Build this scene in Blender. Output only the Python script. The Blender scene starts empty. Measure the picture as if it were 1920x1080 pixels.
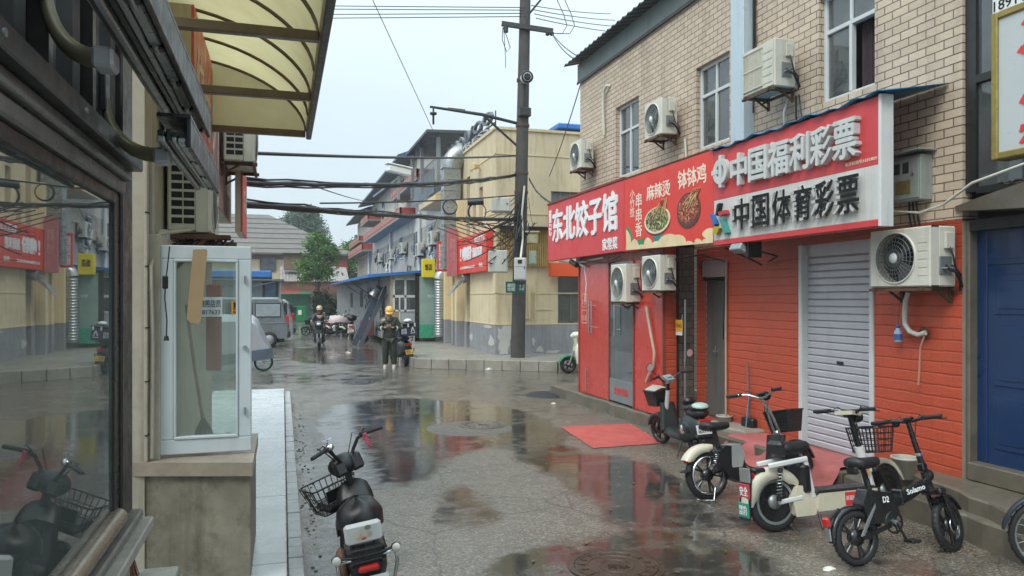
import bpy, math, random
from math import sin, cos, pi, radians
from mathutils import Vector, Matrix
import numpy as np
random.seed(7)
S = bpy.context.scene
COL = S.collection
# ---------------------------------------------------------------- camera, sky, sun, exposure
VPX, HY, FP, CAMZ = 530.0, 558.0, 1400.0, 2.0
TH = math.atan((960 - VPX) / FP)
CT, ST = cos(TH), sin(TH)
cam = bpy.data.objects.new('camera', bpy.data.cameras.new('camera'))
COL.objects.link(cam)
cam.location = (0, 0, CAMZ)
cam.rotation_euler = (radians(90), 0, -TH)
cam.data.sensor_width = 36
cam.data.lens = 36 * FP / 1920
cam.data.shift_y = (HY - 540) / 1920
cam.data.clip_start = .05
cam.data.clip_end = 3000
S.camera = cam
W = bpy.data.worlds.new('World'); S.world = W; W.use_nodes = True
nt = W.node_tree; nt.nodes.clear()
SUN_DIR = Vector((-.50, -.42, .76)).normalized()
sky = nt.nodes.new('ShaderNodeTexSky'); sky.sky_type = 'NISHITA'; sky.sun_disc = False
sky.sun_elevation = math.asin(SUN_DIR.z); sky.sun_rotation = math.atan2(SUN_DIR.x, SUN_DIR.y)
sky.dust_density = 5; sky.ozone_density = 1
tc = nt.nodes.new('ShaderNodeTexCoord'); sx = nt.nodes.new('ShaderNodeSeparateXYZ')
nt.links.new(tc.outputs['Generated'], sx.inputs[0])
mp = nt.nodes.new('ShaderNodeMath'); mp.operation = 'MULTIPLY_ADD'; mp.use_clamp = False
mx = nt.nodes.new('ShaderNodeMath'); mx.operation = 'MAXIMUM'; mx.inputs[1].default_value = 0
nt.links.new(sx.outputs['Z'], mx.inputs[0]); pw = nt.nodes.new('ShaderNodeMath'); pw.operation = 'POWER'; pw.inputs[1].default_value = 2; nt.links.new(mx.outputs[0], pw.inputs[0]); nt.links.new(pw.outputs[0], mp.inputs[0])
mp.inputs[1].default_value = 1.9; mp.inputs[2].default_value = 1.0     # overcast sky: brighter overhead
oc = nt.nodes.new('ShaderNodeVectorMath'); oc.operation = 'SCALE'; oc.inputs[0].default_value = (5.7, 6.75, 7.3)
nt.links.new(mp.outputs[0], oc.inputs['Scale'])
cn = nt.nodes.new('ShaderNodeTexNoise'); cn.inputs['Scale'].default_value = 2.2; cn.inputs['Detail'].default_value = 3
cm = nt.nodes.new('ShaderNodeMapRange'); cm.inputs[3].default_value = .88; cm.inputs[4].default_value = 1.1
nt.links.new(tc.outputs['Generated'], cn.inputs[0]); nt.links.new(cn.outputs[0], cm.inputs[0])
oc2 = nt.nodes.new('ShaderNodeVectorMath'); oc2.operation = 'SCALE'
nt.links.new(oc.outputs[0], oc2.inputs[0]); nt.links.new(cm.outputs[0], oc2.inputs['Scale'])
mixs = nt.nodes.new('ShaderNodeMix'); mixs.data_type = 'RGBA'; mixs.inputs[0].default_value = .93
nt.links.new(sky.outputs[0], mixs.inputs[6]); nt.links.new(oc2.outputs[0], mixs.inputs[7])
bg = nt.nodes.new('ShaderNodeBackground'); bg.inputs[1].default_value = .1
nt.links.new(mixs.outputs[2], bg.inputs[0])
wo = nt.nodes.new('ShaderNodeOutputWorld'); nt.links.new(bg.outputs[0], wo.inputs[0])
sun = bpy.data.objects.new('sun', bpy.data.lights.new('sun', 'SUN')); COL.objects.link(sun)
sun.data.energy = 1.5; sun.data.angle = radians(25); sun.data.color = (1, .97, .92)
sun.rotation_euler = SUN_DIR.to_track_quat('Z', 'Y').to_euler()
S.view_settings.view_transform = 'Standard'; S.view_settings.look = 'None'
S.view_settings.exposure = 0.46; S.view_settings.gamma = 1
S.render.engine = 'CYCLES'
S.cycles.use_denoising = True
S.cycles.max_bounces = 8; S.cycles.transparent_max_bounces = 12
S.cycles.sample_clamp_indirect = 6
# ---------------------------------------------------------------- where a line of sight meets a plane of the place
def dirx(px):
    xc = (px - 960) / FP
    return ST + xc * CT, CT - xc * ST
def atd(px, py, d):
    a, b = dirx(px); return Vector((a * d, b * d, CAMZ + (HY - py) * d / FP))
def onX(px, py, X):
    a, b = dirx(px); return atd(px, py, X / a)
def onY(px, py, Y):
    a, b = dirx(px); return atd(px, py, Y / b)
def onZ(px, py, z=0.):
    return atd(px, py, (CAMZ - z) * FP / (py - HY))
def yX(px, X):
    a, b = dirx(px); return X * b / a
def xY(px, Y):
    a, b = dirx(px); return Y * a / b
def zX(px, py, X): return onX(px, py, X).z
# ---------------------------------------------------------------- mesh builder
def basis(n):
    n = Vector(n).normalized()
    u = n.cross(Vector((0, 0, 1)))
    if u.length < 1e-4: u = Vector((1, 0, 0))
    u.normalize(); return u, n.cross(u).normalized(), n
class MB:
    def __init__(s): s.v = []; s.f = []; s.m = []; s.sm = []; s.mats = []; s.X = None
    def mi(s, m):
        if m not in s.mats: s.mats.append(m)
        return s.mats.index(m)
    def add(s, vs, fs, mat, smooth=False):
        o = len(s.v); k = s.mi(mat)
        if s.X is not None: vs = [s.X @ Vector(v) for v in vs]
        s.v.extend([tuple(v) for v in vs])
        for f in fs:
            s.f.append(tuple(o + i for i in f)); s.m.append(k); s.sm.append(smooth)
        return s
    def box(s, a, b, mat, bev=0., R=None, c=None):
        x0, y0, z0 = [min(a[i], b[i]) for i in range(3)]; x1, y1, z1 = [max(a[i], b[i]) for i in range(3)]
        if bev <= 0:
            vs = [(x0,y0,z0),(x1,y0,z0),(x1,y1,z0),(x0,y1,z0),(x0,y0,z1),(x1,y0,z1),(x1,y1,z1),(x0,y1,z1)]
            fs = [(3,2,1,0),(4,5,6,7),(0,1,5,4),(1,2,6,5),(2,3,7,6),(3,0,4,7)]
        else:
            bev = min(bev, .49*(x1-x0), .49*(y1-y0), .49*(z1-z0))
            vs = []; idx = {}
            for i, (x, sx_) in enumerate(((x0,1),(x1,-1))):
                for j, (y, sy_) in enumerate(((y0,1),(y1,-1))):
                    for k, (z, sz_) in enumerate(((z0,1),(z1,-1))):
                        for ax in range(3):
                            idx[(i,j,k,ax)] = len(vs)
                            vs.append((x + (0 if ax == 0 else sx_*bev), y + (0 if ax == 1 else sy_*bev), z + (0 if ax == 2 else sz_*bev)))
            fs = []
            for ax in range(3):
                for e in (0, 1):
                    q = []
                    for (p, r) in ((0,0),(1,0),(1,1),(0,1)):
                        t = [p, r]; t.insert(ax, e); q.append(idx[(*t, ax)])
                    fs.append(tuple(q))
            for ax in range(3):      # edges along ax
                o1, o2 = [a_ for a_ in range(3) if a_ != ax]
                for p in (0,1):
                    for r in (0,1):
                        def key(e, f_):
                            t = [0,0,0]; t[ax] = e; t[o1] = p; t[o2] = r; return idx[(*t, f_)]
                        fs.append((key(0,o1), key(1,o1), key(1,o2), key(0,o2)))
            for i in (0,1):
                for j in (0,1):
                    for k in (0,1): fs.append(tuple(idx[(i,j,k,ax)] for ax in range(3)))
            cc = Vector(((x0+x1)/2,(y0+y1)/2,(z0+z1)/2)); out = []
            for f in fs:
                p = [Vector(vs[i]) for i in f]; n = (p[1]-p[0]).cross(p[2]-p[0]); m_ = sum(p, Vector())/len(p)
                out.append(f if n.dot(m_-cc) > 0 else tuple(reversed(f)))
            fs = out
        if R is not None:
            c = Vector(c) if c is not None else Vector(((x0+x1)/2,(y0+y1)/2,(z0+z1)/2))
            vs = [c + R @ (Vector(v)-c) for v in vs]
        return s.add(vs, fs, mat)
    def bar(s, p, q, w, h, mat, up=(0,0,1), bev=0.):
        p, q = Vector(p), Vector(q); d = q-p; L = d.length; d.normalize()
        u = d.cross(Vector(up))
        if u.length < 1e-4: u = d.cross(Vector((0,1,0)))
        u.normalize(); n = u.cross(d)
        M_ = Matrix((u, d, n)).transposed().to_4x4(); M_.translation = p
        t = MB(); t.box((-w/2, 0, -h/2), (w/2, L, h/2), mat, bev)
        return s.add([M_ @ Vector(v) for v in t.v], t.f, mat)
    def tube(s, path, r, mat, n=8, closed=False, caps=True):
        P_ = [Vector(p) for p in path]; m = len(P_)
        rs = r if isinstance(r, (list, tuple)) else [r]*m
        T = []
        for i in range(m):
            if closed: t = P_[(i+1) % m] - P_[i-1]
            else: t = P_[min(i+1, m-1)] - P_[max(i-1, 0)]
            T.append(t.normalized() if t.length > 1e-9 else Vector((0,0,1)))
        u = basis(T[0])[0]; vs = []; fs = []
        for i in range(m):
            u = (u - T[i]*u.dot(T[i]))
            if u.length < 1e-5: u = basis(T[i])[0]
            u.normalize(); w = T[i].cross(u)
            for k in range(n):
                a = 2*pi*k/n; vs.append(P_[i] + (u*cos(a) + w*sin(a))*rs[i])
        for i in range(m if closed else m-1):
            j = (i+1) % m
            for k in range(n):
                l = (k+1) % n; fs.append((i*n+k, i*n+l, j*n+l, j*n+k))
        s.add(vs, fs, mat, n > 5)
        if caps and not closed:
            s.add(vs[:n], [tuple(reversed(range(n)))], mat); s.add(vs[-n:], [tuple(range(n))], mat)
        return s
    def cyl(s, p, q, r, mat, r2=None, n=16, caps=True): return s.tube([p, q], [r, r if r2 is None else r2], mat, n, False, caps)
    def lathe(s, prof, c, mat, axis=(0,0,1), n=24, smooth=True, a0=0., a1=2*pi, sq=None):
        u, w, t = basis(axis); c = Vector(c); full = abs(a1-a0-2*pi) < 1e-6; nn = n if full else n+1
        vs = []; fs = []
        for (r, h) in prof:
            for k in range(nn):
                a = a0 + (a1-a0)*k/n; vs.append(c + t*h + (u*cos(a) + w*sin(a))*r)
        for i in range(len(prof)-1):
            for k in range(n):
                l = (k+1) % nn; fs.append((i*nn+k, i*nn+l, (i+1)*nn+l, (i+1)*nn+k))
        return s.add(vs, fs, mat, smooth)
    def ball(s, c, r, mat, n=14, m=9, R=None):
        if not isinstance(r, (tuple, list)): r = (r, r, r)
        vs = []; fs = []; c = Vector(c)
        for i in range(m+1):
            th = pi*i/m
            for k in range(n):
                a = 2*pi*k/n; p = Vector((r[0]*sin(th)*cos(a), r[1]*sin(th)*sin(a), r[2]*cos(th)))
                vs.append(c + (R @ p if R is not None else p))
        for i in range(m):
            for k in range(n): fs.append((i*n+k, (i+1)*n+k, (i+1)*n+(k+1) % n, i*n+(k+1) % n))
        return s.add(vs, fs, mat, True)
    def prism(s, poly, f, mat, smooth=False):
        """poly: 2-D points; f(u, v, t) gives the 3-D point, t = 0 and 1 on the two faces"""
        n = len(poly); vs = [f(u, v, 0) for u, v in poly] + [f(u, v, 1) for u, v in poly]
        s.add(vs, [tuple(reversed(range(n))), tuple(range(n, 2*n))], mat)
        return s.add(vs, [(i, (i+1) % n, n+(i+1) % n, n+i) for i in range(n)], mat, smooth)
    def quad(s, a, b, c, d, mat): return s.add([a, b, c, d], [(0,1,2,3)], mat)
    def loft(s, rings, mat, caps=True, smooth=True, closed=True):
        n = len(rings[0]); vs = [p for r in rings for p in r]; fs = []
        for i in range(len(rings)-1):
            for k in range(n if closed else n-1):
                l = (k+1) % n; fs.append((i*n+k, i*n+l, (i+1)*n+l, (i+1)*n+k))
        s.add(vs, fs, mat, smooth)
        if caps: s.add(rings[0], [tuple(reversed(range(n)))], mat); s.add(rings[-1], [tuple(range(n))], mat)
        return s
    def text(s, body, o, xd, yd, w, h, mat, ext=.004, bold=.0, keep=False):
        """lettering filling the box w x h whose lower left corner is o"""
        vs, fs = glyphs(body, 0, ext > 0)
        xs = [v[0] for v in vs]; ys = [v[1] for v in vs]
        x0, x1, y0, y1 = min(xs)-bold, max(xs)+bold, min(ys)-bold*.7, max(ys)+bold*.7
        kx, ky = w/(x1-x0), h/(y1-y0)
        if keep: kx = ky = min(kx, ky)
        xd, yd, o = Vector(xd), Vector(yd), Vector(o); n = xd.cross(yd)
        for i, (dx, dy) in enumerate(((-1,0),(1,0),(0,.7),(0,-.7)) if bold else ((0,0),)):   # heavier strokes: shifted copies, each a hair prouder
            s.add([o + xd*((v[0]+dx*bold-x0)*kx) + yd*((v[1]+dy*bold-y0)*ky) + n*(v[2]*(ext+.0006*i)) for v in vs], fs, mat)
        return s
_gl = {}
def glyphs(body, bold, solid):
    k = (body, bold, solid)
    if k not in _gl:
        c = bpy.data.curves.new('lettering', 'FONT'); c.body = body; c.offset = bold; c.resolution_u = 2
        c.extrude = .5 if solid else 0; c.space_line = .95
        o = bpy.data.objects.new('lettering', c); COL.objects.link(o)
        m = bpy.data.meshes.new_from_object(o.evaluated_get(bpy.context.evaluated_depsgraph_get()))
        vs = [(v.co.x, v.co.y, v.co.z + (.5 if solid else 0)) for v in m.vertices]; fs = [tuple(p.vertices) for p in m.polygons]
        bpy.data.objects.remove(o); bpy.data.curves.remove(c); bpy.data.meshes.remove(m)
        _gl[k] = (vs, fs)
    return _gl[k]
# ---------------------------------------------------------------- objects
WLOC = {}
def tag(o, label=None, cat=None, group=None, kind=None):
    if label: o['label'] = label
    if cat: o['category'] = cat
    if group: o['group'] = group
    if kind: o['kind'] = kind
    return o
def thing(name, label, cat, loc=(0,0,0), group=None):
    o = bpy.data.objects.new(name, None); COL.objects.link(o); o.location = loc; o.empty_display_size = .2
    WLOC[o] = Vector(loc); return tag(o, label, cat, group)
def obj(name, mb, parent=None, label=None, cat=None, group=None, kind=None, bevel=0., subd=0):
    if not mb.v: return None
    a = np.array(mb.v); lo, hi = a.min(0), a.max(0)
    org = Vector(((lo[0]+hi[0])/2, (lo[1]+hi[1])/2, lo[2]))
    me = bpy.data.meshes.new(name)
    me.from_pydata([tuple(v) for v in (a - np.array(org))], [], mb.f)
    for m in mb.mats: me.materials.append(m)
    me.polygons.foreach_set('material_index', mb.m); me.polygons.foreach_set('use_smooth', mb.sm)
    me.update()
    o = bpy.data.objects.new(name, me); COL.objects.link(o)
    if parent is not None: o.parent = parent; o.location = org - WLOC[parent]
    else: o.location = org
    WLOC[o] = org
    if bevel:
        b = o.modifiers.new('bevel', 'BEVEL'); b.width = bevel; b.segments = 2; b.limit_method = 'ANGLE'; b.angle_limit = radians(40)
    if subd:
        b = o.modifiers.new('subd', 'SUBSURF'); b.levels = b.render_levels = subd
    return tag(o, label, cat, group, kind)
def copy_tree(o, parent=None):
    c = o.copy(); COL.objects.link(c)
    if parent is not None:
        c.parent = parent; c.matrix_parent_inverse = o.matrix_parent_inverse.copy()
    for ch in list(o.children): copy_tree(ch, c)
    return c
def put(o, loc, rz=0., sc=None, rx=0., ry=0.):
    o.location = loc; o.rotation_euler = (rx, ry, rz)
    if sc: o.scale = (sc, sc, sc)
    return o
# ---------------------------------------------------------------- materials
def H(s):
    c = [int(s[i:i+2], 16)/255 for i in (0, 2, 4)]
    return tuple(x/12.92 if x <= .04045 else ((x+.055)/1.055)**2.4 for x in c)
_M = {}
class NT:
    def __init__(s, name):
        s.m = bpy.data.materials.new(name); s.m.use_nodes = True; s.t = s.m.node_tree
        s.b = s.t.nodes['Principled BSDF']; s.out = s.t.nodes['Material Output']
    def n(s, t, **kw):
        x = s.t.nodes.new('ShaderNode'+t)
        for k, v in kw.items(): setattr(x, k, v)
        return x
    def l(s, a, b): s.t.links.new(a, b)
    def co(s, kind='Object'): return s.n('TexCoord').outputs[kind]
    def noise(s, scale, detail=4, rough=.6, vec=None, stretch=None):
        x = s.n('TexNoise'); x.inputs['Scale'].default_value = scale; x.inputs['Detail'].default_value = detail; x.inputs['Roughness'].default_value = rough
        v = vec if vec is not None else s.co()
        if stretch:
            mm = s.n('Mapping'); mm.inputs['Scale'].default_value = stretch; s.l(v, mm.inputs[0]); v = mm.outputs[0]
        s.l(v, x.inputs[0]); return x.outputs[0]
    def rng(s, v, a, b, c, d, clamp=True):
        x = s.n('MapRange'); x.clamp = clamp
        for i, q in enumerate((a, b, c, d)): x.inputs[1+i].default_value = q
        s.l(v, x.inputs[0]); return x.outputs[0]
    def math(s, op, a, b=None):
        x = s.n('Math', operation=op)
        for i, q in enumerate((a, b)):
            if q is None: continue
            if hasattr(q, 'node'): s.l(q, x.inputs[i])
            else: x.inputs[i].default_value = q
        return x.outputs[0]
    def mix(s, f, a, b, mode='MIX'):
        x = s.n('Mix', data_type='RGBA', blend_type=mode)
        for i, q in ((0, f), (6, a), (7, b)):
            if hasattr(q, 'node'): s.l(q, x.inputs[i])
            elif i == 0: x.inputs[0].default_value = q
            else: x.inputs[i].default_value = (*q, 1)
        return x.outputs[2]
    def bump(s, h, st=.3, dist=.01, nrm=None):
        x = s.n('Bump'); x.inputs['Strength'].default_value = st; x.inputs['Distance'].default_value = dist
        s.l(h, x.inputs['Height'])
        if nrm is not None: s.l(nrm, x.inputs['Normal'])
        return x.outputs[0]
    def set(s, **kw):
        for k, v in kw.items():
            i = s.b.inputs[{'col': 'Base Color', 'rough': 'Roughness', 'metal': 'Metallic', 'nrm': 'Normal', 'spec': 'Specular IOR Level', 'ior': 'IOR', 'trans': 'Transmission Weight', 'coat': 'Coat Weight', 'alpha': 'Alpha', 'sheen': 'Sheen Weight'}[k]]
            if hasattr(v, 'node'): s.l(v, i)
            elif isinstance(v, tuple): i.default_value = (*v, 1)
            else: i.default_value = v
        return s
def M(name, col, rough=.55, metal=0., var=.16, vs=4., bump=0., bs=60., spec=.5, dirt=0., streak=0., dcol=(.06,.05,.04), coat=0.):
    """painted / plastic / metal surface with uneven tone, grime patches and run marks"""
    if name in _M: return _M[name]
    if isinstance(col, str): col = H(col)
    t = NT(name); n1 = t.noise(vs, 5, .65)
    lo = tuple(c*(1-var) for c in col); hi = tuple(min(1, c*(1+var*.8)) for c in col)
    c = t.mix(t.rng(n1, .3, .7, 0, 1), lo, hi)
    if dirt:
        n2 = t.noise(vs*2.3, 8, .75); c = t.mix(t.math('MULTIPLY', t.rng(n2, .5, .75, 0, 1), dirt), c, dcol)
    if streak:
        n3 = t.noise(1, 6, .6, stretch=(9, 9, .7)); c = t.mix(t.math('MULTIPLY', t.rng(n3, .5, .72, 0, 1), streak), c, dcol)
    t.set(col=c, metal=metal, spec=spec, coat=coat)
    t.set(rough=t.rng(t.noise(vs*3, 4), .3, .7, max(.02, rough-.1), min(1, rough+.12)))
    if bump: t.set(nrm=t.bump(t.noise(bs, 4), bump, .004))
    _M[name] = t.m; return t.m
# ================================================================ shared materials
def brickmat(name, bw, bh, mo, c1, c2, mc, bst=.6, rough=.7, face=.0, dirt=.0, dcol=(.05,.04,.035), off=.5):
    t = NT(name); g = t.n('NewGeometry'); s = t.n('SeparateXYZ'); t.l(g.outputs['Position'], s.inputs[0])
    cb = t.n('CombineXYZ'); t.l(t.math('ADD', s.outputs[0], s.outputs[1]), cb.inputs[0]); t.l(s.outputs[2], cb.inputs[1])
    b = t.n('TexBrick'); b.offset = off; t.l(cb.outputs[0], b.inputs[0])
    b.inputs['Scale'].default_value = 1; b.inputs['Brick Width'].default_value = bw; b.inputs['Row Height'].default_value = bh
    b.inputs['Mortar Size'].default_value = mo; b.inputs['Mortar Smooth'].default_value = .25; b.inputs['Bias'].default_value = 0
    b.inputs['Color1'].default_value = (*c1, 1); b.inputs['Color2'].default_value = (*c2, 1); b.inputs['Mortar'].default_value = (*mc, 1)
    n1 = t.noise(1.1, 6, .7, g.outputs['Position']); col = t.mix(t.rng(n1, .35, .75, 0, .45), b.outputs[0], tuple(.72*c for c in c1))
    if dirt:
        n2 = t.noise(1, 7, .7, g.outputs['Position'], (3.5, 3.5, .5)); col = t.mix(t.math('MULTIPLY', t.rng(n2, .5, .72, 0, 1), dirt), col, dcol)
    h = t.math('MULTIPLY', b.outputs['Fac'], -1.)
    fn = t.noise(38, 5, .6, g.outputs['Position']); h2 = t.math('ADD', h, t.math('MULTIPLY', fn, face))
    t.set(col=col, rough=rough, nrm=t.bump(h2, bst, .012)); return t.m
m_tile = brickmat('split_face_tile', (.205), .083, .0062, H('cfbca5'), H('bcaa95'), H('574c43'), 1.0, .6, .55, .4, H('6a5a4a'))
def redbrick():
    t = NT('red_painted_brick'); p = t.n('NewGeometry').outputs['Position']; s = t.n('SeparateXYZ'); t.l(p, s.inputs[0]); cb = t.n('CombineXYZ')
    wob = t.math('MULTIPLY', t.math('SUBTRACT', t.noise(3.2, 3, .6, p), .5), .035)
    t.l(t.math('ADD', s.outputs[0], s.outputs[1]), cb.inputs[0]); t.l(t.math('ADD', s.outputs[2], wob), cb.inputs[1])
    b = t.n('TexBrick'); t.l(cb.outputs[0], b.inputs[0]); b.inputs['Scale'].default_value = 1; b.inputs['Brick Width'].default_value = .24; b.inputs['Row Height'].default_value = .107; b.inputs['Mortar Size'].default_value = .004; b.inputs['Mortar Smooth'].default_value = .6
    sz = t.math('MULTIPLY', t.math('FRACT', t.math('DIVIDE', t.math('ADD', s.outputs[2], wob), .107), None), 1.)
    ridge = t.rng(t.math('ABSOLUTE', t.math('SUBTRACT', sz, .5)), .36, .5, 0, 1)
    n1 = t.noise(1.3, 6, .7, p); col = t.mix(t.rng(n1, .3, .7, 0, 1), H('c45337'), H('ae482e'))
    col = t.mix(t.math('MULTIPLY', b.outputs['Fac'], .55), col, H('8a3826')); col = t.mix(t.math('MULTIPLY', ridge, .16), col, H('9a3d25'))
    sc = t.noise(7, 8, .8, p); col = t.mix(t.rng(sc, .62, .7, 0, .5), col, H('d88a6c'))
    soot = t.math('MULTIPLY', t.rng(s.outputs[2], 2.0, 2.7, 0, .5), t.rng(t.noise(2, 5, .7, p), .3, .6, .3, 1)); col = t.mix(soot, col, H('5a3328'))  # wall colour darkens towards the top, broken up by noise
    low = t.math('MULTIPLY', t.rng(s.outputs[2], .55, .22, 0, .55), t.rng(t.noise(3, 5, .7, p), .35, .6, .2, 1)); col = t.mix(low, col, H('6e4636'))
    fn = t.noise(26, 5, .65, p, (1, 1, 2.2)); h = t.math('ADD', t.math('MULTIPLY', ridge, -.5), t.math('ADD', t.math('MULTIPLY', b.outputs['Fac'], -.75), t.math('MULTIPLY', fn, .9)))
    t.set(col=col, rough=.42, nrm=t.bump(h, .6, .012)); return t.m
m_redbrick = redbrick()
m_darkbrick = brickmat('sooty_brick', .12, .11, .006, H('6a5f55'), H('5a4d46'), H('2f2a27'), .8, .7, .3, .4)
m_greybrick = brickmat('grey_brick', .26, .09, .008, H('bbb5a9'), H('a59f94'), H('77777a'), .5, .7, .2, .4)
m_beige = M('beige_render', H('cfbf9e'), .75, 0, .1, 1.2, .15, 40, dirt=.22, streak=.45, dcol=H('8d7a55'))
m_beige2 = M('beige_trim', H('d6c49c'), .7, 0, .08, 2, streak=.3, dcol=H('8d7a55'))
m_plinth = M('grey_plinth_paint', H('8b8c8f'), .6, 0, .16, 1.5, .15, dirt=.35, streak=.45, dcol=H('56534d'))
m_patch = M('bare_cement_patch', H('b4b4ae'), .8, 0, .12, 3, .2, dirt=.2, dcol=H('77736a'))
m_cream = M('cream_wall', H('aaa495'), .6, 0, .14, 2.5, .15, dirt=.35, streak=.65, dcol=H('7a6c54'))
m_conc = M('concrete', H('8f8a80'), .75, 0, .2, 3, .4, 45, dirt=.35, dcol=H('55503f'))
m_conc_d = M('dark_wet_concrete', H('655f52'), .45, 0, .25, 3, .4, 45, dirt=.45, dcol=H('2f2b24'))
m_cement = M('weathered_cement', H('7f796a'), .75, 0, .4, 2.6, .7, 25, dirt=.8, streak=.5, dcol=H('4a4436'))
m_marble = M('speckled_stone_cap', H('92887a'), .4, 0, .18, 9, dirt=.3, dcol=H('7d6c56'))
m_wtile = M('wet_white_slab', H('b4b8b8'), .26, 0, .12, 1.2, dirt=.3, streak=.0, dcol=H('8a8a85'))
m_black = M('black_plastic', (.012,.012,.013), .38, 0, .3, 6)
m_rubber = M('rubber', (.014,.014,.015), .62, 0, .3, 6)
m_dmetal = M('dark_frame_metal', H('2e2f30'), .42, .3, .25, 4, dirt=.2, dcol=H('4a453c'))
m_blackp = M('black_paint', (.011,.011,.012), .22, 0, .3, 5, coat=.3)
m_grey = M('grey_metal', H('8d9293'), .4, .5, .12, 4, dirt=.15)
m_alu = M('aluminium', H('b9bdbf'), .35, .6, .08, 5)
m_steel = M('galvanised_steel', H('a9adae'), .38, .75, .16, 3, dirt=.12, dcol=H('6e6b66'))
m_chrome = M('chrome', (.65,.66,.68), .12, 1., .05, 5)
m_rust = M('rusty_steel', H('5d4434'), .75, .2, .3, 8, dirt=.3)
m_whitep = M('white_paint', H('dcdedb'), .4, 0, .05, 4, dirt=.05, dcol=H('a09a8c'))
m_acw = M('yellowed_white_casing', H('cbcabd'), .45, 0, .06, 3, dirt=.16, streak=.25, dcol=H('7d7461'))
m_upvc = M('white_window_frame', H('c3c8c8'), .4, 0, .06, 4, streak=.2, dcol=H('8a8780'))
m_red_s = M('red_sign_sheet', H('cd3b3d'), .45, 0, .05, 1.2, streak=.12, dcol=H('9f3233'))
m_red_v = M('scarlet_banner', H('d6372c'), .45, 0, .05, 1.5, streak=.1, dcol=H('a5302a'))
m_orange = M('orange_sign_sheet', H('db5526'), .45, 0, .05, 2)
m_wtext = M('white_letter', H('e4e6e6'), .4, 0, .04, 6)
m_gtext = M('grey_white_letter', H('c2c5c3'), .5, 0, .1, 5, streak=.35, dcol=H('7d7f7c'))
m_ktext = M('black_letter', (.010,.010,.011), .6, 0, .2, 6, spec=.25)
m_blue = M('blue_sheet_metal', H('2e6fb4'), .4, .1, .12, 2, dirt=.12)
m_bluetarp = M('teal_blue_sheet', H('1f6a94'), .4, 0, .2, 2, dirt=.2)
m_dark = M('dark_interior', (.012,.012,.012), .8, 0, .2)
m_yellow = M('yellow_sign', H('d3c325'), .45, 0, .06, 3)
m_ybrown = M('bamboo_handle', H('a07a48'), .6, 0, .2, 8)
m_card = M('cardboard', H('9a8464'), .8, 0, .1, 4)
m_skin = M('skin', H('b58a6c'), .55, 0, .08, 20)
m_plank = M('weathered_boards', H('6e5a4a'), .8, 0, .3, 3, dirt=.3)
def glassmat(name, ior=1.7, tint=(.8,.86,.84), dustc=(.3,.32,.31), dust=.08, rough=.01):
    """window glass: fresnel mirror over a clear pane with a film of dust"""
    t = NT(name); t.t.nodes.remove(t.b)
    fr = t.n('Fresnel'); fr.inputs[0].default_value = ior
    gl = t.n('BsdfGlossy'); gl.inputs['Roughness'].default_value = rough; gl.inputs[0].default_value = (.93,.96,.95,1)
    tr = t.n('BsdfTransparent'); tr.inputs[0].default_value = (*tint, 1)
    df = t.n('BsdfDiffuse'); df.inputs[0].default_value = (*dustc, 1)
    dn = t.math('MULTIPLY', t.rng(t.noise(1.3, 6, .7), .3, .75, .35, 1.6, False), dust)
    a = t.n('MixShader'); t.l(dn, a.inputs[0]); t.l(tr.outputs[0], a.inputs[1]); t.l(df.outputs[0], a.inputs[2])
    b = t.n('MixShader'); t.l(fr.outputs[0], b.inputs[0]); t.l(a.outputs[0], b.inputs[1]); t.l(gl.outputs[0], b.inputs[2])
    t.l(b.outputs[0], t.out.inputs[0]); return t.m
m_glass = glassmat('window_glass', 1.9, (.5,.55,.55), (.3,.33,.34), .28)
m_shopglass = glassmat('shop_window_glass', 3.1, (.4,.44,.42), (.34,.40,.38), .22)
m_sashglass = glassmat('dusty_sash_glass', 1.6, (.78,.86,.82), (.5,.56,.52), .22)
# ================================================================ road
def inpoly(x, y, poly):
    r = np.zeros(x.shape, bool); n = len(poly)
    for i in range(n):
        x1, y1 = poly[i]; x2, y2 = poly[(i+1) % n]
        c = ((y1 > y) != (y2 > y)); xi = (x2-x1)*(y-y1)/((y2-y1) if abs(y2-y1) > 1e-9 else 1e-9)+x1
        r ^= c & (x < xi)
    return r
PUD = [  # outlines of standing water (sight lines met with the road plane) and how full they are
 (1., [(640,752),(760,744),(900,750),(1000,772),(1068,815),(1085,862),(1020,852),(930,838),(850,860),(800,905),(700,918),(640,885),(600,830),(590,775)]),
 (1., [(1060,845),(1160,850),(1230,870),(1300,915),(1370,950),(1345,985),(1250,1000),(1178,992),(1100,942),(1020,888),(955,846),(1010,838)]),
 (1., [(930,1045),(1010,1015),(1100,1012),(1200,985),(1300,995),(1430,1035),(1540,1090),(1540,1250),(860,1250),(880,1090)]),
 (.8, [(800,915),(850,900),(920,930),(960,975),(905,1003),(830,985)]),
 (.62, [(550,770),(620,760),(650,900),(740,1000),(740,1090),(600,1140),(560,900)]),
 (.9, [(540,652),(700,652),(735,668),(720,684),(600,684),(545,676)]),
 (.75, [(478,700),(640,696),(770,706),(700,720),(560,724),(478,718)]),
 (.6, [(560,618),(640,618),(660,634),(590,640),(545,634)]),
 (.62, [(840,712),(1000,722),(1042,740),(960,744),(860,730)]),
 (.72, [(1300,905),(1480,955),(1560,1010),(1720,1060),(1620,1090),(1450,1015),(1330,965)]),
 (.7, [(1590,1040),(1720,1055),(1900,1020),(1920,1100),(1640,1120)]),
]
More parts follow.
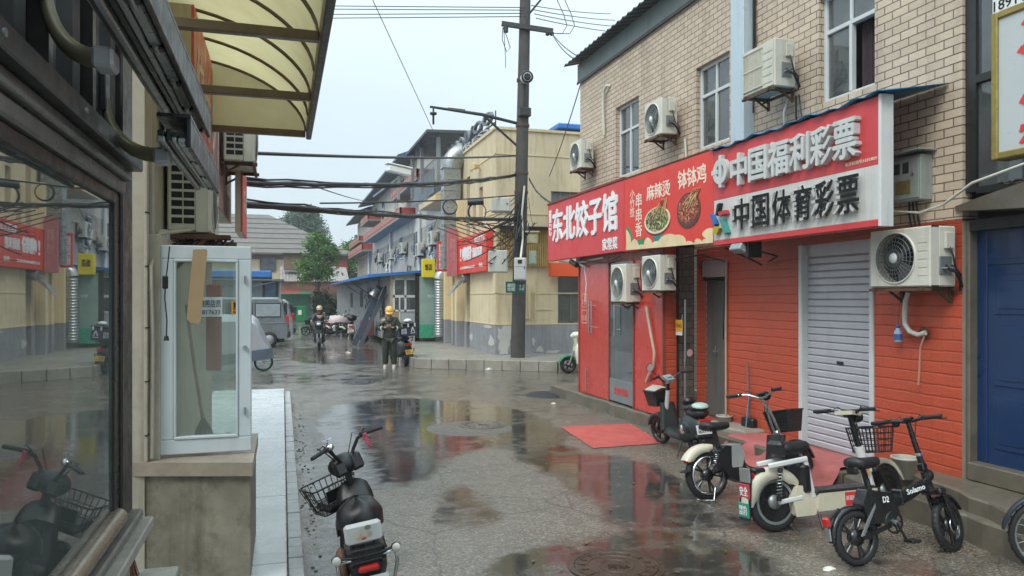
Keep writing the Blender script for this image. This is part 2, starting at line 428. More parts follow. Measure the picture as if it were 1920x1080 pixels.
def build_road():
    ys = [1.2]
    while ys[-1] < 90: ys.append(ys[-1]*1.0105)
    xs = list(np.arange(-1.2, 8.4, .055)); ys = np.array(ys); xs = np.array(xs)
    gx, gy = np.meshgrid(xs, ys); wet = np.zeros(gx.shape)
    rng = np.random.default_rng(3)
    K = 14
    ph = rng.uniform(0, 6, 6)
    wx = .05*np.sin(gx*5+ph[0]+gy*2)+.04*np.sin(gx*11+ph[1]-gy*7); wy = .07*np.sin(gy*4+ph[2]+gx*3)+.05*np.sin(gy*9+ph[3]-gx*6)
    for amt, poly in PUD:
        pw = [tuple(onZ(px, py)[:2]) for px, py in poly]; acc = np.zeros(gx.shape)
        for k in range(K):
            a = 2*pi*k/K*2.4; r = (.04+.3*k/K)
            acc += inpoly(gx+wx+r*cos(a)*.6, gy+wy+r*sin(a)*(.4+gy*.06), pw)
        wet = np.maximum(wet, amt*acc/K)
    # far street: water lies in sheets across the lane
    wet = np.maximum(wet, np.clip((gy-6)/10, 0, 1)*.42+.14)
    far = np.clip((gy-32)/6, 0, 1)*(.5+.35*np.sin(gy*.9+np.sin(gx*.8)*1.5)); wet = np.maximum(wet, far)
    V = np.stack([gx, gy, .006*np.sin(gx*1.3)*np.sin(gy*.9)*0], -1).reshape(-1, 3)
    ny, nx = gx.shape; i = np.arange(ny*nx).reshape(ny, nx)
    F_ = np.stack([i[:-1, :-1], i[:-1, 1:], i[1:, 1:], i[1:, :-1]], -1).reshape(-1, 4)
    me = bpy.data.meshes.new('road'); me.from_pydata(V.tolist(), [], F_.tolist())
    at = me.attributes.new('wet', 'FLOAT', 'POINT'); at.data.foreach_set('value', wet.reshape(-1).astype(np.float32))
    t = NT('wet_asphalt'); pos = t.n('NewGeometry').outputs['Position']
    a = t.n('Attribute', attribute_name='wet'); w0 = a.outputs['Fac']
    nb = t.noise(1.7, 7, .65, pos); nf = t.noise(9, 5, .6, pos)
    w = t.math('ADD', w0, t.math('ADD', t.math('MULTIPLY', t.math('SUBTRACT', nb, .5), 2.0), t.math('MULTIPLY', t.math('SUBTRACT', nf, .5), .7)))
    w = t.math('MULTIPLY', w, t.rng(t.noise(3.3, 6, .7, pos, (.8, 1.6, 1)), .3, .62, .72, 1.08)); wet_ = t.rng(w, .3, .95, 0, 1)
    # aggregate
    vo = t.n('TexVoronoi'); vo.inputs['Scale'].default_value = 62; t.l(pos, vo.inputs[0])
    gr = t.noise(140, 3, .7, pos)
    vs_ = t.n('SeparateColor'); t.l(vo.outputs['Color'], vs_.inputs[0])
    tone = t.mix(t.rng(nb, .3, .7, 0, 1), H('5d574d'), H('7d766a'))
    mud = t.noise(.55, 5, .6, pos); tone = t.mix(t.rng(mud, .5, .68, 0, .55), tone, H('5c5242'))
    stone = t.mix(t.rng(vs_.outputs[0], .45, 1, 0, .55), tone, H('a8a092')); stone = t.mix(t.rng(vs_.outputs[1], .5, 1, 0, .4), stone, H('37332d'))
    cr = t.n('TexVoronoi', feature='DISTANCE_TO_EDGE'); cr.inputs['Scale'].default_value = .8
    wv = t.n('Mix', data_type='VECTOR'); wv.inputs[0].default_value = .12
    nz = t.n('TexNoise'); nz.inputs['Scale'].default_value = 4; t.l(pos, nz.inputs[0]); t.l(pos, wv.inputs[4]); t.l(nz.outputs[1], wv.inputs[5]); t.l(wv.outputs[1], cr.inputs[0])
    crack = t.rng(cr.outputs[0], .0, .012, 1, 0)
    stone = t.mix(t.math('MULTIPLY', crack, .5), stone, H('1e1d1b'))
    col = t.mix(wet_, stone, t.mix(t.rng(mud, .45, .7, 0, 1), H('393733'), H('474034')))
    rp = t.noise(2.6, 3, .5, pos, (1, 2.4, 1))
    t.set(col=col, spec=.95, rough=t.math('ADD', t.math('MULTIPLY', t.math('SUBTRACT', 1., wet_), t.rng(nf, .3, .7, .08, .22)), t.rng(rp, .3, .75, .015, .11)))
    dry = t.math('SUBTRACT', 1., wet_)
    hh = t.math('MULTIPLY', t.math('ADD', vo.outputs[0], t.math('MULTIPLY', gr, .8)), t.math('ADD', t.math('MULTIPLY', dry, dry), .012))
    b1 = t.bump(hh, .6, .007)
    b2 = t.bump(t.math('ADD', rp, t.math('MULTIPLY', nb, 2.)), .05, .02, b1)
    t.set(nrm=b2)
    me.materials.append(t.m)
    o = bpy.data.objects.new('road', me); COL.objects.link(o); tag(o, kind='structure')
    b = MB(); g = M('wet_ground', H('4b4843'), .3, 0, .2, .8, .2, 30)
    b.quad((-180,-60,-.02), (180,-60,-.02), (180,200,-.02), (-180,200,-.02), g); obj('ground', b, kind='structure')
build_road()
# ---------------------------------------------------------------- left pavement: white slabs, kerb of small squares
b = MB(); y = .6
for y1 in (3.05, 5.05, 5.45, 7.3, 10.3, 15.0, 15.9):
    xr = .06 if y1 == 5.05 else .03
    b.box((-1.3, y+.006, 0), (xr, y1, .15 + (.012 if y1 == 5.05 else 0)), m_wtile, .008); y = y1
obj('pavement', b, kind='structure')
b = MB(); y = 1.; ms = M('kerb_square', H('9b9d9b'), .4, 0, .2, 6, .2, dirt=.3); i = 0
while y < 15.8:
    L = .2+.06*random.random()
    b.box((.038, y+.006, 0), (.145, y+L, .085+.012*random.random()), ms, .006); y += L
obj('kerb', b, kind='structure')
# ---------------------------------------------------------------- corner platform by the beige building, with its kerb stones
A_, B_, C_ = Vector((3.6, 21.1, 0)), Vector((7.1, 18.9, 0)), Vector((13, 18.2, 0))
PH = .27
b = MB(); mp_ = M('platform_paving', H('8e8a80'), .35, 0, .2, 1.4, .2, 30, dirt=.3, dcol=H('4b463c'))
pl = [(3.72,21.2),(7.1,19.06),(13,18.4),(13,31),(4.1,31),(3.9,28)]
b.prism(pl, lambda u, v, t: Vector((u, v, PH*t)), mp_)
obj('corner_pavement', b, kind='structure')
b = MB(); mk = M('kerb_stone', H('8d897e'), .5, 0, .22, 2, .25, dirt=.5, dcol=H('5a564b'))
def kerbrun(b, p, q, n, h=PH, w=.16):
    p, q = Vector(p), Vector(q); d = (q-p)/n
    for i in range(n):
        s, e = p+d*i, p+d*(i+1); s = s+d.normalized()*.012
        b.bar(s+Vector((0,0,h/2)), e+Vector((0,0,h/2)), w, h+.01+.015*random.random(), mk, bev=.012)
kerbrun(b, A_, B_, 8); kerbrun(b, B_, C_, 9); kerbrun(b, (3.6,21.2,0), (3.85,28,0), 9)
obj('corner_kerb', b, kind='structure')
# ---------------------------------------------------------------- right hand slabs and steps along the brick shops
b = MB(); zs = .24
def rough_slab(b, pts, z0, z1, mat, jit=.03):
    out = []
    for i, (x, y) in enumerate(pts):
        x2, y2 = pts[(i+1) % len(pts)]; n = max(1, int(math.hypot(x2-x, y2-y)/.18))
        for k in range(n):
            f = k/n; e = 0 if k == 0 else jit
            out.append((x+(x2-x)*f+random.uniform(-e, e), y+(y2-y)*f+random.uniform(-e, e)*.4))
    lo = [Vector((u, v, z0)) for u, v in out]; c = sum(lo, Vector())/len(lo)
    mid = [Vector((u, v, z1-.02)) for u, v in out]
    hi = [Vector((u+(.015 if u < c.x else -.015), v+(.015 if v < c.y else -.015), z1+random.uniform(-.006, .006))) for u, v in out]
    b.loft([lo, mid, hi], mat, smooth=False)
rough_slab(b, [(5.28,14.5),(5.33,10.9),(5.33,9.2),(5.95,9.2),(6.4,9.2),(6.4,14.5)], 0, .21, m_conc_d)
rough_slab(b, [(5.36,9.18),(5.42,6.25),(6.4,6.25),(6.4,9.18)], 0, zs, m_conc_d)
rough_slab(b, [(5.5,9.1),(5.62,8.2),(6.3,8.2),(6.3,9.1)], .2, .3, m_conc)
rough_slab(b, [(5.4,6.2),(5.32,4.4),(5.2,3.6),(6.4,3.6),(6.4,6.2)], 0, .22, m_conc_d)
rough_slab(b, [(5.66,6.1),(5.56,5.2),(5.3,4.2),(5.2,3.3),(6.4,3.3),(6.4,6.1)], .2, .36, m_conc_d, .035)
obj('step_slabs', b, kind='structure')
b = MB(); mg = M('loose_gravel', H('6f6556'), .6, 0, .4, 30, dirt=.3)
for i in range(1500):
    f = random.random(); w = .18*(random.gauss(0, 1)); p = Vector((4.55+.75*f+w*.3, 5.25-.75*f*0-.5*random.random()*f-.15+w, .0))
    r = random.uniform(.004, .012); b.ball(p+Vector((0,0,r*.5)), (r*1.2, r, r*.8), mg, 5, 3)
obj('gravel', b, kind='stuff', label='loose gravel washed up against the concrete step', cat='gravel')
# ================================================================ the brick row on the right
def wallX(b, X, y0, y1, z0, z1, holes, mat, dep, rmat=None):
    """a wall face on the plane X with openings; the reveals run dep deep in +X"""
    ys = sorted({y0, y1, *[h[0] for h in holes], *[h[1] for h in holes]}); zs_ = sorted({z0, z1, *[h[2] for h in holes], *[h[3] for h in holes]})
    ys = [y for y in ys if y0 <= y <= y1]; zs_ = [z for z in zs_ if z0 <= z <= z1]
    for i in range(len(ys)-1):
        for j in range(len(zs_)-1):
            my, mz = (ys[i]+ys[i+1])/2, (zs_[j]+zs_[j+1])/2
            if any(h[0] < my < h[1] and h[2] < mz < h[3] for h in holes): continue
            b.quad((X,ys[i],zs_[j]), (X,ys[i],zs_[j+1]), (X,ys[i+1],zs_[j+1]), (X,ys[i+1],zs_[j]), mat)
    for (a, c, d, e) in holes:
        r = rmat or mat
        for p, q in (((a,d),(c,d)), ((c,d),(c,e)), ((c,e),(a,e)), ((a,e),(a,d))):
            b.quad((X,p[0],p[1]), (X,q[0],q[1]), (X+dep,q[0],q[1]), (X+dep,p[0],p[1]), r)
def windowX(parent, X, y0, y1, z0, z1, trans, curtain=None, opened=False, dark=None):
    f = MB(); w = .05
    for a, c in (((y0,z0),(y0+w,z1)), ((y1-w,z0),(y1,z1)), ((y0+w,z0),(y1-w,z0+w)), ((y0+w,z1-w),(y1-w,z1)), ((y0+w,trans-.025),(y1-w,trans+.025))):
        f.box((X-.03,a[0],a[1]), (X+.04,c[0],c[1]), m_upvc, .006)
    m = (y0+y1)/2
    f.box((X-.035,m-.022,z0+w), (X+.03,m+.022,trans-.025), m_upvc, .005); f.box((X-.028,m-.018,trans+.025), (X+.03,m+.018,z1-w), m_upvc, .005)
    o = obj('window', f, parent)
    for (a, c, d, e, k) in ((y0+w,m,z0+w,trans-.025,0), (m,y1-w,z0+w,trans-.025,1), (y0+w,m,trans+.025,z1-w,2), (m,y1-w,trans+.025,z1-w,3)):
        if opened and k == 0: continue
        p = MB(); p.box((X-.004+.006*(k % 2),a,d), (X+.004+.006*(k % 2),c,e), m_glass); obj('pane', p, o)
    r = MB()
    for q in (((X+.9,y0,z0),(X+.9,y1,z0),(X+.9,y1,z1),(X+.9,y0,z1)), ((X+.05,y0,z0),(X+.9,y0,z0),(X+.9,y0,z1),(X+.05,y0,z1)), ((X+.05,y1,z0),(X+.9,y1,z0),(X+.9,y1,z1),(X+.05,y1,z1)), ((X+.05,y0,z1),(X+.9,y0,z1),(X+.9,y1,z1),(X+.05,y1,z1)), ((X+.05,y0,z0),(X+.9,y0,z0),(X+.9,y1,z0),(X+.05,y1,z0))):
        r.quad(*q, M('room_paint', H('6a6a66'), .8))
    obj('room', r, o)
    if curtain:
        c = MB(); a0, a1, cm = curtain; n = 40; ring = []
        for i in range(n+1):
            y = a0+(a1-a0)*i/n; x = X+.12+.035*sin(i*1.9)
            ring.append([Vector((x,y,z0+.02)), Vector((x,y,z1-.02))])
        c.loft(ring, cm, caps=False, closed=False); obj('curtain', c, o)
    return o
XW, YN, YE = 5.9, 5.28, 14.39
W1 = (11.72, 12.65, 4.2, 5.51); W2 = (8.98, 9.85, 4.19, 5.42); W3 = (6.33, 7.18, 4.22, 5.45)
bld = thing('brick_building', 'two storey corner building of tan split face tiles, red painted below', 'building', (8, 10, 0))
b = MB(); wallX(b, XW, YN, YE, 2.72, 6.5, [W1, W2, W3], m_tile, .13)
b.quad((XW,YE,0), (12,YE,0), (12,YE,6.5), (XW,YE,6.5), m_tile); b.quad((XW,YN,2.7), (12,YN,2.7), (12,YN,6.5), (XW,YN,6.5), m_tile)
obj('tiled_wall', b, bld)
SH = (6.34, 7.51, .245, 2.62); GD = (9.1, 9.83, .24, 2.55)
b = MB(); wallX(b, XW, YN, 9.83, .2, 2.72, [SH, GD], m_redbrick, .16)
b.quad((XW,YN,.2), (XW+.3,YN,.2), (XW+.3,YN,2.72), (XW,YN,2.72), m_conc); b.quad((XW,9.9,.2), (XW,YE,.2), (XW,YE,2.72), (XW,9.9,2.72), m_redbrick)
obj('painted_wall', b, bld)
windowX(bld, XW+.1, *W1, 5.03); windowX(bld, XW+.1, *W2, 4.98, (8.98, 9.3, M('pale_curtain', H('9a9d9c'), .8)))
windowX(bld, XW+.1, *W3, 5.03, (6.36, 6.72, M('plum_curtain', H('3d3036'), .85)), opened=True)
# roof: fascia band and corrugated sheet
b = MB(); mf = M('green_grey_fascia', H('65706e'), .55, 0, .1, 1.2, streak=.2)
b.box((XW-.035, YN-.3, 6.47), (XW+.1, YE+.06, 6.83), mf); b.box((XW-.05, YN-.3, 6.42), (XW-.036, YE+.07, 6.475), m_dmetal); b.box((XW+.1, YE, 6.47), (12, YE+.06, 6.83), mf)
obj('fascia', b, bld)
b = MB(); mr = M('grey_tin_roof', H('5c6265'), .5, .3, .2, 2, dirt=.4, dcol=H('3a3430'))
n = int((YE+.22-4.4)/.035); top = []
for i in range(n+1):
    y = 4.4+(YE+.22-4.4)*i/n; h = .018*(1 if (i//2) % 3 == 0 else -.4)
    top.append([Vector((5.62, y, 6.845+h)), Vector((8.2, y, 7.5+h)), Vector((8.2, y, 7.485+h)), Vector((5.62, y, 6.83+h))])
b.loft(top, mr, smooth=False); b.quad((8.2,4.4,7.48), (8.2,YE+.2,7.48), (12,YE+.2,6.6), (12,4.4,6.6), mr)
b.bar((5.75,14.0,6.84), (5.75,14.0,6.66), .02, .02, m_rust)
obj('roof', b, bld)
# ---------------------------------------------------------------- sheet metal downpipe boxing
t = thing('downpipe_box', 'bluish white boxed metal duct running down the tiled wall beside the old condenser', 'duct', (5.8, 8.55, 3.9))
b = MB(); b.box((5.73, 8.4, 3.88), (5.9, 8.7, 6.42), M('pale_blue_white_sheet', H('b4c4cc'), .35, .1, .06, 1.5, streak=.15), .006); obj('duct', b, t)
b = MB(); b.tube([(5.85,8.36,4.4),(5.86,8.37,5.4),(5.85,8.36,6.45)], .012, m_black, 6); b.tube([(5.88,8.33,4.6),(5.87,8.35,5.6),(5.88,8.34,6.45)], .01, m_black, 6); obj('cable', b, t)
# ---------------------------------------------------------------- air conditioners
def make_ac(name, label, fan='round', L=.62, D=.28, h=.56, case=None, guard=m_grey):
    """outdoor unit; fan side faces +y, service side at -x, hung on two brackets; origin: back foot, middle"""
    case = case or m_acw
    t = thing(name, label, 'air conditioner', (0,0,0), 'air conditioner outdoor units on the shop fronts')
    x0, x1 = -L/2, L/2; fx = x1-.25*L/.62-.03; R = min(h*.43, .235)
    if fan == 'round':
        b = MB()
        # front plate with a round hole: ring of quads from the circle out to the rectangle
        N = 40; inner = []; outer = []
        for k in range(N):
            a = 2*pi*k/N; c, s_ = cos(a), sin(a); inner.append(Vector((fx+R*c, D, h/2+R*s_)))
            e = min((((x1-.012)-fx) if c > 0 else (fx-(x0+.012)))/max(abs(c), 1e-6), (h/2-.012)/max(abs(s_), 1e-6)); outer.append(Vector((fx+e*c, D, h/2+e*s_)))
        for q in ((x0+.012,.012),(x0+.012,h-.012),(x1-.012,.012),(x1-.012,h-.012)):
            k = min(range(N), key=lambda i: (outer[i]-Vector((q[0],D,q[1]))).length); outer[k] = Vector((q[0],D,q[1]))
        deep = [p-Vector((0,.1,0)) for p in inner]
        b.loft([outer, inner, deep], case, caps=False, smooth=False)
        rim = [Vector((p.x+(.012 if p.x > 0 else -.012), D-.012, p.z+(.012 if p.z > h/2 else -.012))) for p in outer]
        b.loft([rim, outer], case, caps=False, smooth=False)
    else:
        b = MB(); b.box((x0+.012,D-.012,.012), (x1-.012,D,h-.012), case, .004)
        N = 0
    b.box((x0,0,0), (x1,D-.1 if fan == 'round' else D-.012,h), case, .012)
    for (a, c) in (((x0,D-.1,0),(x0+.012,D-.012,h)), ((x1-.012,D-.1,0),(x1,D-.012,h)), ((x0,D-.1,0),(x1,D-.012,.012)), ((x0,D-.1,h-.012),(x1,D-.012,h))):
        if fan == 'round': b.box(a, c, case)
    for k in range(5):  # pressed panel lines on the front right
        if fan == 'round': b.box((x0+.03,D+.0005,.1+k*.075), (fx-R-.03,D+.004,.155+k*.075), case, .003)
        else: b.box((x0+.03,D+.0005,.06+k*.09), (x0+.2,D+.005,.12+k*.09), case, .003)
    obj('casing', b, t)
    g = MB()
    if fan == 'round':
        for q in (R*.98, R*.82, R*.66, R*.5, R*.34): g.tube([(fx+q*cos(2*pi*k/30), D+.008+.02*(1-(q/R)**2), h/2+q*sin(2*pi*k/30)) for k in range(30)], .0035, guard, 4, True)
        for k in range(30):
            a = 2*pi*k/30; g.tube([(fx+R*1.0*cos(a), D+.004, h/2+R*1.0*sin(a)), (fx+R*.5*cos(a), D+.022, h/2+R*.5*sin(a)), (fx+.05*cos(a), D+.028, h/2+.05*sin(a))], .0028, guard, 4)
        g.lathe([(0,.034),(.045,.03),(.05,.02)], (fx,D,h/2), m_whitep, (0,1,0), 20)
        g.lathe([(R+.012,.0),(R+.01,.012),(R-.002,.012),(R-.006,0)], (fx,D,h/2), case, (0,1,0), 40)
    else:
        for k in range(15): g.box((x1-.40+k*.025,D+.001,.06), (x1-.392+k*.025,D+.014,h-.06), case)
        for z in (.05,.28,h-.06): g.box((x1-.41,D+.001,z), (x1-.03,D+.018,z+.012), case)
    obj('fan_guard', g, t)
    f = MB(); yb = D-.06
    if fan == 'round':
        f.lathe([(0,-.035),(R-.004,-.035)], (fx,yb,h/2), m_dark, (0,1,0), 30, False)
        for k in range(3):
            a = 2*pi*k/3; ring = [Vector((fx+r*cos(a+e), yb+.012*e*3, h/2+r*sin(a+e))) for r, e in ((.05,-.2),(R*.95,-.45),(R*.95,.55),(.05,.4))]
            f.add(ring, [(0,1,2,3)], M('fan_blade', H('55585a'), .5))
        f.lathe([(0,.03),(.05,.02),(.05,-.02)], (fx,yb,h/2), M('fan_blade', H('55585a'), .5), (0,1,0), 16)
    obj('fan', f, t)
    s = MB()   # coil intake grid on the +x end
    for i in range(2):
        for k in range(7): s.box((x1+.001,.03+i*.085,.06+k*.065), (x1+.0035,.105+i*.085,.105+k*.065), m_dark)
    obj('coil_grille', s, t)
    v = MB(); v.box((x0-.03,.05,h*.62), (x0-.001,.15,h*.9), case, .008); v.box((x0-.012,.06,h*.2), (x0-.001,.2,h*.5), m_grey, .004)
    for k in (0, 1):
        v.cyl((x0-.005,.09+k*.07,h*.3), (x0-.06,.09+k*.07,h*.3), .013, m_steel, n=8); v.cyl((x0-.045,.09+k*.07,h*.3-.02), (x0-.045,.09+k*.07,h*.3+.03), .011, m_black, n=8)
    v.tube([(x0-.02,.1,h*.66),(x0-.06,.1,h*.5),(x0-.05,.06,h*.3),(x0-.05,.0,h*.2),(x0-.02,-.02,-.04)], .009, m_black, 6)
    v.tube([(x0-.05,.16,h*.3),(x0-.09,.1,h*.24),(x0-.07,.03,h*.1),(x0-.03,-.03,.0)], .016, m_black, 6)
    obj('service_valve', v, t)
    k = MB()
    for x in (x0+.08, x1-.08):
        k.box((x-.018,-.02,-.035), (x+.018,D+.03,-.004), m_rust); k.bar((x,-.015,-.13), (x,D*.5,-.03), .02, .02, m_rust); k.box((x-.02,-.03,-.15), (x+.02,-.012,.02), m_rust)
    k.box((x0,-.02,-.04), (x1,.01,-.012), m_rust); k.box((x0,D-.02,-.04), (x1,D+.01,-.012), m_rust)
    obj('bracket', k, t)
    return t
FR = radians(90)
ac = put(make_ac('air_conditioner', 'white outdoor unit hanging on the red wall between shutter and blue door', L=.72, D=.3, h=.55, guard=M('guard_dark_grey', H('5f6262'), .5)), (5.86, 5.67, 2.1), FR)
def ac_copy(src, label, loc, rz=FR, sc=None):
    c = copy_tree(src); tag(c, label); put(c, loc, rz); c.scale = sc if sc else (1,1,1); return c
ac2 = put(make_ac('air_conditioner', 'white outdoor unit with round fan between the first two upper windows', L=.56, D=.27, h=.56), (5.78, 10.47, 4.5), FR)
ac_copy(ac2, 'small white outdoor unit at the far corner of the tiled wall, beside a bent pipe', (5.8, 13.74, 4.53), sc=(1, 1, 1))
ac_copy(ac2, 'bright white outdoor unit over the glass door, lower left of the pair', (5.44, 10.95, 1.93), sc=(.98, 1.1, 1.08))
ac_copy(ac2, 'cream outdoor unit with wire fan guard under the snack banner, nearer of the pair', (5.42, 9.86, 2.1), sc=(1, 1, .92))
put(make_ac('air_conditioner', 'old yellowed outdoor unit with square slatted front beside the boxed duct', 'square', .62, .3, .56, M('old_cream_casing', H('c4c3b4'), .5, 0, .08, 3, dirt=.25, streak=.35, dcol=H('6f6650'))), (5.74, 7.69, 4.46), FR)
b = MB(); b.tube([(5.86,13.1,5.1),(5.84,13.1,5.75),(5.84,13.05,5.95),(5.84,12.95,6.0),(5.9,12.88,5.98)], .03, m_acw, 8)
obj('vent_pipe', b, label='thin cream pipe bent over at the top, rising from the far corner unit', cat='pipe')
for pts, r, m, lab in (([(5.86,10.1,4.42),(5.87,10.08,4.1),(5.86,10.1,3.9)], .018, m_acw, 'short pale hose below the unit between the upper windows'), ([(5.84,7.5,4.4),(5.8,7.45,4.15),(5.86,7.5,3.98)], .012, m_black, 'black hose dangling nearest the wall under the old yellowed unit'), ([(5.84,7.45,4.4),(5.76,7.3,4.1),(5.86,7.25,3.97)], .01, m_black, 'thin black hose swinging out farthest under the old yellowed unit'), ([(5.8,7.6,4.4),(5.7,7.55,4.2),(5.83,7.7,3.98)], .014, m_acw, 'pale hose dangling under the old yellowed unit')):
    b = MB(); b.tube(pts, r, m, 6); obj('drain_hose', b, label=lab, cat='hose')
# ---------------------------------------------------------------- signs
XS = 5.205; LX, UZ = (0,-1,0), (0,0,1)
def txt(b, body, pxl, pxr, z0, z1, mat, ext=.004, bold=.02, X=XS):
    y0, y1 = yX(pxl, X), yX(pxr, X); b.text(body, (X, y0, z0), LX, UZ, y0-y1, z1-z0, mat, ext, bold)
def plate(y1, y0, z0, z1, mat, X=XS, dep=.13, side=None):
    b = MB(); b.box((X,y0,z0), (X+dep,y1,z1), mat, .006); return b
t = thing('shop_sign', 'long red dumpling restaurant sign with large white characters at the street corner', 'shop sign', (5.27, 12.6, 2.74), 'shop signs along the brick row')
b = plate(14.43, 10.87, 2.745, 3.885, m_red_s); obj('panel', b, t)
b = MB(); b.box((XS-.015,10.87,3.887), (XS+.15,14.45,3.925), M('dark_red_edge', H('7c2626'), .6, dirt=.3)); obj('top_rail', b, t)
b = MB(); txt(b, '东北饺子馆', 1037, 1159, 3.09, 3.76, m_wtext, .02, .035); obj('lettering', b, t)
b = MB(); txt(b, '家常菜', 1129.5, 1158, 2.79, 3.0, m_wtext, .006, .03); obj('lettering', b, t)
b = MB(); txt(b, '董\n记', 1029.5, 1034.5, 3.25, 3.78, m_wtext, .006, .03); obj('lettering', b, t)
# snack banner
t = thing('shop_sign', 'scarlet snack banner printed with two bowls of skewers and cream clouds', 'shop sign', (5.27, 9.5, 2.74), 'shop signs along the brick row')
Yl, Yr = 10.855, 8.27
b = plate(Yl, Yr, 2.735, 3.88, m_red_v); obj('panel', b, t)
b = MB(); mw = M('cream_print', H('e7d9c4'), .5, 0, .04, 6)
txt(b, '麻辣烫', 1212.5, 1257, 3.44, 3.67, mw, .003, .02); obj('lettering', b, t); b = MB(); txt(b, '钵钵鸡', 1271, 1324.5, 3.48, 3.74, mw, .003, .02); obj('lettering', b, t); b = MB(); txt(b, '小\n竹\n签', 1181, 1190, 3.26, 3.68, mw, .003, .0); obj('lettering', b, t); b = MB(); txt(b, '串\n串\n香', 1191.5, 1204, 2.93, 3.6, mw, .003, .01)
obj('lettering', b, t)
def bY(px): return yX(px, XS)
def cloud(b, pts, mat, off):
    b.prism([(bY(px), zX(px, py, XS)) for px, py in pts], lambda u, v, tt: Vector((XS-off*tt-.0005, u, v)), mat)
b = MB(); mcl = M('cream_cloud_print', H('dcc89c'), .5, 0, .18, 3); mgr = M('green_print', H('1f8a56'), .5)
cloud(b, [(1174,428),(1177,424),(1182,432),(1187,447),(1183,455),(1178,454),(1174,440)], mgr, .003)
cloud(b, [(1195,450),(1209,446),(1206,459),(1197,460)], mgr, .003); cloud(b, [(1224,444),(1244,439),(1243,449),(1226,453)], M('teal_print', H('1e7d78'), .5), .003)
def lobes(pts, bulge=.35, n=5):
    out = []
    for i in range(len(pts)-1):
        a, c = Vector(pts[i]), Vector(pts[i+1]); nrm = Vector((a.y-c.y, c.x-a.x))*bulge
        for k in range(n): f = k/n; out.append(tuple(a.lerp(c, f)-nrm*4*f*(1-f)*-.5))
    out.append(tuple(pts[-1])); return out
top = lobes([(1174.5,430),(1183,457),(1190,448),(1198,460),(1208,459),(1214,445),(1223,456),(1235,452),(1249,440),(1266,441),(1281,443),(1286,455),(1291,452)], -.25) + lobes([(1291,452),(1302,457),(1307,447),(1316,453),(1325,447),(1317,440),(1322,432),(1337,428)], -.25)
cloud(b, [(px, py) for px, py in top] + [(1337.5,455),(1260,462),(1174.5,469)], mcl, .004)
obj('cloud_print', b, t)
def foodmat(name, cols, scale):
    tt = NT(name); v = tt.n('TexVoronoi'); v.inputs['Scale'].default_value = scale; tt.l(tt.co(), v.inputs[0])
    r = tt.n('ValToRGB'); r.color_ramp.interpolation = 'CONSTANT'
    for i, c in enumerate(cols):
        e = r.color_ramp.elements[i] if i < 2 else r.color_ramp.elements.new(i/len(cols)); e.position = i/len(cols); e.color = (*H(c), 1)
    s = tt.n('SeparateColor'); tt.l(v.outputs[1], s.inputs[0]); tt.l(s.outputs[0], r.inputs[0]); tt.set(col=r.outputs[0], rough=.5); return tt.m
for (px, py, rx, rz, rim, food, tip) in ((1232, 413, 24, 25, 'd9cfae', foodmat('green_food_print', ['6e7a3a','3e4a28','a69a5a','54402a','c2b98a','2f3a20'], 40), (1246, 372)), (1291, 393, 22, 32, '4a3526', foodmat('red_food_print', ['7a2a1a','a8452c','5a2015','c98a5a','8a3a22','2f1712'], 45), (1308, 352))):
    b = MB(); c = onX(px, py, XS); ry = abs(bY(px+rx)-bY(px-rx))/2; rzz = abs(zX(px, py-rz, XS)-zX(px, py+rz, XS))/2
    def ell(k, off, mat, dz=0): b.prism([(c.y+ry*k*cos(2*pi*i/36), c.z+dz+rzz*k*sin(2*pi*i/36)) for i in range(36)], lambda u, v, q: Vector((XS-off*q-.0005, u, v)), mat)
    ell(1, .003, M('bowl_shadow_print', H('6b1f18'), .5), -.03); ell(1, .005, M('bowl_rim_print'+rim, H(rim), .4)); ell(.88, .0065, food, .01)
    tp = onX(*tip, XS); ms = M('skewer_print', H('d0a877'), .5, 0, .2, 20)
    for k in range(11):
        y = c.y+ry*(-.62+1.1*k/10); b.bar((XS-.009, y, c.z+rzz*(.1 if k % 2 else .35)), (XS-.009, tp.y+.08*(k-5)/5, tp.z-.02*(k % 3)), .011, .004, ms, up=(1,0,0))
    obj('bowl_print', b, t)
b = MB(); b.box((XS-.008,8.3,3.88), (XS+.15,Yl,3.895), m_rust); obj('top_rail', b, t)
# lottery sign
t = thing('shop_sign', 'big two line lottery sign, red above white, with raised block characters', 'shop sign', (5.27, 6.9, 2.67), 'shop signs along the brick row')
y1, y0 = 8.265, 5.54
b = MB(); b.box((XS,y0,3.22), (XS+.13,y1,3.845), M('lottery_red_sheet', H('c93f42'), .45, 0, .06, 1.1, streak=.2, dcol=H('94363a')), .004); obj('red_panel', b, t)
b = MB(); b.box((XS+.001,y0,2.715), (XS+.13,y1,3.22), M('crumpled_white_sheet', H('c9c9c5'), .5, 0, .06, 2, .5, 5, dirt=.15, streak=.3, dcol=H('8f8a7e')), .004); obj('white_panel', b, t)
b = MB(); b.box((XS-.004,y0,2.655), (XS+.13,y1,2.714), m_red_s, .004); obj('bottom_strip', b, t)
b = MB(); b.box((XS-.006,y0-.035,2.65), (XS+.14,y0-.001,3.86), M('white_sign_side', H('cfd2d0'), .5, 0, .06, 2, streak=.25), .004); obj('end_panel', b, t)
chars = [(1378,1410),(1412,1447),(1449,1488),(1490,1527),(1529,1569),(1571,1616)]
for body, zz0, zz1, blk in (('中国福利彩票', 3.325, 3.71, 0), ('中国体育彩票', 2.80, 3.165, 1)):
    b = MB()
    for ch, (a, c) in zip(body, chars):
        if blk:
            a -= 1; c -= 5; txt(b, ch, a, c, zz0, zz1, M('white_letter_side', H('b9bab6'), .5, dirt=.2), .055, .01); txt(b, ch, a, c, zz0, zz1, m_ktext, .004, .012, X=XS-.0575)
        else: txt(b, ch, a, c, zz0, zz1, m_gtext, .07, .03)
    obj('lettering', b, t)
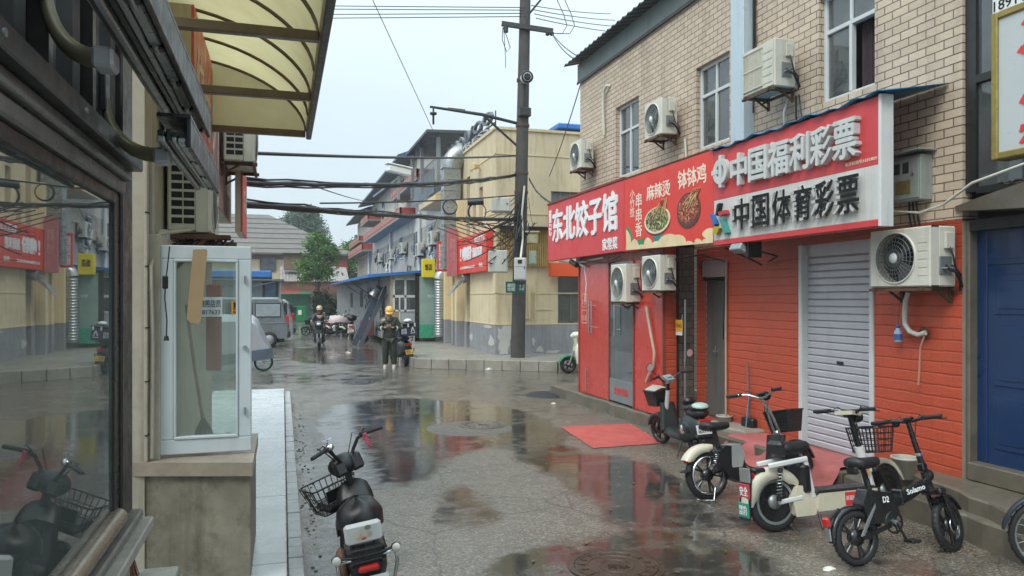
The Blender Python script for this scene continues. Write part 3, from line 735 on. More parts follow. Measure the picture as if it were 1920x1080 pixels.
b = MB(); txt(b, '投注站编号:11213025', 1585, 1645, 3.265, 3.30, mw, .003, .01); obj('lettering', b, t)
b = MB(); c = onX(1358, 322, XS); b.lathe([(.085,.001),(.085,.065),(.155,.065),(.155,.001)], (XS,c.y,c.z), m_gtext, (-1,0,0), 28, False); b.box((XS-.066,c.y-.03,c.z-.2), (XS-.001,c.y+.03,c.z+.2), m_gtext, .004); b.box((XS-.068,c.y+.05,c.z-.03), (XS-.001,c.y+.19,c.z+.03), m_gtext, .004); obj('emblem', b, t)
b = MB()
for pts, hx in (([(1352,384),(1356,381),(1352,405),(1349,404)], '16181a'), ([(1354,398),(1367,394),(1369,401),(1356,405)], 'b8322e'), ([(1338,402),(1341,402),(1349,420),(1346,424)], '2766a8'), ([(1346,424),(1356,428),(1351,440),(1344,436)], 'b39a26'), ([(1357,412),(1362,410),(1371,436),(1365,440)], '3f8f86')):
    b.prism([(bY(px), zX(px, py, XS)) for px, py in pts], lambda u, v, q: Vector((XS-.06*q-.001, u, v)), M('emblem_'+hx, H(hx), .45))
obj('emblem', b, t)
# teal sheet over the lottery sign
b = MB(); n = 44; rings = []
for i in range(n+1):
    y = 5.42+2.9*i/n; w = .014*sin(i*1.3)+.012*sin(i*.47); e = .03*(random.random()-.5)
    rings.append([Vector((XS-.05+e, y, 3.862+w)), Vector((5.55, y, 3.93+w*.6)), Vector((XW-.01, y, 3.99)), Vector((XW-.01, y, 3.984)), Vector((5.55, y, 3.922+w*.6)), Vector((XS-.05+e, y, 3.853+w))])
b.loft(rings, m_bluetarp); obj('rain_sheet', b, label='crumpled teal blue rain sheet lying over the lottery sign', cat='rain sheet')
# ---------------------------------------------------------------- meter box, shutter, grey door
t = thing('meter_box', 'grey electricity meter box with two small windows beside the lottery sign', 'meter box', (5.83, 5.8, 2.94))
b = MB(); mm = M('meter_grey', H('8d9692'), .45, .1, .1, 4, dirt=.2, streak=.3); b.box((5.75,5.6,2.93), (5.895,5.97,3.36), mm, .006); obj('case', b, t)
b = MB(); b.box((5.742,5.615,2.95), (5.7495,5.955,3.34), mm, .004); b.cyl((5.742,5.68,3.19), (5.728,5.68,3.19), .016, m_steel, n=10); obj('door', b, t)
for a in (5.73, 5.84): b = MB(); b.box((5.737,a,3.2), (5.7415,a+.07,3.3), m_dark); obj('meter_window', b, t)
b = MB(); b.box((5.738,5.71,3.0), (5.7415,5.89,3.13), M('amber_window', H('6f6440'), .3)); obj('viewing_window', b, t)
b = MB(); b.box((5.68,5.55,3.39), (5.895,6.0,3.405), mm, .003); obj('rain_hood', b, t)
b = MB(); [b.tube([(5.85,5.75+.04*k,2.93),(5.86,5.74+.05*k,2.8),(5.87,5.72+.05*k,2.66)], .009, m_black, 6) for k in range(3)]; b.tube([(5.8,6.0,2.86),(5.74,5.6,2.8),(5.7,5.3,2.84),(5.58,4.9,2.97),(5.5,4.3,3.05)], .012, m_acw, 6); obj('wire', b, t)
t = thing('roller_shutter', 'closed grey slatted roller shutter in a white steel frame', 'shutter', (5.98, 6.92, .245))
b = MB(); msh = M('shutter_slat', H('bdbdc4'), .4, .15, .07, 1.5, streak=.12, dirt=.08, dcol=H('74727c')); prof = []
z = .26
while z < 2.6:
    for dx, dz in ((0,0),(-.018,.008),(-.02,.062),(-.012,.072),(.004,.078)): prof.append((5.985+dx, z+dz))
    z += .082
b.loft([[Vector((x, 6.39, zz)) for x, zz in prof], [Vector((x, 7.46, zz)) for x, zz in prof]], msh, caps=False, smooth=False, closed=False); obj('curtain', b, t)
b = MB(); b.box((5.88,6.335,.245), (6.0,6.395,2.62), m_upvc, .006); b.box((5.88,7.455,.245), (6.0,7.515,2.62), m_upvc, .006); b.box((5.95,6.395,2.5), (6.05,7.455,2.62), msh); obj('frame', b, t)
b = MB(); b.box((5.958,6.86,1.25), (5.966,6.96,1.285), m_black); obj('lock', b, t); b = MB(); b.box((5.955,6.6,.31), (5.965,6.72,.34), m_grey, .003); obj('handle', b, t)
t = thing('metal_door', 'tall dull grey metal door set back beside the painted brick', 'door', (6.05, 9.45, .24))
md = M('dull_grey_door', H('6b706d'), .4, .3, .12, 1.2, streak=.35, dcol=H('3e3f3c'))
b = MB(); b.box((6.04,9.12,.27), (6.07,9.5,2.25), md, .006); b.box((6.045,9.5,.27), (6.07,9.8,2.25), md, .006); obj('leaf', b, t)
b = MB(); b.box((6.0,9.09,.24), (6.08,9.12,2.55), m_dmetal); b.box((6.0,9.12,2.25), (6.06,9.82,2.3), m_dmetal); b.box((5.99,9.12,2.31), (6.06,9.82,2.54), msh); obj('frame', b, t)
b = MB(); b.box((6.025,9.52,1.15), (6.04,9.54,1.3), m_steel, .004); b.cyl((6.04,9.53,1.22), (5.99,9.53,1.22), .01, m_steel); b.cyl((5.99,9.53,1.22), (5.99,9.43,1.22), .01, m_steel); obj('handle', b, t)
# ---------------------------------------------------------------- the red shop entrance built out in front
t = thing('shop_entrance', 'red film covered glass entrance standing forward under the dumpling sign', 'entrance', (5.6, 11.6, .21))
XE = 5.4; mfilm = M('red_film', H('bd3a2c'), .28, 0, .05, 1, streak=.1, coat=.3, dcol=H('93302a'))
def pane(y0, y1, mat, z0=.22, z1=2.74, x=XE): b = MB(); b.box((x,y0,z0), (x+.03,y1,z1), mat, .004); return b
o = obj('door', pane(11.86, 13.2, mfilm), t)
b = MB()
for (px, z0, z1) in ((1105, 1.36, 1.95), (1110, 1.36, 1.95)):
    y = yX(px, XE-.05); b.cyl((XE-.06,y,z0), (XE-.06,y,z1), .014, m_chrome, n=10); [b.cyl((XE,y,z), (XE-.06,y,z), .01, m_chrome, n=8) for z in (z0+.1, z1-.1)]
obj('handle', b, o); b = MB(); y = yX(1098, XE-.05); b.cyl((XE-.04,y,.3), (XE-.04,y,.72), .014, m_chrome, n=10); b.cyl((XE,y,.4), (XE-.04,y,.4), .01, m_chrome); b.cyl((XE,y,.66), (XE-.04,y,.66), .01, m_chrome); obj('handle', b, o)
b = MB(); wl = M('white_outline', H('e0b8ae'), .5)
for (y, z, s_, a) in ((13.05, 1.82, '13', .2), (13.05, 1.52, '13-5', .3)):
    b.text(s_, (XE-.002,y,z+.05), LX, UZ, .17, .1, wl, .002, .0)
    for q in ((y+.04,y+.03,z,z+.24),(y-.2,y-.21,z,z+.24)): b.box((XE-.003,q[0],q[2]), (XE,q[1],q[3]), wl)
    for zz in (z, z+.24): b.box((XE-.003,y+.04,zz), (XE,y-.21,zz+.01), wl)
obj('number_plate', b, o)
b = MB()
for y in (13.21, 11.85, 10.9, 9.93): b.box((XE-.02,y-.018,.21), (XE+.05,y+.018,2.75), M('red_brown_frame', H('8a4a3e'), .45, .2, .1, 4), .004)
b.box((XE-.02,9.93,2.6), (XE+.05,13.21,2.75), M('red_brown_frame', H('8a4a3e'))); obj('frame', b, t)
o = obj('door', pane(10.93, 11.83, m_glass, .62), t)
b = MB(); b.box((XE-.005,10.93,.24), (XE+.035,11.83,.62), m_grey, .004); b.text('欢迎光临', (XE-.006,11.65,.36), LX, UZ, .55, .13, m_red_s, .002, .03); obj('kick_plate', b, o)
b = MB(); y = yX(1153, XE-.05); b.cyl((XE-.06,y,1.36), (XE-.06,y,1.95), .014, m_chrome, n=10); [b.cyl((XE,y,z), (XE-.06,y,z), .01, m_chrome, n=8) for z in (1.46, 1.85)]; obj('handle', b, o)
obj('side_panel', pane(9.95, 10.88, mfilm), t)
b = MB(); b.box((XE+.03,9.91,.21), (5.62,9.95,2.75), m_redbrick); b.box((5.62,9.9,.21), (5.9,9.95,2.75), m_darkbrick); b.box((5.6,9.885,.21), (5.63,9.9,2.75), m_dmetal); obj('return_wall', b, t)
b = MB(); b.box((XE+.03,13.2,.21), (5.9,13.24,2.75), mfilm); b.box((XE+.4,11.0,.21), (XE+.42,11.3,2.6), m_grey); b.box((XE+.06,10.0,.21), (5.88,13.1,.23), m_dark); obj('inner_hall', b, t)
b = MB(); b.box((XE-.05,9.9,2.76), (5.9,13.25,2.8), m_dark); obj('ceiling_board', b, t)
# ---------------------------------------------------------------- the neighbour with the blue door
t = thing('shop_building', 'dark glazed shop front over a concrete ledge and a blue panelled door', 'building', (7, 4.2, .3))
b = MB(); b.box((5.93,5.17,2.95), (6.05,5.275,7.0), m_dmetal); b.box((5.93,3.0,3.92), (6.0,5.17,3.99), m_dmetal); b.box((5.93,3.0,2.93), (6.0,5.17,2.99), m_dmetal); b.box((5.93,3.0,5.2), (6.0,5.17,5.26), m_dmetal)
b.box((5.94,4.05,2.99), (6.0,4.1,5.2), m_dmetal); o = obj('window', b, t)
b = MB(); b.box((5.965,3.0,2.99), (5.972,5.17,6.6), m_glass); obj('pane', b, o)
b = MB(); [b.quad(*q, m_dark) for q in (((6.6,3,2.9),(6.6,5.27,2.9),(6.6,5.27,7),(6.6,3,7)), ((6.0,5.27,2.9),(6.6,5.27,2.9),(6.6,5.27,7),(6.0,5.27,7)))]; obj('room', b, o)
b = MB(); pp = onX(1862, 3, 5.93); b.box((5.925,3.6,pp.z-.14), (5.929,pp.y,pp.z+.3), m_whitep); b.text('18911568', (5.9245,pp.y-.01,pp.z-.1), LX, UZ, .5, .09, m_ktext, .001, .01); b.text('招租', (5.9245,pp.y-.03,pp.z+.02), LX, UZ, .3, .16, m_ktext, .001, .02); obj('paper_notice', b, t)
b = MB(); b.loft([[Vector((x,y,z0)), Vector((6.3,y,z0)), Vector((6.3,y,z1)), Vector((x,y,z1))] for x, y, z0, z1 in ((5.88,5.34,2.79,2.835),(5.74,4.9,2.75,2.88),(5.62,4.4,2.71,2.93),(5.5,3.0,2.7,2.95))], m_conc_d, smooth=False); obj('ledge', b, t)
b = MB(); ml = M('dead_leaves', H('5a4630'), .8, 0, .4, 20)
for i in range(420):
    p = Vector((random.uniform(5.68,5.92), random.uniform(3.2,4.75), 2.93+random.random()*.04)); r = random.uniform(.015,.035); a = random.random()*6
    d1 = Vector((cos(a), sin(a), random.uniform(-.4,.4)))*r; d2 = Vector((-sin(a), cos(a), random.uniform(-.4,.4)))*r*.5; b.add([p-d1, p+d2, p+d1, p-d2], [(0,1,2,3)], ml)
obj('leaf_litter', b, t)
b = MB(); b.box((5.93,5.235,.36), (6.1,5.278,2.7), m_conc_d, .01); b.box((5.93,3.0,2.6), (6.1,5.235,2.7), m_dmetal); b.box((5.9,3.0,.36), (6.12,5.235,.52), m_conc_d, .01); obj('door_surround', b, t)
mb_ = M('blue_door_paint', H('112f57'), .35, .0, .1, 1.5, streak=.2, coat=.25, dcol=H('163a5e'))
b = MB(); b.box((6.03,4.1,.52), (6.07,5.235,2.3), mb_); b.box((6.03,4.1,2.33), (6.07,5.235,2.6), mb_); b.box((6.02,5.135,.52), (6.03,5.235,2.6), mb_, .004); b.box((6.02,4.1,2.29), (6.03,5.135,2.34), mb_, .004)
for (ya, yb) in ((4.71,5.07),(4.25,4.61)):
    for (za, zb) in ((.66,1.12),(1.22,1.75),(1.85,2.2)): b.box((6.02,ya,za), (6.031,yb,zb), mb_, .009); b.box((6.014,ya+.05,za+.05), (6.022,yb-.05,zb-.05), mb_, .006)
o = obj('door', b, t)
b = MB(); b.cyl((6.03,4.57,1.86), (6.0,4.57,1.86), .022, m_steel, n=12); obj('peephole', b, o); b = MB(); b.box((6.0,4.2,1.28), (6.02,4.25,1.45), m_steel, .004); b.cyl((5.98,4.22,1.36), (5.98,4.36,1.36), .011, m_steel, n=8); obj('handle', b, o)
b = MB(); b.box((6.07,2.6,.3), (6.09,5.27,2.9), m_dark); b.quad((6.0,3,2.65),(9,3,2.65),(9,3,7),(6,3,7), m_dmetal); b.box((6.0,2.6,6.6), (12,5.2,6.9), m_conc); obj('wall', b, t)
t = thing('light_box_sign', 'white light box sign in a gold frame at the right edge of the street', 'shop sign', (5.72, 4.2, 3.15), 'shop signs along the brick row')
b = MB(); b.box((5.66,3.5,3.2), (5.8,4.72,4.3), M('light_box_white', H('b5bbbb'), .35, 0, .03, 2)); obj('panel', b, t)
b = MB(); mgd = M('gold_frame', H('96854a'), .35, .6, .2, 10, dirt=.3)
for q in (((5.64,4.72,3.14),(5.82,4.78,4.36)), ((5.64,3.5,3.14),(5.82,4.72,3.2)), ((5.64,3.5,4.3),(5.82,4.72,4.36))): b.box(*q, mgd, .01)
obj('frame', b, t)
b = MB(); b.text('酒', (5.659,4.56,3.5), LX, UZ, .95, .75, m_red_s, .004, .035); b.text('烟', (5.659,4.54,3.23), LX, UZ, .3, .2, m_red_s, .004, .03); obj('lettering', b, t)
b = MB(); [b.bar((5.82,y,z), (5.97,y,z), .03, .03, m_dmetal) for y in (4.6, 3.8) for z in (3.4, 4.1)]; obj('bracket', b, t)
# ================================================================ left: the shop with the big window
XL = -.5; YB = 2.79
t = thing('glass_shop', 'dark framed shop with a large reflecting window at the left edge', 'shop', (-.8, 2, 0))
mfr = M('brown_black_frame', H('2a2725'), .35, .3, .25, 6, dirt=.3, dcol=H('51483b'))
mfl = M('worn_aluminium_frame', H('6f706c'), .35, .5, .2, 6, dirt=.4, streak=.2, dcol=H('403a32'))
b = MB(); b.box((XL-.03,2.62,1.235), (XL+.016,2.785,3.26), mfr, .006); b.box((XL-.01,2.555,1.30), (XL+.007,2.62,2.33), M('black_gasket', (.02,.02,.02), .3), .003)
obj('post', b, t)
b = MB(); b.box((XL-.03,.5,2.29), (XL+.01,2.555,2.325), mfr, .004); b.box((XL-.03,.5,2.325), (XL+.026,2.62,2.367), mfl, .006); b.box((XL-.03,.5,2.367), (XL+.042,2.62,2.383), mfl, .003)
b.box((XL-.03,.5,2.383), (XL+.02,2.62,2.42), mfl, .005); b.box((XL-.03,.5,2.42), (XL+.052,2.76,2.473), M('grey_channel', H('55585a'), .4, .4, .2, 6, dirt=.35), .004)
for k in range(4): b.cyl((XL+.052,.9+.55*k,2.446), (XL+.056,.9+.55*k,2.446), .008, m_steel, n=8)
obj('window_frame', b, t)
b = MB(); b.box((XL-.006,.5,1.33), (XL-.002,2.565,2.3), m_shopglass); obj('pane', b, t)
b = MB(); b.lathe([(.029,-1.1),(.029,1.05)], (XL+.01,1.53,1.316), M('bronze_rail', H('85796a'), .3, .5, .15, 5, dirt=.3), (0,1,0), 18)
b.box((XL-.03,.4,1.264), (XL+.052,2.77,1.292), mfl, .006); b.box((XL-.03,.4,1.226), (XL+.084,2.77,1.263), M('whitish_ledge', H('8f8d86'), .45, .1, .2, 4, dirt=.4, dcol=H('4f483c')), .005); b.box((XL-.05,.4,0), (XL+.01,2.77,1.226), m_cement)
obj('sill', b, t)
b = MB(); mv = M('dark_folded_panel', H('1e1f20'), .6, 0, .3, 5, dirt=.2); n = 60; ring = []
for i in range(n+1):
    y = .5+2.13*i/n; x = XL-.016+(.016 if (i//3) % 2 else -.016); ring.append([Vector((x,y,2.473)), Vector((x,y,3.37))])
b.loft(ring, mv, caps=False, smooth=False, closed=False); b.box((XL-.026,2.26,2.473), (XL+.01,2.295,3.37), mfr); b.box((XL-.026,1.84,2.473), (XL+.016,1.873,3.37), mfr)
obj('fascia', b, t)
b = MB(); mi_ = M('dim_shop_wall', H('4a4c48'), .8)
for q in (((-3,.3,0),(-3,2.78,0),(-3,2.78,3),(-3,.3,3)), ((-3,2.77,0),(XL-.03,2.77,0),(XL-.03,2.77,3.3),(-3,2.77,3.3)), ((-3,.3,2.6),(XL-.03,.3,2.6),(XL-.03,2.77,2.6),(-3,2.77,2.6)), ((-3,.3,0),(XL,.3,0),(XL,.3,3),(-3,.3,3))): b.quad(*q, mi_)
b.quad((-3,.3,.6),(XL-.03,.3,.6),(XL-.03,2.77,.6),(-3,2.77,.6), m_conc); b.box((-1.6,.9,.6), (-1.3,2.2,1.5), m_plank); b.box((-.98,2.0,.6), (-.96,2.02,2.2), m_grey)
obj('interior', b, t)
b = MB(); b.box((-4,.3,3.37), (XL+.02,2.8,4.2), m_cream); b.quad((-4,2.785,0),(XL-.03,2.785,0),(XL-.03,2.785,3.4),(-4,2.785,3.4), m_cream); obj('wall', b, t)
# ---------------------------------------------------------------- retracted awnings and their curved arms
def awning(label, xa, xb, y0, y1, z, army, armz):
    k_ = (xb-xa)/.23
    t = thing('retracted_awning', label, 'awning', ((xa+xb)/2, (y0+y1)/2, z), 'folded awnings over the shop window')
    ml_ = M('awning_rail_light', H('a0a4a6'), .32, .6, .2, 6, dirt=.3); mdk = M('awning_rail_dark', H('2c2f31'), .35, .4, .2, 6, dirt=.2)
    def bx(b, x0, x1, ya, yb, za, zb, m, bev): b.box((xa+x0*k_,ya,z+za*k_), (xa+x1*k_,yb,z+zb*k_), m, bev*k_)
    b = MB(); bx(b, 0, .055, y0, y1, 0, .05, ml_, .008); bx(b, .006, .05, y0, y1+.002, .05, .09, mdk, .004); bx(b, .012, .028, y0, y1-.01, -.003, .0, mdk, .001); obj('front_rail', b, t)
    b = MB(); bx(b, .06, .1, y0, y1-.01, .02, .1, mdk, .01); bx(b, .1, .13, y0, y1+.005, .01, .05, ml_, .006); b.cyl((xa+.12*k_,y0,z+.06*k_), (xa+.12*k_,y1-.03,z+.06*k_), .022*k_, mdk, n=10); obj('roller', b, t)
    b = MB(); bx(b, .14, .19, y0, y1-.016, 0, .04, ml_, .008)
    for k in range(int((y1-y0)/.29)):
        y = y1-.06-.29*k; bx(b, .135, .195, y-.016, y+.016, -.012, .045, mdk, .006); b.cyl((xa+.165*k_,y-.03,z-.004*k_), (xa+.165*k_,y+.03,z-.004*k_), .012*k_, ml_, n=8)
    obj('arm', b, t)
    b = MB(); b.box((xb-.013,y0,z-.01), (xb,y1+.015,z+.07), mdk, .003); b.box((xa,y0,z+.07), (xb,y1,z+.08), mdk); obj('cover', b, t)
    b = MB(); path = []
    dx = xa-.03-(XL+.01)
    for k in range(13):
        a = pi*.5*k/12; path.append((XL+.01+dx*(1-cos(a)), army-.03*k/12, armz+.16-.16*sin(a)))
    path.append((xa-.01, army-.03, armz-.003))
    b.tube(path, [.012+.011*k/13 for k in range(14)], M('olive_cast_arm', H('6e6a55'), .4, .4, .15, 8, dirt=.2), 10); b.box((XL,army-.03,armz+.12), (XL+.016,army+.03,armz+.24), mdk, .003); obj('curved_arm', b, t)
    b = MB(); b.box((xa-.03,army-.063,armz-.026), (xa+.013,army+.01,armz+.018), M('pale_end_block', H('a7abac'), .4, .2, .1, 8), .006); obj('arm_foot', b, t)
awning('long dark folded awning with curved arm above the shop window', -.36, -.24, .5, 2.79, 2.568, 1.84, 2.52)
awning('short folded awning hanging lower, in front of the wall mounted condenser', -.326, -.24, 2.21, 3.16, 2.421, 2.41, 2.415)
# ---------------------------------------------------------------- yellow polycarbonate canopy
t = thing('canopy', 'yellowish translucent arched canopy with dark ribs over the pavement', 'canopy', (-.35, 5, 3.6))
tt = NT('amber_polycarbonate'); tt.t.nodes.remove(tt.b)
dcol = tt.mix(tt.rng(tt.noise(1.1, 6, .7), .35, .7, 0, 1), H('ccc598'), H('bbae82'))
d1 = tt.n('BsdfDiffuse'); tr = tt.n('BsdfTranslucent'); tt.l(dcol, d1.inputs[0]); tt.l(dcol, tr.inputs[0]); mm_ = tt.n('MixShader'); mm_.inputs[0].default_value = .62; tt.l(d1.outputs[0], mm_.inputs[1]); tt.l(tr.outputs[0], mm_.inputs[2])
gl = tt.n('BsdfGlossy'); gl.inputs['Roughness'].default_value = .2; m2 = tt.n('MixShader'); m2.inputs[0].default_value = .06; tt.l(mm_.outputs[0], m2.inputs[1]); tt.l(gl.outputs[0], m2.inputs[2]); tt.l(m2.outputs[0], tt.out.inputs[0])
m_poly = tt.m
XO, ZO, ZW = .215, 3.6, 4.22
def arc(f): a = pi/2*f; return XO-(XO+.95)*(1-cos(a)) if False else XO-1.17*(1-cos(a))**.9, ZO+(ZW-ZO)*sin(a)
arcp = [arc(k/14) for k in range(15)]
b = MB(); ys = [1.5, 3.0, 4.66, 6.1, 7.46]
b.loft([[Vector((x, y, z+.02)) for x, z in arcp] for y in np.linspace(1.5, 7.46, 20)], m_poly, caps=False, closed=False); obj('sheet', b, t)
b = MB(); pp_ = [Vector((u, 7.478, v)) for u, v in arcp+[(arcp[-1][0],ZO)]]; b.add(pp_, [tuple(range(len(pp_)))], m_poly); obj('end_panel', b, t)
mrib = M('canopy_brown_frame', H('6b5c4c'), .4, .4, .2, 3, dirt=.35, dcol=H('3a3128'))
for y in (7.44, 6.79, 6.14, 5.44, 4.72, 4.05, 3.4, 2.7, 2.0):
    b = MB(); b.tube([(x, y, z) for x, z in arcp], .014, mrib, 8); obj('rib', b, t)
for y in (7.46, 6.08, 4.66, 3.2):
    b = MB(); b.box((-.95,y-.03,ZO-.055), (XO-.005,y+.03,ZO+.005), mrib, .005); obj('beam', b, t)
b = MB(); b.box((XO,1.5,ZO-.07), (XO+.05,7.5,ZO+.05), M('canopy_edge_gutter', H('55524d'), .45, .4, .3, 5, dirt=.5, dcol=H('2a2622')), .008); obj('gutter', b, t)
# ---------------------------------------------------------------- cream wall beyond, pipes, condenser
XC = -.86
t = thing('shop_building', 'cream plastered building behind the open white sash with pipes on it', 'building', (-3, 9, 0))
b = MB(); b.box((-6,5.35,0), (XC,10.2,4.6), m_cream); b.box((-.97,5.40,.925), (-.775,5.95,2.42), m_cream, .006); obj('wall', b, t)
b = MB(); b.box((XC,5.33,.93), (XC+.02,5.40,2.9), M('white_tile_strip', H('a9a294'), .35, 0, .12, 4, dirt=.3), .004); b.box((XC,5.42,.93), (XC+.012,5.46,3.), m_dark); b.box((XC,5.46,.93), (XC+.035,5.52,3.), m_cream, .006)
for z in (1.1,1.45,1.8,2.2,2.55): b.box((XC+.005,5.325,z), (XC+.0235,5.405,z+.008), m_dark)
obj('corner_trim', b, t)
b = MB(); b.tube([(XC+.04,5.36,.95),(XC+.045,5.37,1.7),(XC+.035,5.36,2.2),(XC+.05,5.6,2.44),(XC+.2,6.0,2.5)], .014, m_cream, 8); obj('conduit', b, t)
b = MB(); b.box((XC-.02,5.98,.93), (XC+.06,6.08,2.5), m_upvc, .01); b.box((XC-.02,5.62,.95), (XC+.05,5.68,2.42), m_upvc, .006); obj('window_jamb', b, t)
b = MB(); b.box((XC-.3,6.08,2.42), (XC+.01,7.6,2.5), m_upvc); b.box((XC-.2,5.68,.93), (XC+.0,5.98,2.42), M('white_inner_board', H('bfc2bd'), .5)); obj('window_head', b, t)
aL = put(make_ac('air_conditioner', 'grimy cream outdoor unit with square coil grid, seen end on above the white sash', L=.8, D=.3, h=.55, case=M('old_cream_casing', H('c4c3b4'))), (-.83, 6.52, 2.5), -FR)
aU = ac_copy(aL, 'outdoor unit high up between red signs, seen end on against the sky', (-.585, 8.65, 3.42), -FR, (1.05, 1, 1.02))
b = MB(); b.box((-.9,6.05,2.44), (-.38,6.16,2.475), m_rust, .004); b.box((-.9,6.16,2.45), (-.86,6.9,2.475), m_rust, .004); b.box((-.86,6.8,2.44), (-.38,6.9,2.475), m_rust, .004); b.bar((-.86,6.08,2.12), (-.55,6.08,2.45), .03, .03, m_rust); b.box((-.9,6.04,2.05), (-.86,6.12,2.6), m_rust)
for k in range(7): b.tube([(-.75+.05*k,6.1,2.44), (-.74+.05*k+random.uniform(-.03,.03),6.09,2.39-.03*random.random()), (-.7+.05*k,6.08,2.4), (-.66+.05*k,6.1,2.44)], .008, m_black, 5)
obj('condenser_bracket', b, label='rusty bracket with tangled black wire under the end-on condenser', cat='bracket')
for (y0, y1, z0, z1, x, lab, txtb, m) in ((5.92, 7.3, 3.1, 4.15, -.62, 'faded red printed sign board beside the folded awning', '烧烤', M('faded_red_print', H('c4533f'), .45, 0, .25, 1.6, streak=.5, dcol=H('cfa98a'))), (7.302, 10.15, 2.94, 4.12, -.625, 'narrow brownish pink sign board behind the condenser', '小吃', M('pink_brown_board', H('9c7a70'), .5, 0, .15, 2, streak=.4, dcol=H('c9b2a4'))), (8.9, 9.95, 2.74, 3.5, -.43, 'red sign board with a cream end farthest along the left wall', '便利店', M('old_red_board', H('c4453f'), .45, 0, .1, 2, streak=.4, dcol=H('d99a8c')))):
    s_ = thing('shop_sign', lab, 'shop sign', (x-.1, (y0+y1)/2, z0), 'sign boards along the left wall')
    b = MB(); b.box((x-.02,y0,z0), (x,y1,z1), m, .004); obj('panel', b, s_)
    b = MB(); b.box((x-(.08 if x > -.5 else .2),y0+.001,z0+.001), (x-.02,y1,z1-.001), M('cream_sign_side', H('b9ab93'), .5, 0, .1, 3, streak=.4)); obj('box', b, s_)
    b = MB(); b.text(txtb, (x+.001,y0+.12,z0+.25), (0,1,0), UZ, (y1-y0)-.25, (z1-z0)-.5, M('faded_white_letter', H('cdb9ae'), .5, 0, .2, 8), .003, .02); obj('lettering', b, s_)
# ---------------------------------------------------------------- cement plinth, sash, step
t = thing('plinth', 'grey cement plinth with a stone cap under the open white sash', 'plinth', (-.55, 5.7, .15))
fp = [(-.95,5.39),(-.2,5.16),(-.2,6.2),(-.95,6.2)]; b = MB(); b.prism(fp, lambda u, v, q: Vector((u, v, .15+.69*q)), m_cement); obj('body', b, t, bevel=.006)
b = MB(); b.prism([(-.955,5.355),(-.185,5.12),(-.185,6.22),(-.955,6.22)], lambda u, v, q: Vector((u, v, .842+.088*q)), m_marble); obj('cap', b, t, bevel=.006)
t = thing('window_sash', 'white glazed sash swung open over the plinth with paper stickers', 'sash', (-.5, 5.6, .96))
x0, x1, z0, z1, ys_ = -.78, -.205, .95, 2.35, 5.45
b = MB(); ms_ = M('sash_white', H('bcc6ca'), .35, 0, .05, 2, streak=.1)
for q in (((x0,z0),(x1,z0+.1)), ((x0,z1-.09),(x1,z1)), ((x0,z0+.1),(x0+.085,z1-.09)), ((x1-.085,z0+.1),(x1,z1-.09))): b.box((q[0][0],ys_-.025,q[0][1]), (q[1][0],ys_+.025,q[1][1]), ms_, .006)
for q in (((x0+.085,z0+.1),(x1-.085,z0+.12)), ((x0+.085,z1-.11),(x1-.085,z1-.09)), ((x0+.085,z0+.12),(x0+.1,z1-.11)), ((x1-.1,z0+.12),(x1-.085,z1-.11))): b.box((q[0][0],ys_-.033,q[0][1]), (q[1][0],ys_+.02,q[1][1]), ms_, .004)
obj('frame', b, t)
b = MB(); b.box((x0+.1,ys_-.004,z0+.12), (x1-.1,ys_+.004,z1-.11), m_sashglass); obj('pane', b, t)
b = MB(); b.cyl((x1-.04,ys_-.026,1.66), (x1-.04,ys_-.05,1.66), .014, m_steel, n=14); b.box((x1-.047,ys_-.045,1.2), (x1-.037,ys_-.026,1.25), m_grey); b.box((x1-.047,ys_-.045,2.1), (x1-.037,ys_-.026,2.15), m_grey); obj('lock', b, t)
def stick(pxl, pxr, pyt, pyb, mat): p, q = onY(pxl, pyb, ys_-.006), onY(pxr, pyt, ys_-.006); return p, q
p, q = stick(434, 451, 564, 590, None); b = MB(); b.box((p.x,ys_-.007,p.z), (q.x,ys_-.0045,q.z), M('orange_sticker', H('c98a2a'), .5)); b.text('推', (p.x+.01,ys_-.0075,p.z+.035), (1,0,0), UZ, q.x-p.x-.02, .055, m_ktext, .001, .03); b.text('PUSH', (p.x+.012,ys_-.0075,p.z+.01), (1,0,0), UZ, q.x-p.x-.024, .014, m_ktext, .001, .02); obj('push_sticker', b, t)
p, q = stick(362, 417, 557, 594, None); b = MB(); b.box((p.x,ys_-.007,p.z), (q.x,ys_-.0045,q.z), M('pale_paper', H('b9c4c4'), .6)); b.text('招聘男店员', (p.x+.005,ys_-.0075,p.z+.065), (1,0,0), UZ, q.x-p.x-.015, .05, M('grey_ink', H('4c5960')), .001, .01); b.text('20017633', (p.x+.02,ys_-.0075,p.z+.015), (1,0,0), UZ, q.x-p.x-.035, .032, M('grey_ink', H('4c5960')), .001, .01); obj('paper_notice', b, t)
t = thing('broom', 'old broom with a bamboo handle leaning behind the sash glass', 'broom', (-.55, 5.85, .94))
b = MB(); b.tube([(-.66,5.8,1.95),(-.61,5.84,1.5),(-.555,5.85,1.12)], .012, m_ybrown, 8); obj('handle', b, t)
b = MB()
for k in range(70): a = random.uniform(-1,1); b.tube([(-.553,5.85,1.14), (-.55+.05*a,5.85+random.uniform(-.03,.03),1.05), (-.545+.09*a,5.85+random.uniform(-.04,.04),.94)], .003, M('dark_bristle', H('3c382f'), .8), 3)
obj('bristles', b, t)
b = MB(); b.box((-.55,6.02,1.45), (-.44,6.05,2.1), M('dull_red_cloth', H('a8322f'), .7), .01); obj('red_board', b, label='dull red board standing behind the sash glass', cat='board')
b = MB(); cd = []
for i in range(9):
    f = i/8; cd.append([Vector((-.735+.05*f-.04*f, 5.36, 2.33-.62*(1-f)*1)) , Vector((-.60+.055*f-.02, 5.47, 2.31-.62*(1-f)+.03))])
pl = [(350,598),(356,604),(372,607),(377,601),(389,470),(386,467),(362,468)]
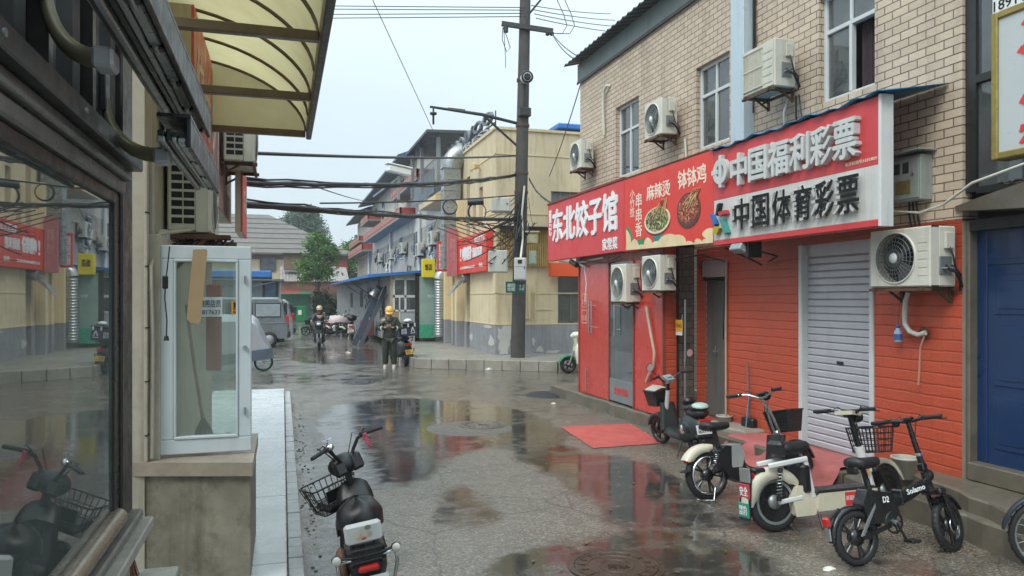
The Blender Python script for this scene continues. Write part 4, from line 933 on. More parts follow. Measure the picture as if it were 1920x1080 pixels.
b.prism([(onY(px,py,5.37).x, onY(px,py,5.37).z) for px, py in pl], lambda u, v, q: Vector((u, 5.37+.006*q-.08*(v-2.1)**2, v)), m_card); obj('cardboard_flap', b, label='strip of brown cardboard hanging in front of the white sash', cat='cardboard')
b = MB(); pts = [onY(px, py, 5.31) for px, py in ((318,462),(314,500),(310,530),(309,560),(313,600),(312,630))]; b.tube(pts, .0045, m_black, 6); p = pts[2]; b.box((p.x-.018,5.30,p.z-.04), (p.x+.016,5.33,p.z+.045), m_black, .006); p = pts[-1]; b.cyl(p, p-Vector((0,0,.03)), .012, m_black, .018, 8); obj('power_cord', b, label='black power cord with inline switch hanging on the cream wall', cat='cord')
for x, m in ((-.72, m_black), (-.62, m_acw), (-.46, m_acw), (-.38, m_black)):
    b = MB(); b.ball((x,5.75,.96), (.035,.1,.035), m, 10, 6); b.ball((x,5.80,.985), (.03,.05,.035), m, 10, 6); obj('shoe', b, label=('black' if m is m_black else 'pale')+' shoe standing on the plinth cap behind the white sash', cat='shoe', group='shoes behind the sash')
b = MB(); b.box((-.94,4.4,.15), (-.6,5.1,.27), M('grey_green_tile', H('8f958f'), .25, 0, .08, 2, dirt=.2), .006); b.box((-.94,4.8,.27), (-.62,5.12,.31), M('grey_green_tile', H('8f958f')), .006); obj('tiled_step', b, label='low grey tiled step against the cement plinth', cat='step')
b = MB()
for k in range(110):
    a, c = random.uniform(-1,1), random.uniform(-1,1); b.tube([(-.90,4.97,.52), (-.895+.035*a,4.97+.03*c,.43), (-.89+.06*a,4.97+.05*c,.312)], .0028, M('red_brown_straw', H('6a4234'), .8), 3)
b.cyl((-.905,4.975,.5), (-.93,4.99,.9), .012, m_ybrown, n=8); obj('straw_broom', b, label='reddish straw whisk tucked under the window sill on the tiled step', cat='whisk')
# ================================================================ the beige corner building
XB, YBF, ZB = 6.17, 21.75, 7.12
t = thing('corner_building', 'beige rendered corner building with a grey painted base and flat roof', 'building', (9, 25, PH))
def wallY(b, Y, x0, x1, z0, z1, holes, mat, dep):
    xs = sorted({x0, x1, *[h[0] for h in holes], *[h[1] for h in holes]}); zs_ = sorted({z0, z1, *[h[2] for h in holes], *[h[3] for h in holes]})
    for i in range(len(xs)-1):
        for j in range(len(zs_)-1):
            mx_, mz = (xs[i]+xs[i+1])/2, (zs_[j]+zs_[j+1])/2
            if any(h[0] < mx_ < h[1] and h[2] < mz < h[3] for h in holes): continue
            b.quad((xs[i],Y,zs_[j]), (xs[i+1],Y,zs_[j]), (xs[i+1],Y,zs_[j+1]), (xs[i],Y,zs_[j+1]), mat)
    for (a, c, d, e) in holes:
        for p, q in (((a,d),(c,d)), ((c,d),(c,e)), ((c,e),(a,e)), ((a,e),(a,d))):
            b.quad((p[0],Y,p[1]), (q[0],Y,q[1]), (q[0],Y+dep,q[1]), (p[0],Y+dep,p[1]), mat)
xw0, xw1 = xY(1046, YBF), 9.6
WN = (xw0, xw1, 1.2, 3.0); WU = (xY(1033, YBF), 10.2, 4.15, 5.3)
SLOT = [(25.0, 25.55, .3, 6.3), (26.9, 27.6, .3, 5.2)]
b = MB(); wallY(b, YBF, XB, 13, 1.16, ZB, [WN, WU], m_beige, .15); wallX(b, XB, YBF, 29, 1.16, ZB, [(25.0,25.5,1.16,6.2), (23.3,23.75,4.3,5.6), (24.2,24.6,4.0,5.2)], m_beige, .5)
b.quad((XB,29,PH),(13,29,PH),(13,29,ZB),(XB,29,ZB), m_beige); b.quad((XB,YBF,ZB-.01),(13,YBF,ZB-.01),(13,29,ZB-.01),(XB,29,ZB-.01), m_conc)
obj('upper_wall', b, t)
b = MB(); b.box((XB-.015,YBF-.015,PH), (13,YBF+.3,1.16), m_plinth); b.box((XB-.015,YBF+.3,PH), (XB+.3,25.0,1.16), m_plinth); b.box((XB-.015,25.5,PH), (XB+.3,29,1.16), m_plinth); obj('base', b, t)
def blotch(px, py, rx, rz, seed, axis='Y'):
    random.seed(seed); c = onY(px, py, YBF-.018) if axis == 'Y' else onX(px, py, XB-.018); out = []
    for i in range(26):
        a = 2*pi*i/26; k = 1+.28*random.uniform(-1,1)+.12*sin(3*a+seed); out.append((c.x+rx*k*cos(a) if axis == 'Y' else c.y+rx*k*cos(a), max(PH+.01, min(1.15, c.z+rz*k*sin(a)))))
    if axis == 'Y': return lambda b, m: b.prism(out, lambda u, v, q: Vector((u, YBF-.0155-.002*seed-.003*q, v)), m)
    return lambda b, m: b.prism(out, lambda u, v, q: Vector((XB-.0155-.001*seed-.003*q, u, v)), m)
b = MB()
for a in ((945,640,.2,.5,1),(952,618,.2,.25,2),(1012,655,.12,.08,4),(1036,660,.22,.05,5),(1000,640,.05,.12,6)): b = MB(); blotch(*a)(b, m_patch); obj('bare_patch', b, t)
for a in ((884,632,.25,.12,8),(915,612,.5,.06,9),(922,640,.3,.16,10)): b = MB(); blotch(*a, axis='X')(b, m_patch); obj('bare_patch', b, t)
b = MB()
for z in (1.17, 2.12, 4.55, 6.35): b.box((XB-.02,YBF-.02,z), (13,YBF-.001,z+.03), m_beige2); b.box((XB-.02,YBF-.02,z), (XB-.001,25.0,z+.03), m_beige2)
b.box((XB-.05,YBF-.05,ZB-.02), (13,YBF+.2,ZB+.06), m_beige2); b.box((XB-.05,YBF+.2,ZB-.02), (XB+.2,29,ZB+.06), m_beige2)
b.box((XB-.02,YBF-.02,1.2), (XB+.05,YBF-.001,4.0), m_beige2)
obj('band_moulding', b, t)
for (y, w, z1) in ((25.9,.28,5.5),(26.55,.2,5.5),(27.9,.3,5.5)):
    b = MB(); b.box((XB-.28,y,PH), (XB-.001,y+w,1.16), m_plinth, .01); b.box((XB-.28,y,1.161), (XB-.001,y+w,z1), m_beige2, .01); obj('pilaster', b, t)
b = MB(); b.box((XB-.9,26.75,5.5), (XB+.1,29.9,5.75), m_beige2, .02); b.loft([[Vector((XB-.9,26.75,5.752)),Vector((XB+.1,26.75,6.35)),Vector((XB+.1,26.75,5.752))],[Vector((XB-.9,29.9,5.752)),Vector((XB+.1,29.9,6.35)),Vector((XB+.1,29.9,5.752))]], m_beige2, smooth=False); obj('balcony_hood', b, t)
o = MB(); x0, x1, z0, z1 = WN
for q in (((x0,z0),(x1,z0+.06)), ((x0,2.1),(x1,2.18)), ((x0,z1-.05),(x1,z1)), ((x0,z0),(x0+.05,z1)), ((xY(1070,YBF),z0),(xY(1070,YBF)+.06,2.1))): o.box((q[0][0],YBF+.06,q[0][1]), (q[1][0],YBF+.12,q[1][1]), M('bronze_frame', H('6f6a60'), .4, .3))
w = obj('window', o, t); b = MB(); b.box((x0,YBF+.085,z0), (x1,YBF+.09,z1), m_glass); obj('pane', b, w)
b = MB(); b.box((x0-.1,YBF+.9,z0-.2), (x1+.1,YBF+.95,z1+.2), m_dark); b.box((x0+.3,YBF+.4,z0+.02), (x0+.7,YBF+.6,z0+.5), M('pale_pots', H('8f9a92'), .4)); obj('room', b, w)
o = MB(); x0, x1, z0, z1 = WU; [o.box((x0+.32*k,YBF+.05,z0), (x0+.32*k+.02,YBF+.07,z1), m_grey) for k in range(5)]; o.box((x0,YBF+.05,z0), (x0+.05,YBF+.1,z1), m_grey); w = obj('window', o, t); b = MB(); b.box((x0,YBF+.1,z0), (x1,YBF+.11,z1), M('grey_blind', H('6f7377'), .6)); obj('blind', b, w)
b = MB(); b.box((xY(1002,YBF),YBF-.02,1.3), (xY(1004,YBF),YBF-.001,2.4), m_beige2)
for q in ((xY(1005,YBF),1.62,xY(1033,YBF),1.66),(xY(1003,YBF),1.62,xY(1005,YBF),2.35)): b.box((q[0],YBF-.025,q[1]), (q[2],YBF-.001,q[3]), m_beige2)
b.box((xY(990,YBF),YBF-.1,1.35), (xY(992.5,YBF),YBF-.001,2.35), m_beige2); b.box((xY(976,YBF),YBF-.05,1.35), (xY(990,YBF),YBF-.001,2.4), m_beige); obj('wall_panel', b, t)
b = MB(); mcor = M('ochre_ribbed_sheet', H('b3975c'), .6, .1, .2, 2, dirt=.3); n = 90; x0, x1 = XB+.05, xY(1027, YBF); ring = []
for i in range(n+1): ring.append([Vector((x0+(x1-x0)*i/n, YBF-.06-(.05 if (i//2) % 2 else 0), 2.95)), Vector((x0+(x1-x0)*i/n, YBF-.06-(.05 if (i//2) % 2 else 0), 4.1))])
b.loft(ring, mcor, caps=False, smooth=False, closed=False); b.box((x0,YBF-.3,4.1), (x1,YBF-.001,4.16), m_dmetal); obj('ribbed_sheet', b, t)
# upper roof pieces behind
t = thing('roof_shelter', 'dark flat roof on posts over the rooftop beside the silver duct', 'shelter', (8, 31, 7))
b = MB(); mdr = M('dark_grey_sheet', H('4a4f52'), .5, .3, .15, 1, dirt=.2)
p = [(5.15,32.6),(5.2,27.9),(11,27.6),(11,33)]; zz = [8.2,8.26,8.4,8.3]
b.loft([[Vector((x,y,z)) for (x,y),z in zip(p, zz)], [Vector((x,y,z+.1)) for (x,y),z in zip(p, zz)]], mdr, smooth=False); obj('sheet', b, t)
for (x, y) in ((5.75,28.4),(5.5,30.6),(5.4,32.3),(9,28.4)): b = MB(); b.box((x-.07,y-.07,6.3), (x+.07,y+.07,8.2), m_grey); obj('post', b, t)
b = MB()
for k in range(26): y = 28.5+.2*k; b.box((5.78,y,6.4), (5.8,y+.02,7.5), m_steel)
b.box((5.77,28.5,7.5), (5.81,33.6,7.54), m_steel); b.box((5.76,29.4,6.2), (5.78,34.5,7.2), M('slate_ribbed_sheet', H('6c767c'), .5, .2, .15, 3)); obj('railing', b, t)
t = thing('rooftop_hut', 'small brown rooftop hut with a blue tarpaulin behind the beige parapet', 'hut', (10, 27, 7.1))
xa, xb_ = xY(1015, 27), 14
b = MB(); b.box((xa,27,7.1), (xb_,30,8.05), M('dull_brown_boards', H('6c5448'), .7, 0, .2, 3)); obj('wall', b, t)
b = MB(); b.loft([[Vector((xa-.3,26.6,8.05)),Vector((xb_,26.6,8.05)),Vector((xb_,29,8.75)),Vector((xa+.2,29,8.75))],[Vector((xa-.3,26.6,8.12)),Vector((xb_,26.6,8.12)),Vector((xb_,29,8.82)),Vector((xa+.2,29,8.82))]], M('slate_sheet', H('5e646a'), .6), smooth=False); obj('roof', b, t)
b = MB(); b.box((xY(1040,27.8),27.4,8.62), (xb_,28.6,8.86), m_blue, .05); obj('tarpaulin', b, t)
# rooftop letters
t = thing('roof_lettering', 'row of dark upright letters on the sloping looking beige parapet edge', 'lettering', (XB, 25, ZB))
b = MB(); mlt = M('dark_letter_face', H('666b72'), .4, .2)
xx = XB+.02
b.text('HANVOO', (xx,28.4,ZB+.28), LX, UZ, 6.4, .38, mlt, .1, .02); obj('lettering', b, t)
b = MB(); b.text('EXPRESS', (xx,28.4,ZB+.06), LX, UZ, 6.0, .19, M('pale_letter_face', H('a9adb0'), .4), .06, .02); obj('lettering', b, t)
b = MB(); b.bar((xx+.05,28.7,ZB+.26), (xx+.05,22.1,ZB+.26), .04, .04, m_dmetal); b.bar((xx+.05,28.7,ZB+.1), (xx+.05,22.1,ZB+.1), .04, .04, m_dmetal)
for k in range(9): b.bar((xx+.1,28.6-.8*k,ZB+.02), (xx+.1,28.6-.8*k,ZB+.66), .03, .03, m_dmetal)
obj('rail', b, t)
# ---------------------------------------------------------------- silver duct
t = thing('exhaust_duct', 'silver sheet metal exhaust duct climbing the beige wall to an elbow', 'duct', (5.7, 27.3, 2.8))
def rect(c, u, v, a, d): return [Vector(c)+Vector(u)*a*s+Vector(v)*d*q for s, q in ((-1,-1),(1,-1),(1,1),(-1,1))]
mduct = M('silver_duct', H('9da3a4'), .3, .7, .2, 2.5, dirt=.12)
xc, yc = xY(845, 26.2), 26.2
b = MB(); b.loft([rect((xc,yc,z), (1,0,0), (0,1,0), .29, .25) for z in (3.0, 6.6)], mduct, smooth=False)
for k in range(10): z = 3.0+.4*k; b.loft([rect((xc,yc,z+q), (1,0,0), (0,1,0), .315, .275) for q in (0, .04)], m_steel, smooth=False)
obj('riser', b, t)
b = MB(); rr = []
for k in range(9):
    a = pi/2*k/8; rr.append(rect((xc+.55-.55*cos(a), yc, 6.6+.6*sin(a)), (cos(a),0,-sin(a)), (0,1,0), .33, .3))
b.loft(rr, mduct, smooth=True); obj('elbow', b, t)
b = MB(); b.loft([rect((x,yc,7.2), (0,0,1), (0,1,0), .33, .3) for x in (xc+.55, xc+1.1, xc+1.1001, xc+2.2)], mduct, smooth=False); [b.loft([rect((xc+.6+.5*k+q,yc,7.2), (0,0,1), (0,1,0), .36, .33) for q in (0,.04)], m_steel, smooth=False) for k in range(4)]; obj('horizontal_run', b, t)
t = thing('exhaust_hood', 'white and silver exhaust hood below the red sign board', 'hood', (5.95, 25.4, 2))
for (px, py, y, s_) in ((866, 527, 25.3, 1.),):
    c = Vector((XB-.3, y, 2.55)); b = MB(); b.loft([rect(c+Vector((-.25+.35*k/5, 0, -.25+.3*k/5)), (.6,0,.8), (0,1,0), .28*(1-.1*k), .25) for k in range(6)], mduct, smooth=False); obj('cowl', b, t)
    b = MB(); b.cyl(c+Vector((.1,0,.1)), (XB+.1,y,2.75), .16, m_steel); obj('spigot', b, t)
t = thing('flue_pipe', 'ribbed silver flue pipe standing by the green glazed door', 'flue', (5.65, 28.3, .4))
xf = xY(824, 28.3); b = MB(); prof = []
for k in range(22): prof += [(.2, .5+.1*k), (.2, .58+.1*k), (.215, .59+.1*k)]
b.lathe(prof, (xf,28.3,0), m_steel, n=16); obj('pipe', b, t)
b = MB(); b.tube([(xf,28.3,2.7),(xf+.03,28.3,2.85),(xf+.15,28.3,2.98),(xf+.5,28.3,3.0)], .22, m_alu, 12); obj('elbow', b, t)
# ---------------------------------------------------------------- signs on the beige wall
t = thing('shop_sign', 'red sign with white brush lettering on the beige corner wall', 'shop sign', (5.95, 24, 2.83), 'signs by the beige corner')
b = MB(); b.box((5.93,22.0,2.82), (6.15,26.0,4.06), M('vermilion_sign', H('d5402f'), .45, 0, .05, 1), .01); obj('panel', b, t)
b = MB()
for s_, pl_, pr_, z0, z1, bo in (('嗍粉', 867, 884.5, 3.25, 3.72, .05), ('湘阁米粉', 886, 904, 3.3, 3.62, .03), ('正宗湖南味道米粉', 863, 890, 2.97, 3.06, .02), ('外卖', 898, 905, 2.95, 3.1, .02)): txt(b, s_, pl_, pr_, z0, z1, m_wtext, .01, bo, X=5.928)
txt(b, '!', 863, 865, 3.25, 3.7, m_wtext, .01, .03, X=5.928); obj('lettering', b, t)
b = MB(); ya, yb = yX(890, 5.927), yX(908, 5.927); b.box((5.922,yb,3.76), (5.929,ya,3.96), m_wtext); txt(b, '十年老店', 891, 907, 3.8, 3.92, m_red_s, .004, .02, X=5.9215); obj('badge', b, t)
t = thing('shop_sign', 'narrow red vertical sign with white characters beside the yellow sign', 'shop sign', (5.5, 26.9, 2.9), 'signs by the beige corner')
xa, xb_ = xY(820, 26.8), xY(838, 26.8)
b = MB(); b.box((xa,26.8,2.95), (xb_,26.9,4.05), m_red_s, .01); obj('panel', b, t)
b = MB(); b.text('重庆小面\n面馆\n米线砂锅', (xa+.05,26.798,3.02), (1,0,0), UZ, xb_-xa-.1, .95, m_wtext, .004, .03); obj('lettering', b, t)
t = thing('shop_sign', 'faded pink vertical sign board on the duct by the red sign', 'shop sign', (5.8, 25.8, 2.9), 'signs by the beige corner')
xa, xb_ = xY(838.5, 25.8), xY(858, 25.8); b = MB(); b.box((xa,25.8,2.75), (xb_,25.9,4.45), M('faded_pink_board', H('b06a6c'), .5, 0, .1, 2, streak=.3, dcol=H('c79a98')), .01); obj('panel', b, t)
b = MB(); b.text('家常\n小炒', (xa+.1,25.797,3.3), (1,0,0), UZ, .2, .8, M('faded_pink_letter', H('c89a9a'), .5), .003, .01); obj('lettering', b, t)
t = thing('shop_sign', 'square yellow light box sign at the end of the blue roof', 'shop sign', (5.2, 29, 2.9), 'signs by the beige corner')
xa, xb_ = xY(792, 28.6), xY(816, 28.6); b = MB(); b.box((xa,28.6,2.78), (xb_,28.85,3.5), m_yellow, .015); obj('panel', b, t)
b = MB(); b.text('饭店', (xa+.1,28.598,3.05), (1,0,0), UZ, xb_-xa-.22, .26, m_ktext, .004, .03); obj('lettering', b, t)
# ---------------------------------------------------------------- grey glazed shop and green door
YG = 29.5; xg0, xg1 = xY(733, YG), 6.2
t = thing('small_shop', 'low shop with pale glazed front under the blue roof edge', 'shop', ((xg0+xg1)/2, YG, PH))
b = MB(); mgw = M('pale_grey_panel', H('a3aaac'), .5, 0, .08, 1.5, streak=.2)
b.box((xg0,YG,PH), (xg1,YG+.1,1.45), mgw); b.box((xg0,YG,2.75), (xg1,YG+.1,3.0), mgw); b.box((xg0-.02,YG-.02,PH), (xg0+.08,YG+3,3.0), M('pale_wood_post', H('a89a86'), .6)); obj('wall', b, t)
w = MB(); x = [xg0+.08, xY(760,YG), xY(785,YG)]
for q in (((x[0],1.45),(x[2],1.52)), ((x[0],2.0),(x[2],2.1)), ((x[0],2.7),(x[2],2.76)), ((x[0],1.45),(x[0]+.07,2.76)), ((x[2]-.06,1.45),(x[2],2.76)), ((x[1]-.04,1.45),(x[1]+.04,2.76)), ((xY(748,YG),.6),(xY(748,YG)+.05,2.0))): w.box((q[0][0],YG-.03,q[0][1]), (q[1][0],YG-.001,q[1][1]), m_upvc)
w = obj('window', w, t); b = MB(); b.box((x[0],YG-.012,1.5), (x[2],YG-.006,2.74), m_glass); obj('pane', b, w)
b = MB(); b.box((x[0]+.05,YG-.008,.75), (xY(748,YG),YG-.001,1.45), M('tan_panel', H('9a8658'), .4)); b.box((x[0]+.05,YG-.008,.5), (xY(748,YG),YG-.001,.75), m_dark); obj('lower_panel', b, t)
t = thing('glazed_door', 'dark framed green glazed door leaf standing open under the yellow sign', 'door', (5.2, 28.9, PH))
xa, xb_ = xY(778, 28.9), xY(815, 28.9)
b = MB(); b.box((xa,28.88,PH+.05), (xa+.17,28.94,2.95), m_blackp, .01); b.box((xb_-.03,28.88,PH+.05), (xb_,28.94,2.95), m_grey); b.box((xa,28.88,2.85), (xb_,28.94,2.95), m_blackp); b.box((xa,28.88,PH+.02), (xb_,28.94,PH+.15), m_blackp); obj('frame', b, t)
b = MB(); b.box((xa+.17,28.9,.95), (xb_-.03,28.91,2.85), M('green_grey_glass', H('8aa39a'), .12, 0, .2, 1.5)); b.text('营业中', (xa+.5,28.898,2.0), (1,0,0), UZ, .28, .12, m_wtext, .002); obj('pane', b, t)
b = MB(); b.box((xa+.17,28.89,PH+.15), (xb_-.03,28.92,.95), M('green_film', H('3f9a78'), .25, 0, .1, 1.5)); obj('kick_panel', b, t)
# ---------------------------------------------------------------- lane side shed with blue roof
XSH = 4.05
t = thing('shed', 'long corrugated lean-to with a blue edged roof along the lane', 'shed', (4.4, 45, 0))
msd = M('grey_corrugated_wall', H('85898b'), .5, .2, .2, 1.5, streak=.4, dirt=.2, dcol=H('55534f'))
b = MB(); n = 260; ring = []
for i in range(n+1): y = YG+.1+30*i/n; x = XSH+(.03 if (i//2) % 2 else 0); ring.append([Vector((x,y,PH)), Vector((x,y,2.9))])
b.loft(ring, msd, caps=False, smooth=False, closed=False); obj('wall', b, t)
b = MB(); b.loft([[Vector((XSH-.9,YG-.3,2.78)),Vector((7,YG-.3,3.15)),Vector((7,YG-.3,3.23)),Vector((XSH-.9,YG-.3,2.9))],[Vector((XSH-1.1,40,2.78)),Vector((7,40,3.2)),Vector((7,40,3.3)),Vector((XSH-1.1,40,2.88))],[Vector((XSH-.5,60,2.95)),Vector((7,60,3.35)),Vector((7,60,3.43)),Vector((XSH-.5,60,3.05))]], m_blue, smooth=False); obj('roof', b, t)
for y in (33, 37.5, 42): b = MB(); b.bar((XSH-.85,y,2.78), (XSH,y,2.2), .06, .06, m_grey); b.bar((XSH-.85,y,2.77), (XSH,y,2.77), .06, .06, m_grey); obj('bracket', b, t)
b = MB()
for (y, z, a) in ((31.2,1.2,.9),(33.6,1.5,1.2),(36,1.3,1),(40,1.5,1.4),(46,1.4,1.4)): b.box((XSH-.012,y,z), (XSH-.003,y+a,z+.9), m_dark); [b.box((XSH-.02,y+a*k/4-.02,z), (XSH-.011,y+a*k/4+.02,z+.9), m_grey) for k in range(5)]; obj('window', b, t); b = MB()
random.seed(5)
b = MB()
for k in range(16): y = 30+random.random()*8; z = 1.3+random.random()*1.2; b.tube([(XSH-.03,y,z),(XSH-.12,y+.4,z+random.uniform(-.4,.1)),(XSH-.08,y+.9,z+random.uniform(-.2,.3)),(XSH-.04,y+1.3,z)], .02, m_black, 5); obj('hanging_cable', b, t); b = MB()
b.cyl((XSH-.3,31,2.35), (XSH-.5,31,2.05), .14, m_steel, .2, 14); obj('lamp_shade', b, t)
for k, (x, y, c, lab) in enumerate(((3.55, 31.4, '3a4858', 'long dark blue board leaning on the lane side shed'), (3.72, 30.6, '454d57', 'grey blue plank leaning next to the dark board by the low shop'))):
    b = MB(); b.bar((x-.75,y-.2,.05), (x+.35,y+.1,2.45), .22-.06*k, .05, M('board_'+c, H(c), .5, 0, .2, 2), up=(0,1,0)); obj('leaning_board', b, label=lab, cat='board')
t = thing('planter_box', 'low grey box planter at the foot of the low shop', 'planter', (3.8, 29, PH)); b = MB(); b.box((3.75,28.3,PH), (4.2,29.3,.75), m_conc, .02); obj('body', b, t); b = MB(); b.box((3.72,28.27,.752), (4.23,29.33,.8), m_kerb if False else mk, .01); obj('rim', b, t)
# ---------------------------------------------------------------- grey stepped terrace behind the shed
XT = 6.5
t = thing('terrace_building', 'tall grey panelled terrace with red balconies and blue roof edges along the lane', 'building', (9, 45, 0))
mpan = M('grey_white_panel', H('cfcac0'), .5, .1, .12, 1.2, streak=.45, dcol=H('777a7b')); mbal = M('brick_red_balcony', H('a2483f'), .6, 0, .12, 1.5, streak=.2)
for (y0, y1, zt) in ((29.3,37.5,7.3),(37.5,48,9.1),(48,58,8.95),(58,69,8.6)):
    b = MB(); n = int((y1-y0)/.09); ring = []
    for i in range(n+1): y = y0+(y1-y0)*i/n; x = XT+(.035 if (i//2) % 2 else 0); ring.append([Vector((x,y,5.4)), Vector((x,y,zt))])
    b.loft(ring, mpan, caps=False, smooth=False, closed=False); b.quad((XT,y0,0),(14,y0,0),(14,y0,zt),(XT,y0,zt), mpan); obj('panel_wall', b, t)
b = MB(); b.quad((XT,29.3,0),(XT,69,0),(XT,69,5.4),(XT,29.3,5.4), m_greybrick); obj('brick_wall', b, t)
for (y0, y1, zt) in ((37.5,48,9.1),(48,58,8.95),(58,69.3,8.6)):
    b = MB(); b.loft([[Vector((x,y,z)) for x, z in ((XT-1.0,zt-.1),(XT+3,zt+.8),(XT+3,zt+.88),(XT-1.0,zt+.02))] for y in (y0-.25, y1-.1)], M('slate_sheet', H('5e646a')), smooth=False); obj('roof', b, t)
    b = MB(); b.box((XT-1.02,y0-.28,zt-.02), (XT+3,y0-.252,zt+.0), m_blue); b.loft([[Vector((x,y,z)) for x, z in ((XT-1.02,zt+.03),(XT+3,zt+.89),(XT+3,zt+1.06),(XT-.2,zt+.36))] for y in (y0-.27, y0+.6)], m_blue, smooth=False); obj('roof_edge', b, t)
for (y0, y1, z0, z1, out) in ((33,41,7.25,7.75,.8),(38,56,6.05,6.6,.8),(52,57,7.3,7.8,.9),(57,69,5.5,6.1,.8),(60,69.5,6.4,6.9,.7)):
    b = MB(); b.box((XT-out,y0,z0+.12), (XT-out+.08,y1,z1), mbal); b.box((XT-out,y0,z0+.12), (XT,y0+.08,z1), mbal); b.box((XT-out,y0,z0), (XT,y1,z0+.12), m_conc)
    nb = int((y1-y0)/.5)
    for k in range(nb): b.box((XT-out-.02,y0+.2+.5*k,z0+.2), (XT-out-.002,y0+.36+.5*k,z1-.06), M('pale_baluster', H('b89a90'), .6))
    obj('balcony', b, t)
random.seed(11)
for (y0, y1, z0) in ((39,40.2,7.4),(41.5,42.6,7.4),(44,45.2,7.3),(50,51.2,7.2),(54,55,7.3),(33,34.2,4.0),(37,38.4,4.1),(42,43.2,4.2),(47,48.2,4.2),(53,54,4.2)):
    f = MB(); f.box((XT-.04,y0,z0), (XT+.03,y1,z0+1.3), m_upvc); w = obj('window', f, t); b = MB(); [b.box((XT-.05,y0+.06+k*(y1-y0)/2,z0+.07), (XT-.042,y0+(k+1)*(y1-y0)/2-.04,z0+1.23), M('dark_pane', H('4a5256'), .12)) for k in (0,1)]; obj('pane', b, w)
for x, y, z in ((XT-.12,36.2,0),(XT-.12,46.5,0),(XT-.12,58.5,0)): b = MB(); b.tube([(x,y,z),(x,y,6.2)], .09, m_upvc, 8); obj('downpipe', b, t)
b = MB()
for k in range(30):
    b = MB(); y = 31+random.random()*26; z = 3.6+random.random()*1.9; q = random.uniform(.6,1.6); b.tube([(XT-.05,y,z),(XT-.14,y+q*.3,z-random.random()*.6),(XT-.12,y+q*.6,z-random.random()*.3),(XT-.05,y+q,z+random.uniform(-.6,.4))], random.choice((.025,.04,.06)), random.choice((m_black, m_acw, m_grey)), 5); obj('hanging_cable', b, t); b = MB()
for y, z in ((32.3,4.3),(35.6,4.0),(40.8,4.4),(45.2,4.3),(50.8,4.4)):
    ac_copy(aL, 'pale outdoor unit hung among cables on the grey terrace over the shed', (XT-.05, y, z), FR, (1.1,1,1.1))
# rooftop camera
t = thing('security_camera', 'white boxy security camera on a raking arm beside the silver duct', 'camera', (5.6, 29, 6.6))
c = atd(748, 325, 28.5); b = MB(); b.bar(c+Vector((-.45,-.1,.16)), c+Vector((.45,.15,.05)), .3, .26, m_whitep, bev=.04); obj('housing', b, t); b = MB(); b.bar(c+Vector((-.5,-.1,.34)), c+Vector((.5,.15,.22)), .38, .05, m_whitep, bev=.02); obj('sun_hood', b, t); b = MB(); b.bar(c+Vector((0,.1,-.1)), c+Vector((.0,.1,-1.0)), .1, .1, m_grey); b.bar(c+Vector((-.05,0,-.2)), c+Vector((-.9,.6,-.85)), .06, .06, m_grey); obj('bracket', b, t)
t = thing('security_camera', 'beige tube camera fixed on the upper beige wall', 'camera', (6, 22.6, 5.7))
c = onX(893, 312, XB-.2); b = MB(); b.cyl(c+Vector((-.2,-.15,-.03)), c+Vector((.05,.3,.06)), .11, m_beige2, n=14); obj('housing', b, t); b = MB(); b.bar(c+Vector((.05,.2,0)), c+Vector((.25,.3,0)), .06, .06, m_beige2); obj('bracket', b, t)
# ================================================================ utility pole
PB = Vector((6.5, 20.6, PH)); PTOP = Vector((6.74, 20.6, 11.2))
def pole(z): f = (z-PH)/(PTOP.z-PH); return PB.lerp(PTOP, f)
t = thing('utility_pole', 'dark concrete utility pole loaded with cables at the pavement corner', 'utility pole', PB)
mpo = M('pole_concrete', H('454340'), .75, 0, .2, 2, .2, 40, dirt=.4, streak=.4, dcol=H('33302b'))
b = MB(); b.tube([pole(z) for z in np.linspace(PH, 11.2, 12)], [.21-.005*k for k in range(12)], mpo, 18); obj('pole', b, t)
random.seed(2); b = MB()
for k in range(16):
    z = random.uniform(.5,2.6); a = random.uniform(-2.6,-.6); p = pole(z); rr = .196; w = random.uniform(.1,.3); h = random.uniform(.06,.3)
    b = MB(); b.loft([[p+Vector((rr*cos(a+w*q), rr*sin(a+w*q), 0)) for q in (-1,-.3,.3,1)], [p+Vector((rr*cos(a+w*q*.8), rr*sin(a+w*q*.8), h)) for q in (-1,-.2,.4,1)]], M('torn_paper', H('8e8d86'), .8, 0, .2, 10), caps=False, closed=False); obj('torn_poster', b, t)
md_ = M('dark_iron', H('3b3c3d'), .55, .4, .2, 4)
zc = CAMZ+500*21.6/FP; c = pole(9.75); b = MB(); R_ = Vector((CT, -ST, 0))
b.bar(c-R_*.72+Vector((0,-.2,.13)), c+R_*.76+Vector((0,-.2,-.09)), .11, .13, md_); b.cyl(c-R_*.6+Vector((0,-.2,.12)), c-R_*.6+Vector((0,-.2,-.12)), .07, md_)
for k in (.6, .72): b.lathe([(.03,0),(.07,.03),(.05,.06),(.07,.09),(.03,.12)], c+R_*k+Vector((0,-.2,-.22)), m_black, n=10)
obj('crossarm', b, t)
b = MB(); q = pole(10.7); b.bar(q+R_*.05, q+R_*.62+Vector((0,0,.3)), .08, .08, md_)
for k in range(4): b.lathe([(.03,0),(.06,.03),(.045,.06),(.06,.09),(.02,.12)], q+R_*(.25+.12*k)+Vector((0,0,.12+.06*k)), m_black, n=10)
b.bar(pole(10.2)+R_*.1, pole(10.7)+R_*.5, .05, .05, md_); obj('insulator_bracket', b, t)
b = MB(); e = atd(806, 200, 21.2); k_ = atd(905, 215, 21.4)
